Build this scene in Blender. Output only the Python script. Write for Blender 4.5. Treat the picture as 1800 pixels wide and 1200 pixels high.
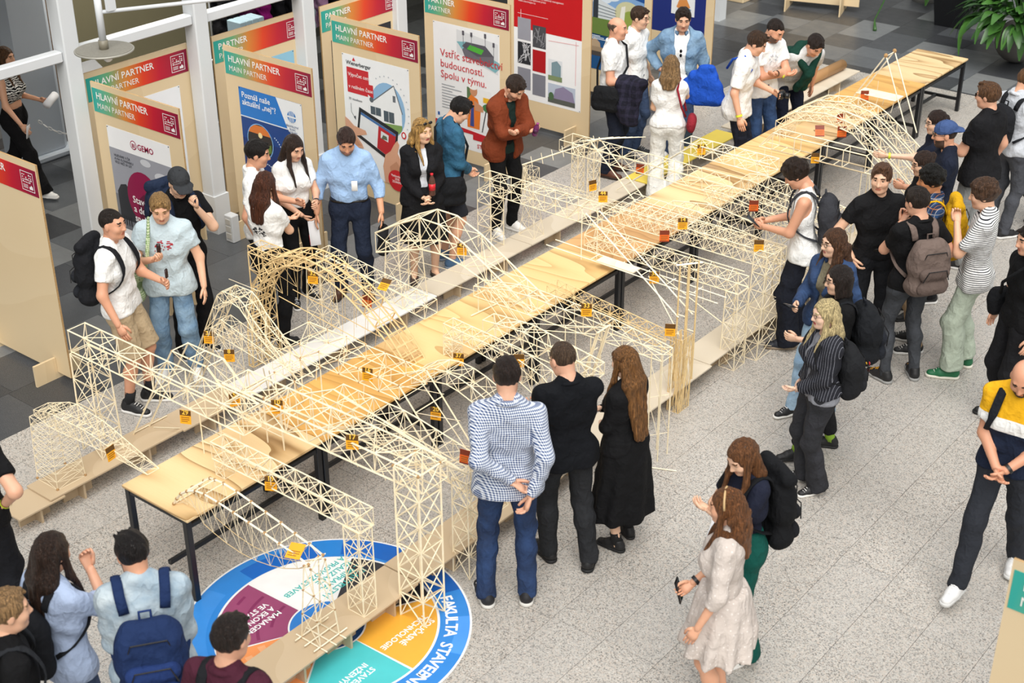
import bpy, math, random
import numpy as np
from mathutils import Vector, Matrix
for o in list(bpy.data.objects): bpy.data.objects.remove(o)
SC = bpy.context.scene; COL = SC.collection
R = math.radians
random.seed(7)
# ---------------------------------------------------------------- camera
# world axes: +Y runs along the long table away from the viewer, +X to its right, Z up
CP = np.array([6.937, -4.798, 6.3]); FPX = 2551.3
RT = np.array([.78203, .62323, -.00324]); UP = np.array([-.29495, .37467, .87899]); FW = np.array([-.54903, .68645, -.47682])
cd = bpy.data.cameras.new('camera'); cam = bpy.data.objects.new('camera', cd); COL.objects.link(cam)
cd.sensor_width = 36; cd.lens = FPX / 1800 * 36; cd.clip_end = 200
cam.matrix_world = Matrix(((RT[0], UP[0], -FW[0], CP[0]), (RT[1], UP[1], -FW[1], CP[1]), (RT[2], UP[2], -FW[2], CP[2]), (0, 0, 0, 1)))
cd.dof.use_dof = True; cd.dof.focus_distance = 12.6; cd.dof.aperture_fstop = 2.8
SC.camera = cam
# ---------------------------------------------------------------- daylight
W = bpy.data.worlds.new('sky'); SC.world = W; W.use_nodes = True
W.node_tree.nodes['Background'].inputs[0].default_value = (.93, .97, 1, 1)
W.node_tree.nodes['Background'].inputs[1].default_value = .42
def light(name, kind, loc, rot, energy, size=1, sy=None, col=(1, 1, 1), angle=0):
    d = bpy.data.lights.new(name, kind); d.energy = energy; d.color = col
    if kind == 'AREA':
        d.size = size
        if sy: d.shape = 'RECTANGLE'; d.size_y = sy
    if kind == 'SUN': d.angle = angle
    o = bpy.data.objects.new(name, d); COL.objects.link(o); o.location = loc; o.rotation_euler = rot
    return o
light('daylight_sun', 'SUN', (6, 8, 15), (R(38), R(18), R(20)), 3.1, angle=R(55), col=(1, .97, .92))
light('skylight', 'AREA', (1.5, 6, 13), (0, 0, 0), 900, 9, 15, col=(1, .98, .95))
SC.view_settings.view_transform = 'Standard'; SC.view_settings.look = 'None'
SC.view_settings.exposure = .1; SC.view_settings.gamma = 1; SC.view_settings.use_curve_mapping = False
# ---------------------------------------------------------------- helpers
def gpt(px, py, z=0.):
    "photo pixel -> world point on the horizontal plane at height z"
    d = RT * ((px - 900) / FPX) - UP * ((py - 600) / FPX) + FW
    return CP + d * ((z - CP[2]) / d[2])
def lin(c):
    if isinstance(c, str): c = tuple(int(c[i:i+2], 16) for i in (0, 2, 4))
    f = lambda v: v / 12.92 if v <= .04045 else ((v + .055) / 1.055) ** 2.4
    return tuple(f(v / 255) for v in c) + (1,)
MC = {}
class NT:
    def __init__(s, name):
        s.m = bpy.data.materials.new(name); s.m.use_nodes = True; s.t = s.m.node_tree; s.b = s.t.nodes['Principled BSDF']
        s.tc = s.n('ShaderNodeTexCoord').outputs['Object']
    def n(s, typ, ins=None, **kw):
        q = s.t.nodes.new(typ)
        for k, v in kw.items(): setattr(q, k, v)
        for k, v in (ins or {}).items(): s.set(q.inputs[k], v)
        return q
    def set(s, sock, v):
        if isinstance(v, bpy.types.NodeSocket): s.t.links.new(v, sock)
        else: sock.default_value = v
    def math(s, op, a, b=0., c=0.):
        return s.n('ShaderNodeMath', {0: a, 1: b, 2: c}, operation=op).outputs[0]
    def mix(s, f, a, b, blend='MIX'):
        return s.n('ShaderNodeMix', {0: f, 6: a, 7: b}, data_type='RGBA', blend_type=blend).outputs[2]
    def noise(s, scale, det=3, rough=.6, vec=None):
        return s.n('ShaderNodeTexNoise', {'Scale': scale, 'Detail': det, 'Roughness': rough, 'Vector': vec or s.tc}).outputs['Fac']
    def map(s, scale, vec=None, rot=(0, 0, 0)):
        return s.n('ShaderNodeMapping', {'Vector': vec or s.tc, 'Scale': scale, 'Rotation': rot}).outputs[0]
    def ramp(s, f, stops, interp='LINEAR'):
        q = s.n('ShaderNodeValToRGB', {0: f}); e = q.color_ramp.elements; q.color_ramp.interpolation = interp
        while len(e) < len(stops): e.new(1)
        for el, (p, c) in zip(e, stops): el.position = p; el.color = c
        return q.outputs[0]
    def bump(s, h, strength=.3, dist=.01):
        s.set(s.b.inputs['Normal'], s.n('ShaderNodeBump', {'Height': h, 'Strength': strength, 'Distance': dist}).outputs[0])
    def out(s, col, rough=.6, **kw):
        s.set(s.b.inputs['Base Color'], col); s.set(s.b.inputs['Roughness'], rough)
        for k, v in kw.items(): s.set(s.b.inputs[k.replace('_', ' ')], v)
        return s.m
def mat(name, col, rough=.6, var=.12, vs=12, bump=0, bs=150, **kw):
    "plain surface: base colour with slight procedural variation and optional fine relief"
    key = (name, str(col), rough, var, bump, str(kw))
    if key in MC: return MC[key]
    t = NT(name); c = lin(col)
    if var:
        f = t.noise(vs, 4)
        c = t.mix(f, tuple(v * (1 - var) for v in c[:3]) + (1,), tuple(min(1, v * (1 + var)) for v in c[:3]) + (1,))
    if bump: t.bump(t.noise(bs, 3), bump, .004)
    MC[key] = t.out(c, rough, **kw); return MC[key]
def wood(name, c1, c2, scale=(6, .8, 6), rough=.5, coat=0., fine=1., line=.0):
    if name in MC: return MC[name]
    t = NT(name); v = t.map(scale); w = t.noise(1.3, 4, .6, v)
    g = t.math('FRACT', t.math('MULTIPLY', t.noise(.8, 1.5, .45, v), 11))
    f2 = t.noise(1., 3, .7, t.map((scale[0] * 9, scale[1] * 40, scale[2] * 40)))
    c = t.mix(t.math('MULTIPLY', t.math('MULTIPLY', g, w), .9), lin(c1), lin(c2)); c = t.mix(t.math('MULTIPLY', f2, .3 * fine), c, lin(c2))
    if line: c = t.mix(t.math('MULTIPLY', t.math('MULTIPLY', t.math('POWER', g, 6.), w), line * 2), c, tuple(q * .5 for q in lin(c2)[:3]) + (1,))
    t.bump(f2, .08, .002)
    MC[name] = t.out(c, rough, Coat_Weight=coat); return MC[name]
def mesh(name, V, F, mats, mi=None, smooth=False):
    me = bpy.data.meshes.new(name); V = np.asarray(V, np.float32)
    if isinstance(F, np.ndarray):
        n, k = F.shape; me.vertices.add(len(V)); me.vertices.foreach_set('co', V.ravel())
        me.loops.add(n * k); me.polygons.add(n)
        me.polygons.foreach_set('loop_start', np.arange(0, n * k, k, dtype=np.int32)); me.loops.foreach_set('vertex_index', F.astype(np.int32).ravel())
        me.update(calc_edges=True)
    else: me.from_pydata(V.tolist(), [], F)
    for m in (mats if isinstance(mats, (list, tuple)) else [mats]): me.materials.append(m)
    if mi is not None: me.polygons.foreach_set('material_index', np.asarray(mi, np.int32))
    if smooth: me.polygons.foreach_set('use_smooth', np.ones(len(me.polygons), bool))
    me.update(); return me
def link(name, data, parent=None, loc=None, rot=None, scale=None):
    o = bpy.data.objects.new(name, data); COL.objects.link(o)
    if parent: o.parent = parent
    if loc is not None: o.location = loc
    if rot is not None: o.rotation_euler = rot
    if scale is not None: o.scale = scale
    return o
def tag(o, label, cat, group=None):
    o['label'] = label; o['category'] = cat
    if group: o['group'] = group
    return o
def thing(name, label, cat, loc=(0, 0, 0), rz=0, group=None):
    return tag(link(name, None, None, loc, (0, 0, rz)), label, cat, group)
class MB:
    "collects polygons of one part"
    def __init__(s): s.V = []; s.F = []; s.M = []
    def add(s, V, F, m=0):
        n = len(s.V); s.V += [tuple(v) for v in V]; s.F += [tuple(i + n for i in f) for f in F]; s.M += [m] * len(F); return s
    def box(s, x0, x1, y0, y1, z0, z1, m=0, tf=None):
        V = [(x, y, z) for z in (z0, z1) for y in (y0, y1) for x in (x0, x1)]
        if tf: V = [tf @ Vector(v) for v in V]
        return s.add(V, [(0, 2, 3, 1), (4, 5, 7, 6), (0, 1, 5, 4), (2, 6, 7, 3), (0, 4, 6, 2), (1, 3, 7, 5)], m)
    def bevbox(s, x0, x1, y0, y1, z0, z1, b=.01, m=0, tf=None):
        "box with chamfered vertical and top edges"
        def ring(i, z): return [(x0+i+b, y0+i, z), (x1-i-b, y0+i, z), (x1-i, y0+i+b, z), (x1-i, y1-i-b, z), (x1-i-b, y1-i, z), (x0+i+b, y1-i, z), (x0+i, y1-i-b, z), (x0+i, y0+i+b, z)]
        V = ring(b, z0) + ring(0, z0 + b) + ring(0, z1 - b) + ring(b, z1)
        if tf: V = [tf @ Vector(v) for v in V]
        F = [tuple(range(7, -1, -1)), tuple(range(24, 32))]
        for k in range(3): F += [(k*8+i, k*8+(i+1) % 8, k*8+8+(i+1) % 8, k*8+8+i) for i in range(8)]
        return s.add(V, F, m)
    def tube(s, pts, r, n=6, m=0, cap=True, flat=None):
        "tube through points, r = radius or list; flat=(dir, ratio) squashes the section"
        pts = [Vector(p) for p in pts]; rs = r if isinstance(r, (list, tuple)) else [r] * len(pts); V = []; prev = None
        for i, p in enumerate(pts):
            t = (pts[min(i+1, len(pts)-1)] - pts[max(i-1, 0)]); t = t.normalized() if t.length > 1e-9 else Vector((0, 0, 1))
            if flat: a = Vector(flat[0]); a = (a - t * a.dot(t)).normalized()
            elif prev is None: a = t.orthogonal().normalized()
            else: a = (prev - t * prev.dot(t)).normalized()
            prev = a; b = t.cross(a); fr = flat[1] if flat else 1
            for k in range(n):
                q = 2 * math.pi * (k + .5) / n; V.append(p + (a * (math.cos(q) * fr) + b * math.sin(q)) * rs[i])
        F = [(i*n+k, i*n+(k+1) % n, i*n+n+(k+1) % n, i*n+n+k) for i in range(len(pts)-1) for k in range(n)]
        if cap: F += [tuple(range(n-1, -1, -1)), tuple(range(len(V)-n, len(V)))]
        return s.add(V, F, m)
    def disc(s, c, r, z0, z1, n=32, m=0, r2=None):
        r2 = r if r2 is None else r2
        V = [(c[0] + q * math.cos(2*math.pi*k/n), c[1] + q * math.sin(2*math.pi*k/n), z) for z, q in ((z0, r), (z1, r2)) for k in range(n)]
        return s.add(V, [tuple(range(n-1, -1, -1)), tuple(range(n, 2*n))] + [(k, (k+1) % n, n+(k+1) % n, n+k) for k in range(n)], m)
    def sphere(s, c, r, n=8, m=0, sc=(1, 1, 1)):
        V = [(c[0], c[1], c[2] - r*sc[2])]; h = n // 2 + 1
        for j in range(1, h):
            a = -math.pi/2 + math.pi*j/h
            V += [(c[0] + r*sc[0]*math.cos(a)*math.cos(2*math.pi*k/n), c[1] + r*sc[1]*math.cos(a)*math.sin(2*math.pi*k/n), c[2] + r*sc[2]*math.sin(a)) for k in range(n)]
        V.append((c[0], c[1], c[2] + r*sc[2])); L = len(V) - 1
        F = [(0, 1+(k+1) % n, 1+k) for k in range(n)] + [(L, L-n+k, L-n+(k+1) % n) for k in range(n)]
        F += [(1+j*n+k, 1+j*n+(k+1) % n, 1+j*n+n+(k+1) % n, 1+j*n+n+k) for j in range(h-2) for k in range(n)]
        return s.add(V, F, m)
    def build(s, name, mats, parent=None, smooth=False, loc=None, rot=None):
        return link(name, mesh(name, s.V, s.F, mats, s.M, smooth), parent, loc, rot)
def text(name, body, size, m, parent, mw, align='LEFT', bold=0., space=1., ext=.0006):
    "flat lettering as a mesh; mw = matrix local to parent"
    c = bpy.data.curves.new(name, 'FONT'); c.body = body; c.size = size; c.align_x = align; c.offset = bold * size; c.space_line = space; c.extrude = ext; c.resolution_u = 2
    t = bpy.data.objects.new(name, c); COL.objects.link(t)
    me = bpy.data.meshes.new_from_object(t.evaluated_get(bpy.context.evaluated_depsgraph_get()))
    bpy.data.objects.remove(t); me.materials.clear(); me.materials.append(m)
    o = link(name, me, parent); o.matrix_local = mw; return o
# ================================================================ figures: implicit surfaces meshed with surface nets
A3 = lambda *v: np.array(v, np.float64)
class Vol:
    def __init__(s, lo, hi, h):
        s.lo = np.asarray(lo, float); s.h = h; s.n = np.ceil((np.asarray(hi) - s.lo) / h).astype(int) + 1
        s.d = np.full(s.n, .08, np.float32)
    def ax(s, i0, i1):
        return [(s.lo[k] + s.h * np.arange(i0[k], i1[k])).astype(np.float32).reshape([-1 if j == k else 1 for j in range(3)]) for k in range(3)]
    def win(s, lo, hi):
        i0 = np.clip(np.floor((lo - s.lo) / s.h).astype(int), 0, s.n); i1 = np.clip(np.ceil((hi - s.lo) / s.h).astype(int) + 1, 0, s.n)
        return i0, i1
    def put(s, i0, i1, d, k, sub=False):
        sl = tuple(slice(a, b) for a, b in zip(i0, i1)); o = s.d[sl]
        if sub: s.d[sl] = np.maximum(o, -d); return
        if k > 0:
            hh = np.maximum(k - np.abs(o - d), 0) / k; s.d[sl] = np.minimum(o, d) - hh * hh * (k / 4)
        else: s.d[sl] = np.minimum(o, d)
    def cone(s, a, b, ra, rb, k=.03, sq=None, clip=(), sub=False, infl=0.):
        a = np.asarray(a, float); b = np.asarray(b, float); ra = ra + infl; rb = rb + infl; m = k + 2.5 * s.h
        i0, i1 = s.win(np.minimum(a - ra, b - rb) - m, np.maximum(a + ra, b + rb) + m)
        if (i1 <= i0).any(): return
        X, Y, Z = s.ax(i0, i1); qx, qy, qz = X - a[0], Y - a[1], Z - a[2]; ba = b - a
        if sq is not None:
            n, f = sq; dn = (qx * n[0] + qy * n[1] + qz * n[2]) * (f - 1); qx = qx + dn * n[0]; qy = qy + dn * n[1]; qz = qz + dn * n[2]
            ba = ba + (f - 1) * (ba @ n) * n
        L = max(ba @ ba, 1e-9); t = np.clip((qx * ba[0] + qy * ba[1] + qz * ba[2]) / L, 0, 1)
        d = np.sqrt((qx - t * ba[0]) ** 2 + (qy - t * ba[1]) ** 2 + (qz - t * ba[2]) ** 2) - (ra + (rb - ra) * t)
        for p, nn in clip: d = np.maximum(d, (X - p[0]) * nn[0] + (Y - p[1]) * nn[1] + (Z - p[2]) * nn[2])
        s.put(i0, i1, d, k, sub)
    def ell(s, c, r, k=.02, rot=None, sub=False):
        c = np.asarray(c, float); r = np.asarray(r, float); m = r.max() + k + 2.5 * s.h
        i0, i1 = s.win(c - m, c + m)
        if (i1 <= i0).any(): return
        X, Y, Z = s.ax(i0, i1); q = [X - c[0], Y - c[1], Z - c[2]]
        if rot is not None: q = [q[0] * rot[0][j] + q[1] * rot[1][j] + q[2] * rot[2][j] for j in range(3)]
        d = (np.sqrt((q[0] / r[0]) ** 2 + (q[1] / r[1]) ** 2 + (q[2] / r[2]) ** 2) - 1) * r.min()
        s.put(i0, i1, d, k, sub)
    def field(s, fn, k=.02, op='add'):
        X, Y, Z = s.ax(A3(0, 0, 0).astype(int), s.n); d = fn(X, Y, Z).astype(np.float32)
        if op == 'cut': s.d = np.maximum(s.d, d)
        elif op == 'off': s.d = s.d + d
        else: s.put(A3(0, 0, 0).astype(int), s.n, np.broadcast_to(d, s.n), k)
    def nets(s):
        d = s.d.copy()
        for k in range(3):
            sl = [slice(None)] * 3; sl[k] = 0; d[tuple(sl)] = .08; sl[k] = -1; d[tuple(sl)] = .08
        i = d < 0; nx, ny, nz = d.shape; cs = [(a, b, c) for a in (0, 1) for b in (0, 1) for c in (0, 1)]
        cnt = sum(i[a:nx-1+a, b:ny-1+b, c:nz-1+c].astype(np.uint8) for a, b, c in cs); act = (cnt > 0) & (cnt < 8)
        idx = np.argwhere(act); ids = np.full(act.shape, -1, np.int64); ids[act] = np.arange(len(idx))
        dv = {c: d[idx[:, 0] + c[0], idx[:, 1] + c[1], idx[:, 2] + c[2]] for c in cs}
        P = np.zeros((len(idx), 3)); N = np.zeros(len(idx))
        for c0 in cs:
            for k in range(3):
                if c0[k]: continue
                c1 = tuple(1 if j == k else c0[j] for j in range(3)); a, b = dv[c0], dv[c1]; x = (a < 0) != (b < 0)
                t = np.where(x, a / np.where(x, a - b, 1), 0)
                for j in range(3): P[:, j] += np.where(x, c0[j] + (t if j == k else 0), 0)
                N += x
        V = s.lo + s.h * (idx + P / N[:, None]); F = []
        for k in range(3):
            u, v = (k + 1) % 3, (k + 2) % 3; A = np.moveaxis(i, (k, u, v), (0, 1, 2)); I = np.moveaxis(ids, (k, u, v), (0, 1, 2))
            e = np.argwhere(A[:-1, 1:-1, 1:-1] != A[1:, 1:-1, 1:-1]); e[:, 1:] += 1
            q = np.stack([I[e[:, 0], e[:, 1]-1, e[:, 2]-1], I[e[:, 0], e[:, 1], e[:, 2]-1], I[e[:, 0], e[:, 1], e[:, 2]], I[e[:, 0], e[:, 1]-1, e[:, 2]]], 1)
            fl = ~A[e[:, 0], e[:, 1], e[:, 2]]; q[fl] = q[fl][:, ::-1]; F.append(q)
        return V, np.concatenate(F)
def rotm(yaw=0, pitch=0, roll=0):
    "pitch>0 looks down, yaw>0 turns to the person's left"
    return np.array(Matrix.Rotation(R(yaw), 3, 'Z') @ Matrix.Rotation(R(-pitch), 3, 'X') @ Matrix.Rotation(R(roll), 3, 'Y'))
# ---- one head, shared by all figures (faces +Y, origin at its middle)
def build_head():
    v = Vol((-.11, -.14, -.17), (.11, .15, .15), .0056)
    v.ell((0, -.012, .03), (.076, .096, .088), 0); v.ell((0, .03, -.03), (.06, .066, .086), .04)
    v.cone((-.03, .03, -.08), (.03, .03, -.08), .03, .03, .04); v.ell((0, .068, -.096), (.024, .022, .018), .03)
    v.cone((-.034, .078, .03), (.034, .078, .03), .013, .013, .02)
    for s in (-1, 1):
        v.ell((s*.042, .06, -.025), (.022, .026, .022), .03); v.ell((s*.031, .106, .012), (.017, .02, .012), 0, sub=True)
        v.ell((s*.079, -.004, -.004), (.009, .02, .031), .008)
    v.cone((0, .09, .016), (0, .112, -.027), .008, .0115, .014); v.cone((-.012, .1, -.03), (.012, .1, -.03), .008, .008, .012)
    v.cone((-.017, .089, -.056), (.017, .089, -.056), .0065, .0065, .008); v.cone((-.014, .087, -.067), (.014, .087, -.067), .0075, .0075, .008)
    v.cone((0, -.025, -.06), (0, -.035, -.17), .052, .054, .04)
    V, F = v.nets(); c = V[F].mean(1); x, y, z = np.abs(c[:, 0]), c[:, 1], c[:, 2]; mi = np.zeros(len(F), int)
    mi[(x < .023) & (y > .088) & (z < -.051) & (z > -.074)] = 1
    mi[(x > .014) & (x < .05) & (y > .068) & (np.abs(z - .036 + .08 * np.maximum(x - .035, 0)) < .0062)] = 2
    beard = (z < -.035) & (y > .012) & ~((x < .023) & (y > .088) & (z < -.049) & (z > -.076)) & ((z < -.073) | (x > .036) | (z > -.053) & (x < .026) & (y > .09) | (x > .02) & (z < -.05))
    V = V.copy()
    eb = MB()
    for s in (-1, 1):
        eb.sphere((s*.031, .079, .012), .0125, 12)
    EV = np.array(eb.V); EF = [f for f in eb.F]; ec = np.array([EV[list(f)].mean(0) for f in EF])
    em = np.where((ec[:, 1] > .0885) & (np.abs(np.abs(ec[:, 0]) - .031) < .0065), 4, 3)
    lid = MB()
    for s in (-1, 1): lid.tube([(s*(.031 - .014), .0865, .0125), (s*.031, .0925, .0195), (s*(.031 + .015), .0845, .014)], .0017, 4)
    return V, F, mi, beard, EV, EF, em, np.array(lid.V), lid.F
HEAD = build_head()
def build_hand(curl, spread=0.1):
    "right hand, wrist at origin, fingers along -Z, palm faces -X (inwards), thumb to +Y"
    b = MB(); c = curl
    b.tube([(0, -.004, .015), (0, -.002, -.02), (0, 0, -.055), (0, .001, -.09)], [.027, .031, .040, .039], 8, flat=((1, 0, 0), .42))
    for i, (y, L, r) in enumerate(((.030, .072, .0088), (.0105, .08, .0092), (-.0095, .075, .0088), (-.028, .058, .0078))):
        p = Vector((0, y, -.078)); a = 0; pts = [p.copy()]
        for f, da in ((.42, .45), (.32, .75), (.26, .5)):
            a += da * c; p = p + Vector((-math.sin(a), (y * .9) * spread, -math.cos(a))) * (L * f); pts.append(p.copy())
        b.tube(pts, [r, r, r * .93, r * .72], 6)
    p = [(-.004, .022, -.02), (-.014, .047 - .01 * c, -.045), (-.022 - .012 * c, .056 - .016 * c, -.075), (-.026 - .022 * c, .055 - .024 * c, -.1)]
    b.tube(p, [.015, .0125, .0105, .0075], 6)
    return np.array(b.V), b.F
HANDS = {c: build_hand(c) for c in (.35, .75, 1.25)}
def ik(a, b, l1, l2, hint):
    d = b - a; L = np.linalg.norm(d); Lc = min(max(L, abs(l1 - l2) + .02), l1 + l2 - .004); u = d / max(L, 1e-6); b = a + u * Lc
    x = (l1 * l1 - l2 * l2 + Lc * Lc) / (2 * Lc); y = math.sqrt(max(l1 * l1 - x * x, 0)); h = hint - u * (hint @ u); h = h / (np.linalg.norm(h) + 1e-9)
    return a + u * x + h * y, b
# wrist target and elbow hint in the upright chest frame for the right side (1.75 m figure)
ARMS = dict(hang=((.27, .03, .90), (.4, -1, 0), .5), hang2=((.30, .10, .91), (.5, -1, 0), .5), pocket=((.225, .10, .97), (1, -.7, 0), .8), cross=((-.09, .215, 1.17), (1, .1, -.7), .75),
    crossu=((-.07, .245, 1.22), (1, .1, -.8), .9), chin=((.035, .20, 1.37), (.35, .35, -1), 1.25), mouth=((.05, .22, 1.43), (.5, .3, -1), 1.25), phone=((.07, .32, 1.14), (.5, -.3, -1), .9),
    behind=((-.03, -.185, 1.02), (1, -.7, 0), .8), behindl=((.14, -.2, .93), (1, -.8, 0), .8), point=((.16, .53, 1.40), (.6, -.2, -1), .35), hip=((.21, -.02, 1.04), (1, -.7, .1), .7),
    clasp=((.03, .20, .99), (.8, -.7, -.2), .9), carry=((.16, .26, 1.1), (.4, -.8, -.8), .9), chest=((.06, .24, 1.24), (.7, -.1, -1), 1.1), strap=((.12, .16, 1.28), (.7, -.2, -1), 1.25), swing=((.27, .22, .95), (.2, -1, 0), .5), back=((.28, -.16, .93), (.3, -1, 0), .5))
class Fig:
    """poses a skeleton; x to the figure's right, faces +Y"""
    def __init__(s, h=1.75, fem=False, girth=1., lean=0, twist=0, head=(0, 10, 0), armr='hang', arml='hang', feet=None, side=0, bust=None):
        girth *= .93; s.s = k = h / 1.75; s.fem = fem; s.g = g = girth; s.h = h
        s.P0 = A3(0, -.16 * math.sin(R(lean)), .95 - .02 * (lean > 30)); T = rotm(twist, lean, side); s.Tm = T
        up = lambda x, y, z: s.P0 + T @ A3(x, y, z - .95)
        s.up = lambda x, y, z: up(x, y, z) * k
        sw = (.150 if fem else .174) * (.6 + .4 * g); hw = .095 if fem else .088
        feet = feet or ((.11, .0, 12), (-.11, .0, 12))
        s.hip = []; s.knee = []; s.ank = []; s.fy = []
        for sg, f in ((1, feet[0]), (-1, feet[1])):
            a = A3(sg * hw, s.P0[1], .92); zz = f[3] if len(f) > 3 else .085
            kn, an = ik(a, A3(f[0], f[1] - .03, zz), .425, .43, A3(sg * .12, 1, 0)); s.hip.append(a * k); s.knee.append(kn * k); s.ank.append(an * k); s.fy.append(-sg * f[2])
        s.sho = []; s.elb = []; s.wri = []; s.hm = []
        for sg, ap in ((1, armr), (-1, arml)):
            if isinstance(ap, str): ap = ARMS[ap]
            w, hn, curl = ap; sh = up(sg * sw, -.012, 1.402); fl = A3(sg, 1, 1)
            e, w = ik(sh, up(*(A3(*w) * fl)), .285, .255, T @ (A3(*hn) * fl)); s.sho.append(sh * k); s.elb.append(e * k); s.wri.append(w * k); s.hm.append(curl)
        s.neck = up(0, -.02, 1.45) * k; s.hr = rotm(*head); s.hs = (.94 if fem else .975) * (.35 + .65 * k)
        s.hc = up(0, -.018, 1.475) * k + s.hr @ A3(0, .03, .125) * s.hs + A3(0, 0, .035) * s.hs
        s.fwd = T @ A3(0, 1, 0)
        pts = np.array(s.hip + s.knee + s.ank + s.sho + s.elb + s.wri + [s.hc]); s.lo = pts.min(0) - .2; s.hi = pts.max(0) + .2; s.lo[2] = min(s.lo[2], 0) ; s.hi[2] += .02
    def torso(s, v, infl=0., k=.05, clip=(), bust=True, belly=0.):
        g, u, n = s.g, s.up, s.fwd; S = s.s; sq = (n, 1.36)
        hx = .075 if s.fem else .068
        v.cone(u(-hx, -.015, .93), u(hx, -.015, .93), .108*S*g, .108*S*g, k, (n, 1.12), clip, infl=infl)
        w = .048 if not s.fem else .036
        v.cone(u(-w, 0, 1.08), u(w, 0, 1.08), (.105 + belly)*S*g, (.105 + belly)*S*g, k, (n, 1.15), clip, infl=infl)
        c = .07 if not s.fem else .055
        v.cone(u(-c, 0, 1.24), u(c, 0, 1.24), .118*S*g, .118*S*g, k, (n, 1.2), clip, infl=infl)
        v.cone(u(-c, -.012, 1.34), u(c, -.012, 1.34), .105*S*g, .105*S*g, k, (n, 1.2), clip, infl=infl)
        sw = .112 if not s.fem else .092
        v.cone(u(-sw*g, -.018, 1.392), u(sw*g, -.018, 1.392), .058*S*g, .058*S*g, k, None, clip, infl=infl)
        for sg in (-1, 1): v.cone(u(sg*.125*g, -.02, 1.405), u(sg*.035, -.025, 1.485), .042*S, .045*S, .04*S, None, clip, infl=infl * .6)
        if s.fem and bust:
            for sg in (-1, 1): v.cone(u(sg*.072, .075, 1.265), u(sg*.07, .07, 1.28), .062*S, .06*S, .04, None, clip, infl=infl)
    def arm(s, v, i, infl=0., k=.03, upper=1., lower=1., base=1., cl=()):
        g = s.g * base * s.s * (.88 if s.fem else 1); a, e, w = s.sho[i], s.elb[i], s.wri[i]; L = np.linalg.norm(e - a); d = (e - a) / L
        c1 = list(cl) + ([(a + d * L * upper, d)] if upper < 1 else [])
        v.cone(a, e, .056*g, .043*g, k, None, c1, infl=infl)
        if upper >= 1 and lower > 0:
            d2 = (w - e) / np.linalg.norm(w - e); c2 = list(cl) + ([(e + d2 * np.linalg.norm(w - e) * lower, d2)] if lower < 1.5 else [])
            v.cone(e, w, .043*g, .029*g, k, None, c2, infl=infl)
    def leg(s, v, i, infl=0., k=.04, end=1., flare=0., base=1.):
        g = s.g * s.s * base; h, n, a = s.hip[i], s.knee[i], s.ank[i]
        t = 1.08 if s.fem else 1.; i0 = min(infl, .010)
        if end < .5:
            d = (n - h) / np.linalg.norm(n - h); v.cone(h, n, .088*g*t + i0, .062*g + flare + infl, k, None, [(h + (n - h) * end * 2, d)]); return
        v.cone(h, n, .086*g*t + i0, .056*g + infl, k)
        d = (a - n) / np.linalg.norm(a - n); L = np.linalg.norm(a - n); q = n + d * L * .3 + A3(0, -.018, 0) * s.s
        cl = [(n + d * L * (end * 2 - 1), d)] if end < 1.2 else ()
        v.cone(n, q, .055*g, .054*g, k, None, (), infl=infl)
        v.cone(q, a + d * .03, .054*g, .037*g + flare, k, None, cl, infl=infl)
    def vol(s, h=.0135): return Vol(s.lo, s.hi, h)
def folds(v, amp=.005, seed=0, sc=1.):
    amp *= 1.25
    r = np.random.default_rng(seed); p = r.uniform(0, 6, 8)
    v.field(lambda X, Y, Z: amp * (np.sin(38*sc*Z + 14*X + 11*Y + p[0] + 2 * np.sin(9*X + 7*Z + p[1])) * .5 + np.sin(30*sc*X - 22*Z + 16*Y + p[2] + 2 * np.sin(8*Y + 9*Z + p[3])) * .5 + .5 * np.sin(26*X + 30*Y + p[4] + 1.5 * np.sin(12*Z + p[5]))), op='off')
def skirt(v, fig, z0, z1, r0, r1, n=9, fold=.06, yo=0., asp=.8):
    k = fig.s; c = fig.up(0, yo, z0)
    def fn(X, Y, Z):
        t = np.clip((z0*k - Z) / ((z0 - z1) * k), 0, 1); r = (r0 + (r1 - r0) * t ** .8) * k; th = np.arctan2(Y - c[1], X - c[0])
        r = r * (1 + fold * t * np.sin(n * th + 1.5 * np.sin(2 * th) + 3 * t))
        return np.maximum((np.sqrt((X - c[0]) ** 2 + ((Y - c[1]) / asp) ** 2) - r) * .85, np.maximum(Z - z0*k, z1*k - Z))
    v.field(fn, .03)
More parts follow.
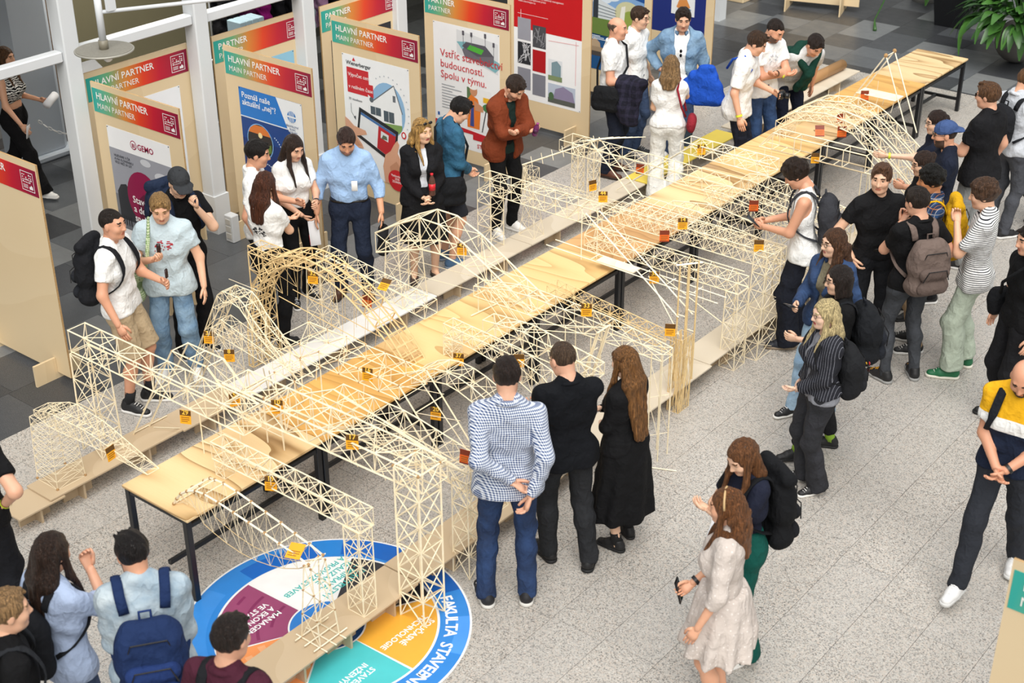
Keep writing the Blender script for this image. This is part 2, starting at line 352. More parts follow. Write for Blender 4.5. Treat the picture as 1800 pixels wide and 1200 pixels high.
def hair(style, fig, seed=0):
    "returns volume in head space"
    down = fig.hr.T @ A3(0, 0, -1); S = fig.hs; rnd = random.Random(seed)
    long = style in ('long', 'wavy', 'vlong', 'tail', 'mid'); ext = {'vlong': .62, 'mid': .24, 'long': .36, 'wavy': .33, 'tail': .36}.get(style, .1)
    e = down * ext; lo = np.minimum(A3(-.16, -.18, -.16), e - .15); hi = np.maximum(A3(.16, .16, .17), e + .15)
    v = Vol(lo, hi, .0075 if not long else .0085)
    th = {'buzz': .005, 'bald': .003, 'short': .012, 'quiff': .014, 'curly': .02, 'mop': .02}.get(style, .013)
    v.ell((0, -.014, .034), (.076 + th, .096 + th, .088 + th), 0)
    if style in ('short', 'quiff', 'mop'):
        for i in range(26):
            x = rnd.uniform(-.05, .05); y = rnd.uniform(-.07, .075); z = .03 + .085 * math.sqrt(max(0, 1 - (x/.085)**2 - ((y+.01)/.11)**2))
            q = A3(x, y, z); f = A3(rnd.uniform(-.02, .02), .022, .006 + (.014 if style == 'quiff' and y > .01 else 0)); v.cone(q, q + f, .014, .008, .012)
    # face opening and nape
    if style in ('bald',): v.field(lambda X, Y, Z: np.maximum(Z - .045 - .02 * np.abs(X) * 8, Y - .02), op='cut')
    front = {'buzz': .0, 'short': .004, 'quiff': .008, 'curly': -.012, 'mop': -.02}.get(style, .0)
    v.ell((0, .092, -.035 + front), (.066, .062, .108), 0, sub=True)
    side = -.03 if style in ('buzz', 'short', 'quiff', 'bald') else -.05
    v.field(lambda X, Y, Z: (side - .55 * np.clip(-Y, 0, .08) + .5 * np.clip(Y, 0, .05)) - Z, op='cut')
    if style in ('curly', 'mop'):
        for i in range(110 if style == 'curly' else 60):
            th_, ph = rnd.uniform(0, 6.28), rnd.uniform(-.35, 1.5); d = A3(math.cos(th_) * math.cos(ph), math.sin(th_) * math.cos(ph), math.sin(ph))
            if d[1] > .45 and d[2] < .45: continue
            q = A3(0, -.012, .034) + d * A3(.088, .108, .1); v.ell(q, A3(1, 1, 1) * rnd.uniform(.016, .027), .006)
    if style == 'bob':
        for x in (-1, 1):
            for y in (-.05, -.01, .025): v.cone((x*.073, y, .03), A3(x*.08, y - .005, 0) + down * .11, .03, .024, .02)
        v.cone((-.04, -.075, .0), A3(-.05, -.075, 0) + down * .12, .04, .03, .03); v.cone((.04, -.075, .0), A3(.05, -.075, 0) + down * .12, .04, .03, .03)
    if long and style != 'tail':
        bk = -.19 if style == 'vlong' else -.15
        for x in (-1, 1):
            v.cone((x*.072, .012, .02), A3(x*.088, .03, 0) + down * .14, .026, .024, .02); v.cone(A3(x*.088, .03, 0) + down * .14, A3(x*.085, .12, 0) + down * min(.32, ext * .95), .024, .008, .02)
            v.cone((x*.06, -.05, .0), A3(x*.075, -.1, 0) + down * min(ext * .6, .16), .04, .045, .03); v.cone(A3(x*.075, -.1, 0) + down * min(ext * .6, .16), A3(x*.05, bk, 0) + down * ext, .045, .024, .03)
        v.cone((0, -.08, .0), A3(0, -.12, 0) + down * min(ext * .6, .16), .05, .05, .03); v.cone(A3(0, -.12, 0) + down * min(ext * .6, .16), A3(0, bk, 0) + down * ext * 1.02, .05, .028, .03)
        if style == 'wavy':
            for i in range(34):
                a = rnd.uniform(math.pi * .95, math.pi * 2.05); t = rnd.uniform(.1, 1); v.ell(A3(.105 * math.cos(a), .115 * math.sin(a) - .02, 0) + down * ext * t, A3(.03, .03, .035), .015)
    if style == 'tail':
        v.ell((0, -.115, .03), (.03, .03, .03), .02); v.cone((0, -.12, .02), A3(0, -.14, 0) + down * .3, .028, .014, .02)
    if style == 'bun': v.ell((0, -.11, .06), (.042, .036, .04), .015)
    f = 60 if style not in ('wavy', 'curly', 'mop') else 36
    v.field(lambda X, Y, Z: .0022 * np.sin(f * 2.2 * (X + .3 * Y) + 6 * np.sin(14 * Z + 9 * Y)) + .0015 * np.sin(90 * X + 70 * Y), op='off')
    V, F = v.nets(); return V * S, F
def hairmat(col, rough=.42):
    key = ('hair', col)
    if key in MC: return MC[key]
    t = NT('hair_' + col); n = t.ramp(t.noise(1, 3, .7, t.map((110, 110, 7))), [(.36, (0, 0, 0, 1)), (.66, (1, 1, 1, 1))]); c = lin(col)
    cc = t.mix(n, tuple(v * .3 for v in c[:3]) + (1,), tuple(min(1, v * 1.3) for v in c[:3]) + (1,)); t.bump(n, .9, .01)
    MC[key] = t.out(cc, .42, Specular_IOR_Level=.4); return MC[key]
def skinmat(col):
    key = ('skin', col)
    if key in MC: return MC[key]
    t = NT('skin_' + col); c = lin(col); n = t.noise(9, 4)
    cc = t.mix(n, (c[0] * .93, c[1] * .82, c[2] * .78, 1), (min(1, c[0] * 1.05), c[1] * 1.06, c[2] * 1.07, 1)); t.bump(t.noise(220), .1, .002)
    MC[key] = t.out(cc, .48, Subsurface_Weight=.12, Subsurface_Radius=(.012, .005, .003), Subsurface_Scale=.4); return MC[key]
def cloth(kind, c1, c2=None, rough=.85):
    key = ('cloth', kind, c1, c2)
    if key in MC: return MC[key]
    t = NT('cloth_' + kind); a = lin(c1); b = lin(c2 or c1)
    X = t.n('ShaderNodeSeparateXYZ', {0: t.tc}).outputs
    wr = t.ramp(t.noise(13, 3, .55), [(.3, (0, 0, 0, 1)), (.7, (1, 1, 1, 1))]); base = None
    rg = t.math('ABSOLUTE', t.math('SUBTRACT', t.noise(9, 2, .5, t.map((1, 1, .6))), .5)); rg = t.math('POWER', t.math('SUBTRACT', 1, t.math('MULTIPLY', rg, 2)), 6)
    def band(ax, freq, w, ph=0.):
        return t.math('LESS_THAN', t.math('FRACT', t.math('MULTIPLY_ADD', X[ax], freq, ph + 50)), w)
    hx = t.math('ADD', X[0], X[1])
    def bandh(freq, w, ph=0.): return t.math('LESS_THAN', t.math('FRACT', t.math('MULTIPLY_ADD', hx, freq, ph + 50)), w)
    if kind == 'gingham':
        base = t.mix(t.math('MULTIPLY', t.math('ADD', band(2, 62, .5), bandh(62, .5)), .5), a, b)
    elif kind == 'stripes': base = t.mix(band(2, 58, .34), a, b)
    elif kind == 'pin': base = t.mix(bandh(38, .1), a, b)
    elif kind == 'zebra': base = t.mix(t.math('LESS_THAN', t.math('SINE', t.math('MULTIPLY_ADD', X[2], 260, t.math('MULTIPLY', wr, 9))), 0), a, b)
    elif kind == 'plaid':
        base = t.mix(t.math('MULTIPLY', t.math('ADD', band(2, 11, .4), bandh(11, .4)), .5), a, b)
        if c1 == '23304a': base = t.mix(t.math('MULTIPLY', t.math('MAXIMUM', band(2, 11, .06, .3), bandh(11, .06, .3)), .75), base, lin('b5713a')); base = t.mix(t.math('MULTIPLY', t.math('MAXIMUM', band(2, 11, .05, .75), bandh(11, .05, .75)), .6), base, lin('cfc9bd'))
    elif kind == 'dots':
        vv = t.n('ShaderNodeTexVoronoi', {'Scale': 34, 'Vector': t.tc, 'Randomness': .35}).outputs['Distance']; base = t.mix(t.math('LESS_THAN', vv, .2), a, b)
    elif kind == 'denim':
        n = t.noise(5, 4, .6); base = t.mix(t.ramp(n, [(.35, (0, 0, 0, 1)), (.68, (1, 1, 1, 1))]), a, b)
        base = t.mix(t.math('MULTIPLY', t.noise(380, 2), .03), base, lin('e8eef4'))
    elif kind == 'polo':
        s = lambda z: t.math('LESS_THAN', X[2], z)
        base = t.mix(s(1.335), lin('eab020'), lin('f4f4f2')); base = t.mix(s(1.235), base, lin('1b2438'))
    elif kind == 'rib': base = t.mix(bandh(120, .5), a, b)
    else:
        base = t.mix(wr, tuple(v * .94 for v in a[:3]) + (1,), tuple(min(1, v * 1.03) for v in a[:3]) + (1,))
    f = t.math('ADD', t.math('ADD', t.math('MULTIPLY', wr, .8), t.math('MULTIPLY', rg, .7)), t.math('MULTIPLY', t.noise(420, 2), .10))
    t.bump(f, .6, .016)
    MC[key] = t.out(base, rough, Specular_IOR_Level=.2); return MC[key]
SHOES = {}
def shoe_mesh(kind):
    if kind in SHOES: return SHOES[kind]
    hi = kind == 'high'; v = Vol((-.07, -.11, -.02), (.07, .23, .19), .0085)
    v.cone((0, -.035, .055), (0, -.02, .085 + (.05 if hi else 0)), .04, .04, .02); v.cone((0, -.03, .04), (0, .08, .038), .04, .041, .02, (A3(0, 0, 1), 1.1))
    v.cone((.002, .08, .036), (.004, .155, .03), .041, .034, .02, (A3(0, 0, 1), 1.2)); v.cone((0, .0, .08), (0, .08, .055), .035, .03, .03)
    if kind == 'sandal': v.field(lambda X, Y, Z: Z - .06, op='cut')
    v.field(lambda X, Y, Z: np.maximum(.016 - Z, Z - (.16 if hi else .112)), op='cut'); up = v.nets()
    w = Vol((-.08, -.12, -.02), (.08, .24, .06), .0085)
    w.cone((0, -.035, .014), (0, .06, .014), .046, .044, .01, None); w.cone((.002, .06, .014), (.004, .158, .014), .047, .041, .01)
    w.field(lambda X, Y, Z: np.maximum(.0 - Z, Z - .026), op='cut'); so = w.nets()
    lace = MB()
    for k in range(5): y = .062 + .019 * k - (.012 if hi else 0); z = .098 - .0105 * k + (.0 if not hi else .004); lace.tube([(-.022, y, z - .006), (0, y + .006, z + .004), (.022, y, z - .006)], .0038, 4); lace.tube([(.02, y, z - .006), (-.018, y + .016, z - .011)], .003, 4)
    SHOES[kind] = (up, so, (np.array(lace.V), lace.F)); return SHOES[kind]
def tr(V, M, t): return V @ np.asarray(M).T + t
def person(loc, yaw, label, fig, skin='e0b394', hairc='3a2a20', hstyle='short', beard=None, top=None, bottom=None, jacket=None, shoes=('sneaker', '1c1c1e', 'e8e6e2', 'e8e6e2'), glasses=None, cap=None, extra=None, socks=None, lips=None, seed=None, hair2=None, shoulder_hair=None):
    seed = seed if seed is not None else int(abs(loc[0] * 91 + loc[1] * 57)); f = fig; S = f.s
    # ---- body: one skin mesh
    v = f.vol(.0145); f.torso(v)
    for i in (0, 1): f.arm(v, i, lower=2); f.leg(v, i, end=1.3)
    v.cone(f.up(0, -.03, 1.42), f.hc + f.hr @ A3(0, -.03, -.06) * f.hs, .058*S, .052*f.hs, .03)
    for i in (0, 1):
        d = rotm(f.fy[i]) @ A3(0, 1, 0); v.cone(f.ank[i] - A3(0, 0, .03)*S, f.ank[i] + (d * .1 - A3(0, 0, .045))*S, .036*S, .026*S, .02)
    BV, BF = v.nets(); Vs = [BV]; Fs = [list(map(tuple, BF.tolist()))]; mi = [np.zeros(len(BF), int)]; off = len(BV)
    HV, HF, hm, bd, EV, EF, em, LV, LF = HEAD
    hm = hm.copy()
    if beard: hm[bd & (hm == 0)] = 5
    for V, F, m in ((HV, HF.tolist(), hm), (EV, EF, em), (LV, LF, np.full(len(LF), 2))):
        Vs.append(tr(V * f.hs, f.hr, f.hc)); Fs.append([tuple(i + off for i in q) for q in F]); mi.append(np.asarray(m)); off += len(V)
    f.hands = []
    for i, sg in ((0, 1), (1, -1)):
        c = min(HANDS, key=lambda q: abs(q - f.hm[i])); V, F = HANDS[c]; V = V * (S * (.92 if f.fem else 1.)) * A3(sg, 1, 1)
        if sg < 0: F = [q[::-1] for q in F]
        z = -(f.wri[i] - f.elb[i]); z /= np.linalg.norm(z); q = f.fwd if abs(z @ f.fwd) < .75 else A3(0, 0, 1) ; y = q - z * (q @ z); y /= np.linalg.norm(y); x = np.cross(y, z); M = np.stack([x, y, z], 1)
        Vs.append(tr(V, M, f.wri[i])); Fs.append([tuple(j + off for j in p) for p in F]); mi.append(np.zeros(len(F), int)); off += len(V)
        f.hands.append((f.wri[i] - z * .085 * S, M))
    sk = skinmat(skin); sc = lin(skin); hmx = hairmat(hairc)
    lm = mat('lips_' + (lips or 'n') + skin, lips or tuple(int(a * b) for a, b in zip((int(skin[0:2], 16), int(skin[2:4], 16), int(skin[4:6], 16)), (.86, .66, .64))), .4, 0)
    bm = mat('beard_' + str(beard) + skin, beard or skin, .7, .3, 60)
    me = mesh('person', np.concatenate(Vs), sum(Fs, []), [sk, lm, hmx, mat('eye_white', 'd8d4cc', .25, 0), mat('iris', '20160f', .2, 0), bm], np.concatenate(mi), True)
    root = tag(link('person', me, None, (loc[0], loc[1], 0), (0, 0, R(yaw))), label, 'person')
    def part(name, vf, m, smooth=True): return link(name, mesh(name, vf[0], vf[1], m, None, smooth), root)
    f.part = part; f.root = root
    # ---- hair
    if hstyle and hstyle != 'none':
        V, F = hair(hstyle, f, seed); part('hair', (tr(V, f.hr, f.hc), F), hmx)
    # ---- legwear
    if bottom:
        kind, m = bottom[0], bottom[1]; o = dict(bottom[2]) if len(bottom) > 2 else {}
        v = f.vol(); inf = o.get('infl', .012); iu = min(inf, .010)
        if kind in ('trousers', 'shorts', 'leggings'):
            wz = o.get('waist', 1.04); cl = [(f.up(0, 0, wz), f.up(0, 0, 1.) / S * 0 + (f.Tm @ A3(0, 0, 1)))]
            hx = .075 if f.fem else .068; v.cone(f.up(-hx, -.015, .93), f.up(hx, -.015, .93), .108*S*f.g, .108*S*f.g, .05, (f.fwd, 1.12), cl, infl=iu)
            for x in (-1, 1):
                v.cone(f.up(x*.07, -.015, .935), f.hip[(x < 0) * 1] - A3(0, 0, .03), .106*S*f.g, .096*S*f.g, .05, (f.fwd, 1.1), cl, infl=iu)
            v.cone(f.up(-.055, -.005, 1.03), f.up(.055, -.005, 1.03), .106*S*f.g, .106*S*f.g, .04, (f.fwd, 1.15), cl, infl=iu)
            e = {'trousers': o.get('end', 1.04), 'shorts': o.get('end', .47), 'leggings': 1.0}[kind]
            for i in (0, 1): f.leg(v, i, inf, .04, e, o.get('flare', .012))
            vd = v.d.copy(); folds(v, o.get('fold', .004), seed + 3)
        elif kind == 'skirt':
            f.torso(v, .012, clip=[(f.up(0, 0, 1.06), A3(0, 0, 1)), (f.up(0, 0, .85), A3(0, 0, -1))]); skirt(v, f, 1.03, o['hem'], .185, o['r'], o.get('n', 9), o.get('fold', .07))
            folds(v, .003, seed)
        p = part(o.get('name', {'skirt': 'skirt', 'shorts': 'shorts'}.get(kind, 'trousers')), v.nets(), m)
        if o.get('belt'):
            w = f.vol(); w.d = vd - .006; up = f.Tm @ A3(0, 0, 1); z0, z1 = f.up(0, 0, .995), f.up(0, 0, 1.03)
            w.field(lambda X, Y, Z: np.maximum((X-z1[0])*up[0] + (Y-z1[1])*up[1] + (Z-z1[2])*up[2], -((X-z0[0])*up[0] + (Y-z0[1])*up[1] + (Z-z0[2])*up[2])), op='cut')
            V, F = w.nets(); link('belt', mesh('belt', V, F, mat('belt_leather', '17130f', .4), None, True), p)
    # ---- tops
    def garment(name, spec, base, d):
        kind, m = spec[0], spec[1]; o = dict(spec[2]) if len(spec) > 2 else {}
        v = f.vol(); inf = o.get('infl', d); up = f.Tm @ A3(0, 0, 1); hem = o.get('hem', .9)
        cl = [(f.up(0, 0, hem), -up)]
        slv = {'tee': (.62, 0), 'long': (1., .97), 'elbow': (1., .35), 'tank': (0, 0), 'rolled': (1., .5)}[kind]
        slv = o.get('slv', slv)
        f.torso(v, inf, .05, cl, belly=o.get('belly', 0.))
        if hem < .955:
            for x in (-1, 1): v.cone(f.up(x*.074, -.015, .95), f.hip[(x < 0) * 1] - A3(0, 0, .03), .11*S*f.g, .102*S*f.g, .05, (f.fwd, 1.08), cl, infl=max(inf, .022))
        if hem < .88: v.cone(f.up(-.08, -.012, .9), f.up(.08, -.012, .9), .112*S*f.g, .112*S*f.g, .05, (f.fwd, 1.12), cl, infl=inf + .004); skirt(v, f, .95, hem, .19 * f.g / .93, (.195 + o.get('flare', .01)) * f.g / .93, 7, .03, -.01, .74)
        for i in (0, 1):
            if slv[0] > 0: f.arm(v, i, inf * o.get('sl', .8) if slv[1] == 0 else inf * o.get('sl', .55), .035, slv[0], slv[1], o.get('sb', 1.05))
        v.cone(f.up(0, .05, 1.495), f.up(0, .08, 1.53), .05*S, .06*S, 0, None, (), sub=True)
        if kind != 'tank' and not jacket: v.cone(f.up(0, -.03, 1.42), f.up(0, -.03, 1.465), .082*S, .072*S, .03, None, [(f.up(0, -.03, 1.478), f.Tm @ A3(0, .25, .97))])
        if kind == 'tank':
            for sg in (-1, 1): v.cone(f.up(sg*.19, -.01, 1.36), f.up(sg*.24, -.01, 1.40), .085*S, .12*S, 0, None, (), sub=True)
        if o.get('open'):
            gp = o['open']; iv = np.linalg.inv(f.Tm); P0 = f.P0 * S
            def fn(X, Y, Z):
                lx = iv[0][0]*(X-P0[0]) + iv[0][1]*(Y-P0[1]) + iv[0][2]*(Z-P0[2]); ly = iv[1][0]*(X-P0[0]) + iv[1][1]*(Y-P0[1]) + iv[1][2]*(Z-P0[2]); lz = iv[2][0]*(X-P0[0]) + iv[2][1]*(Y-P0[1]) + iv[2][2]*(Z-P0[2])
                w = gp * S * (1 - .25 * np.sin(np.clip(lz / (.5 * S), 0, 1) * 3.14))
                # trunk front only: arms carried across the front stay sleeved
                return np.minimum(w - np.abs(lx), np.minimum(ly - .0, (.155 + .0 * lx) * S * f.g - ly + .0))
            if o.get('open') and not o.get('armsfront'): v.field(fn, op='cut')
        folds(v, o.get('fold', .005), seed + len(name))
        vf = v.nets(); p = part(name, vf, m); f.topV = vf[0]
        if kind != 'tank' and not jacket:
            b = MB(); b.tube([f.up(.074 * math.cos(2*math.pi*q/20), -.024 + .066 * math.sin(2*math.pi*q/20), 1.476 - .026 * math.sin(2*math.pi*q/20)) for q in range(21)], (.014 if kind == 'tee' else .021) * S, 6, cap=False); link('collar', mesh('collar', b.V, b.F, m, None, True), p)
        return p, o
    if top and jacket: top = (top[0], top[1], dict(top[2] if len(top) > 2 else {}, infl=.007, fold=.001, slv=(0, 0)))
    if top: garment(top[3] if len(top) > 3 else 'shirt', top, 0, .014)
    if jacket:
        # body front opening is cut before the sleeves are grown so crossed arms stay whole
        kind, m = jacket[0], jacket[1]; o = dict(jacket[2]) if len(jacket) > 2 else {}
        v = f.vol(); inf = o.get('infl', .027); up = f.Tm @ A3(0, 0, 1); hem = o.get('hem', .87); cl = [(f.up(0, 0, hem), -up)]
        f.torso(v, inf, .05, cl)
        for x in (-1, 1): v.cone(f.up(x*.076, -.015, .95), f.hip[(x < 0) * 1] - A3(0, 0, .03), .112*S*f.g, .104*S*f.g, .05, (f.fwd, 1.06), cl, infl=max(inf, .026))
        v.cone(f.up(-.08, -.012, .91), f.up(.08, -.012, .91), .112*S*f.g, .112*S*f.g, .05, (f.fwd, 1.12), cl, infl=inf)
        v.cone(f.up(0, .055, 1.495), f.up(0, .085, 1.53), .052*S, .062*S, 0, None, (), sub=True)
        iv = np.linalg.inv(f.Tm); P0 = f.P0 * S; gp = o.get('open', .075)
        def fn(X, Y, Z):
            L = [iv[j][0]*(X-P0[0]) + iv[j][1]*(Y-P0[1]) + iv[j][2]*(Z-P0[2]) for j in range(3)]
            w = gp * S * (1 - .35 * np.sin(np.clip(L[2] / (.5 * S), 0, 1) * 3.14)); return np.minimum(w - np.abs(L[0]), L[1])
        v.field(fn, op='cut')
        for i in (0, 1): f.arm(v, i, inf * .6, .03, 1., {'long': .97, 'rolled': .5}[kind], 1.05)
        folds(v, o.get('fold', .006), seed + 9); jk = part(o.get('name', 'jacket'), v.nets(), m)
        if o.get('collar', 1):
            b = MB(); pts = []
            for q in range(13):
                t = math.pi * (-.32 + 1.64 * q / 12); pts.append(f.up(math.cos(t + 0) * .072, -.012 - math.sin(t) * .068 + .0, 1.472 + .012 * math.sin(t)))
            b.tube(pts, .026 * S, 6, flat=((0, 0, 1), 1.)) ; b2 = MB(); b2.tube(pts, .015 * S, 6, flat=((.0, .0, 1), 1.7)); link('collar', mesh('collar', b2.V, b2.F, m, None, True), jk)
    # ---- shoes
    kind, c1, c2, c3 = shoes; up_, so_, la_ = shoe_mesh(kind)
    for i, sg in ((0, 1), (1, -1)):
        M = rotm(f.fy[i], 0, 0); pitch = 0
        base = f.ank[i] - A3(0, 0, .085) * S; M = M * (S * (.93 if f.fem else 1.02))
        sh = part('shoe', (tr(up_[0], M, base), up_[1]), mat('shoe_' + c1, c1, .55, .1, 40, .2, 200))
        link('sole', mesh('sole', tr(so_[0], M, base), so_[1], mat('sole_' + c2, c2, .6, .05), None, True), sh)
        if c3: link('laces', mesh('laces', tr(la_[0], M, base), la_[1], mat('lace_' + c3, c3, .8, 0)), sh)
        if socks:
            b = MB(); a = f.ank[i]; n = f.knee[i]; d = (n - a) / np.linalg.norm(n - a)
            b.tube([a - d * .02, a + d * .05, a + d * socks[1]], [.043*S, .043*S, .046*S], 10); link('sock', mesh('sock', b.V, b.F, mat('sock_' + socks[0], socks[0], .9), None, True), root)
    # ---- glasses
    if glasses:
        b = MB(); dark = glasses == 'sun'
        for sg in (-1, 1):
            ring = [(sg*.032 + .021 * math.cos(2*math.pi*q/12), .103, .01 + .0165 * math.sin(2*math.pi*q/12)) for q in range(13)]; b.tube(ring, .0022, 4, cap=False)
            b.tube([(sg*.053, .101, .014), (sg*.074, .07, .016), (sg*.083, .0, .012)], .002, 4)
        b.tube([(-.011, .106, .014), (.011, .106, .014)], .002, 4)
        g = part('glasses', (tr(np.array(b.V) * f.hs, f.hr, f.hc), b.F), mat('glasses_frame', '1a1716', .3, 0), False)
        if dark:
            l = MB()
            for sg in (-1, 1): l.sphere((sg*.032, .103, .01), .02, 10, sc=(1, .12, .8))
            link('lens', mesh('lens', tr(np.array(l.V) * f.hs, f.hr, f.hc), l.F, mat('dark_lens', '0c0d10', .1, 0)), g)
    if cap:
        col, back = cap; v = Vol((-.14, -.2, -.05), (.14, .24, .17), .0075); v.ell((0, -.012, .04), (.092, .112, .098), 0)
        v.field(lambda X, Y, Z: .028 - Z + .12 * Y * (1 if not back else -1), op='cut'); sg = -1 if back else 1
        v.cone((-.035, sg*.09, .046), (.035, sg*.09, .046), .055, .055, .01, (A3(0, 0, 1), 6.)); v.cone((-.025, sg*.13, .036), (.025, sg*.13, .036), .05, .05, .02, (A3(0, 0, 1), 6.))
        V, F = v.nets(); cp = part('cap', (tr(V * f.hs, f.hr, f.hc), F), cloth('plain', col))
        b = MB(); b.sphere((0, -.012, .139), .008, 8); link('cap_button', mesh('cap_button', tr(np.array(b.V) * f.hs, f.hr, f.hc), b.F, cloth('plain', col)), cp)
    return root
def backpack(fig, loc, yaw, label, col, size=(.3, .17, .46), col2=None, z=1.2, name='backpack', straps=True, roll=False, kind='rucksack', strapc=None, off=0.):
    f = fig; S = f.s; w, d, hh = size; m = cloth('plain', col); m2 = cloth('plain', col2 or col)
    root = tag(link(name, None, None, (loc[0], loc[1], 0), (0, 0, R(yaw))), label, 'backpack')
    T = f.Tm; c = f.up(0, -.128 - off - d / 2, z); mt = lambda V: tr(V, T, c)
    v = Vol((-w/2-.04, -d/2-.1, -hh/2-.05), (w/2+.04, d/2+.04, hh/2+.1), .011)
    v.cone((-w/2+.07, 0, -hh/2+.08), (w/2-.07, 0, -hh/2+.08), .085, .085, .03, (A3(0, 1, 0), .17/d)); v.cone((-w/2+.08, 0, hh/2-.12), (w/2-.08, 0, hh/2-.12), .08, .08, .05, (A3(0, 1, 0), .18/d))
    v.cone((-w/2+.07, 0, 0), (w/2-.07, 0, 0), .085, .085, .09, (A3(0, 1, 0), .17/d)); v.cone((-w/2+.1, .01, hh/2-.07), (w/2-.1, .01, hh/2-.07), .06, .06, .05)
    if roll: v.cone((-w/2+.04, 0, hh/2), (w/2-.04, 0, hh/2), .05, .05, .03)
    folds(v, .004, 5); V, F = v.nets(); body = link('bag_body', mesh('bag_body', mt(V), F, m, None, True), root)
    q = Vol((-w/2, -d/2-.12, -hh/2-.02), (w/2, .02, .12), .010); pw = w/2 - .09
    q.cone((-pw, -d/2+.0, -hh/2+.1), (pw, -d/2+.0, -hh/2+.1), .06, .055, .02, (A3(0, 1, 0), 1.3)); q.cone((-pw, -d/2, -.02), (pw, -d/2, -.02), .055, .055, .05, (A3(0, 1, 0), 1.3)); V, F = q.nets()
    pk = link('pocket', mesh('pocket', mt(V), F, m2, None, True), root)
    b = MB(); b.tube([(-pw-.035, -d/2-.035, -.07), (-pw, -d/2-.05, .022), (pw, -d/2-.05, .022), (pw+.035, -d/2-.035, -.07)], .0045, 5); link('zipper', mesh('zipper', mt(np.array(b.V)), b.F, mat('zipper', '0d0d0e', .4)), pk)
    b = MB(); b.tube([(-.16*w*2, -d/2+.01, .1), (-.13*w*2, -d/2+.0, hh/2-.09), (.13*w*2, -d/2+.0, hh/2-.09), (.16*w*2, -d/2+.01, .1)], .0045, 5); link('zipper', mesh('zipper', mt(np.array(b.V)), b.F, mat('zipper', '0d0d0e', .4)), body)
    b = MB(); b.tube([(-.03, .02, hh/2-.03), (-.03, .03, hh/2+.03), (.03, .03, hh/2+.03), (.03, .02, hh/2-.03)], .008, 6); link('top_handle', mesh('top_handle', mt(np.array(b.V)), b.F, m2), root)
    if straps:
        ms = cloth('plain', strapc or col)
        for sg in (-1, 1) if straps is True else straps:
            p = [f.up(sg*.085, -.125, 1.36), f.up(sg*.095, -.1, 1.43), f.up(sg*.1, -.03, 1.475), f.up(sg*.105, .05, 1.44), f.up(sg*.115, .1, 1.36), f.up(sg*.13, .115, 1.27), f.up(sg*.155, .075, 1.18), f.up(sg*.155, -.03, 1.1), f.up(sg*.12, -.125, 1.05)]
            cc = f.up(0, -.01, 1.3); p = [q + (q - cc - T[:, 2] * ((q - cc) @ T[:, 2]) * (.3 if j not in (1, 2, 3) else -.2)) / .17 * (off + .008) for j, q in enumerate(p)]
            b = MB(); P = []
            for i in range(len(p)-1):
                for t in (0, .5): 
                    a0, a1, a2, a3 = p[max(i-1, 0)], p[i], p[i+1], p[min(i+2, len(p)-1)]
                    P.append(.5 * (2*a1 + (a2-a0)*t + (2*a0-5*a1+4*a2-a3)*t*t + (3*a1-a0-3*a2+a3)*t**3))
            P.append(p[-1]); out = []
            b.tube(P, [.03*S]*10 + [.02*S]*(len(P)-10), 8, flat=(T @ A3(1, 0, 0), 1.)); 
            V = np.array(b.V).reshape(len(P), 8, 3); cc = np.array(P)[:, None]
            # flatten each ring towards the body
            for i in range(len(P)):
                t_ = P[min(i+1, len(P)-1)] - P[max(i-1, 0)]; t_ = t_ / np.linalg.norm(t_); ax = T @ A3(1, 0, 0); ax = ax - t_ * (ax @ t_); ax /= np.linalg.norm(ax); nn = np.cross(t_, ax); dd = V[i] - P[i]; V[i] = P[i] + dd - np.outer(dd @ nn, nn) * .72
            link('strap', mesh('strap', V.reshape(-1, 3), b.F, ms, None, True), root)
    return root
# ================================================================ the setting
def proj(p):
    q = np.asarray(p, float) - CP; w = q @ FW; return 900 + FPX * (q @ RT) / w, 600 - FPX * (q @ UP) / w, w
def granite():
    t = NT('granite'); pos = t.n('ShaderNodeNewGeometry').outputs['Position']; rnd = t.n('ShaderNodeObjectInfo').outputs['Random']
    v1 = t.n('ShaderNodeTexVoronoi', {'Scale': 135, 'Vector': pos}).outputs['Color']; g = t.n('ShaderNodeSeparateColor', {0: v1}).outputs[0]
    c = t.ramp(g, [(.0, lin('45423e')), (.14, lin('827e79')), (.3, lin('b4b0aa')), (.62, lin('d2cec6')), (.86, lin('d0beae')), (1, lin('e8e5df'))])
    f = t.noise(210, 2, .7, pos); c = t.mix(t.math('MULTIPLY', f, .42), c, lin('8f8a84'))
    big = t.noise(1.1, 3, .5, pos); c = t.mix(t.math('MULTIPLY', big, .3), c, lin('a19c94'))
    c = t.mix(t.math('MULTIPLY', rnd, .26), c, lin('b5b3b0'))
    return t.out(c, t.math('MULTIPLY_ADD', big, .16, .2), Specular_IOR_Level=.5)
def slate():
    t = NT('slate'); pos = t.n('ShaderNodeNewGeometry').outputs['Position']; rnd = t.n('ShaderNodeObjectInfo').outputs['Random']
    c = t.ramp(rnd, [(0, lin('2a2c30')), (.25, lin('42454a')), (.5, lin('585c60')), (.75, lin('6c7074')), (1, lin('8a8c8c'))])
    n = t.noise(5, 5, .65, pos); c = t.mix(t.math('MULTIPLY', n, .5), c, lin('3a3c40')); s = t.noise(160, 2, .6, pos); c = t.mix(t.math('MULTIPLY', t.math('GREATER_THAN', s, .58), .22), c, lin('a9aaa8'))
    t.bump(n, .15, .01); return t.out(c, t.math('MULTIPLY_ADD', n, .3, .2))
XB, YB = -2.52, 13.35          # edge of the pale granite field
fl = MB().box(-14, 16, -9, 26, -.2, -.012).build('floor', mat('grout', '77746f', .8)); fl['kind'] = 'structure'
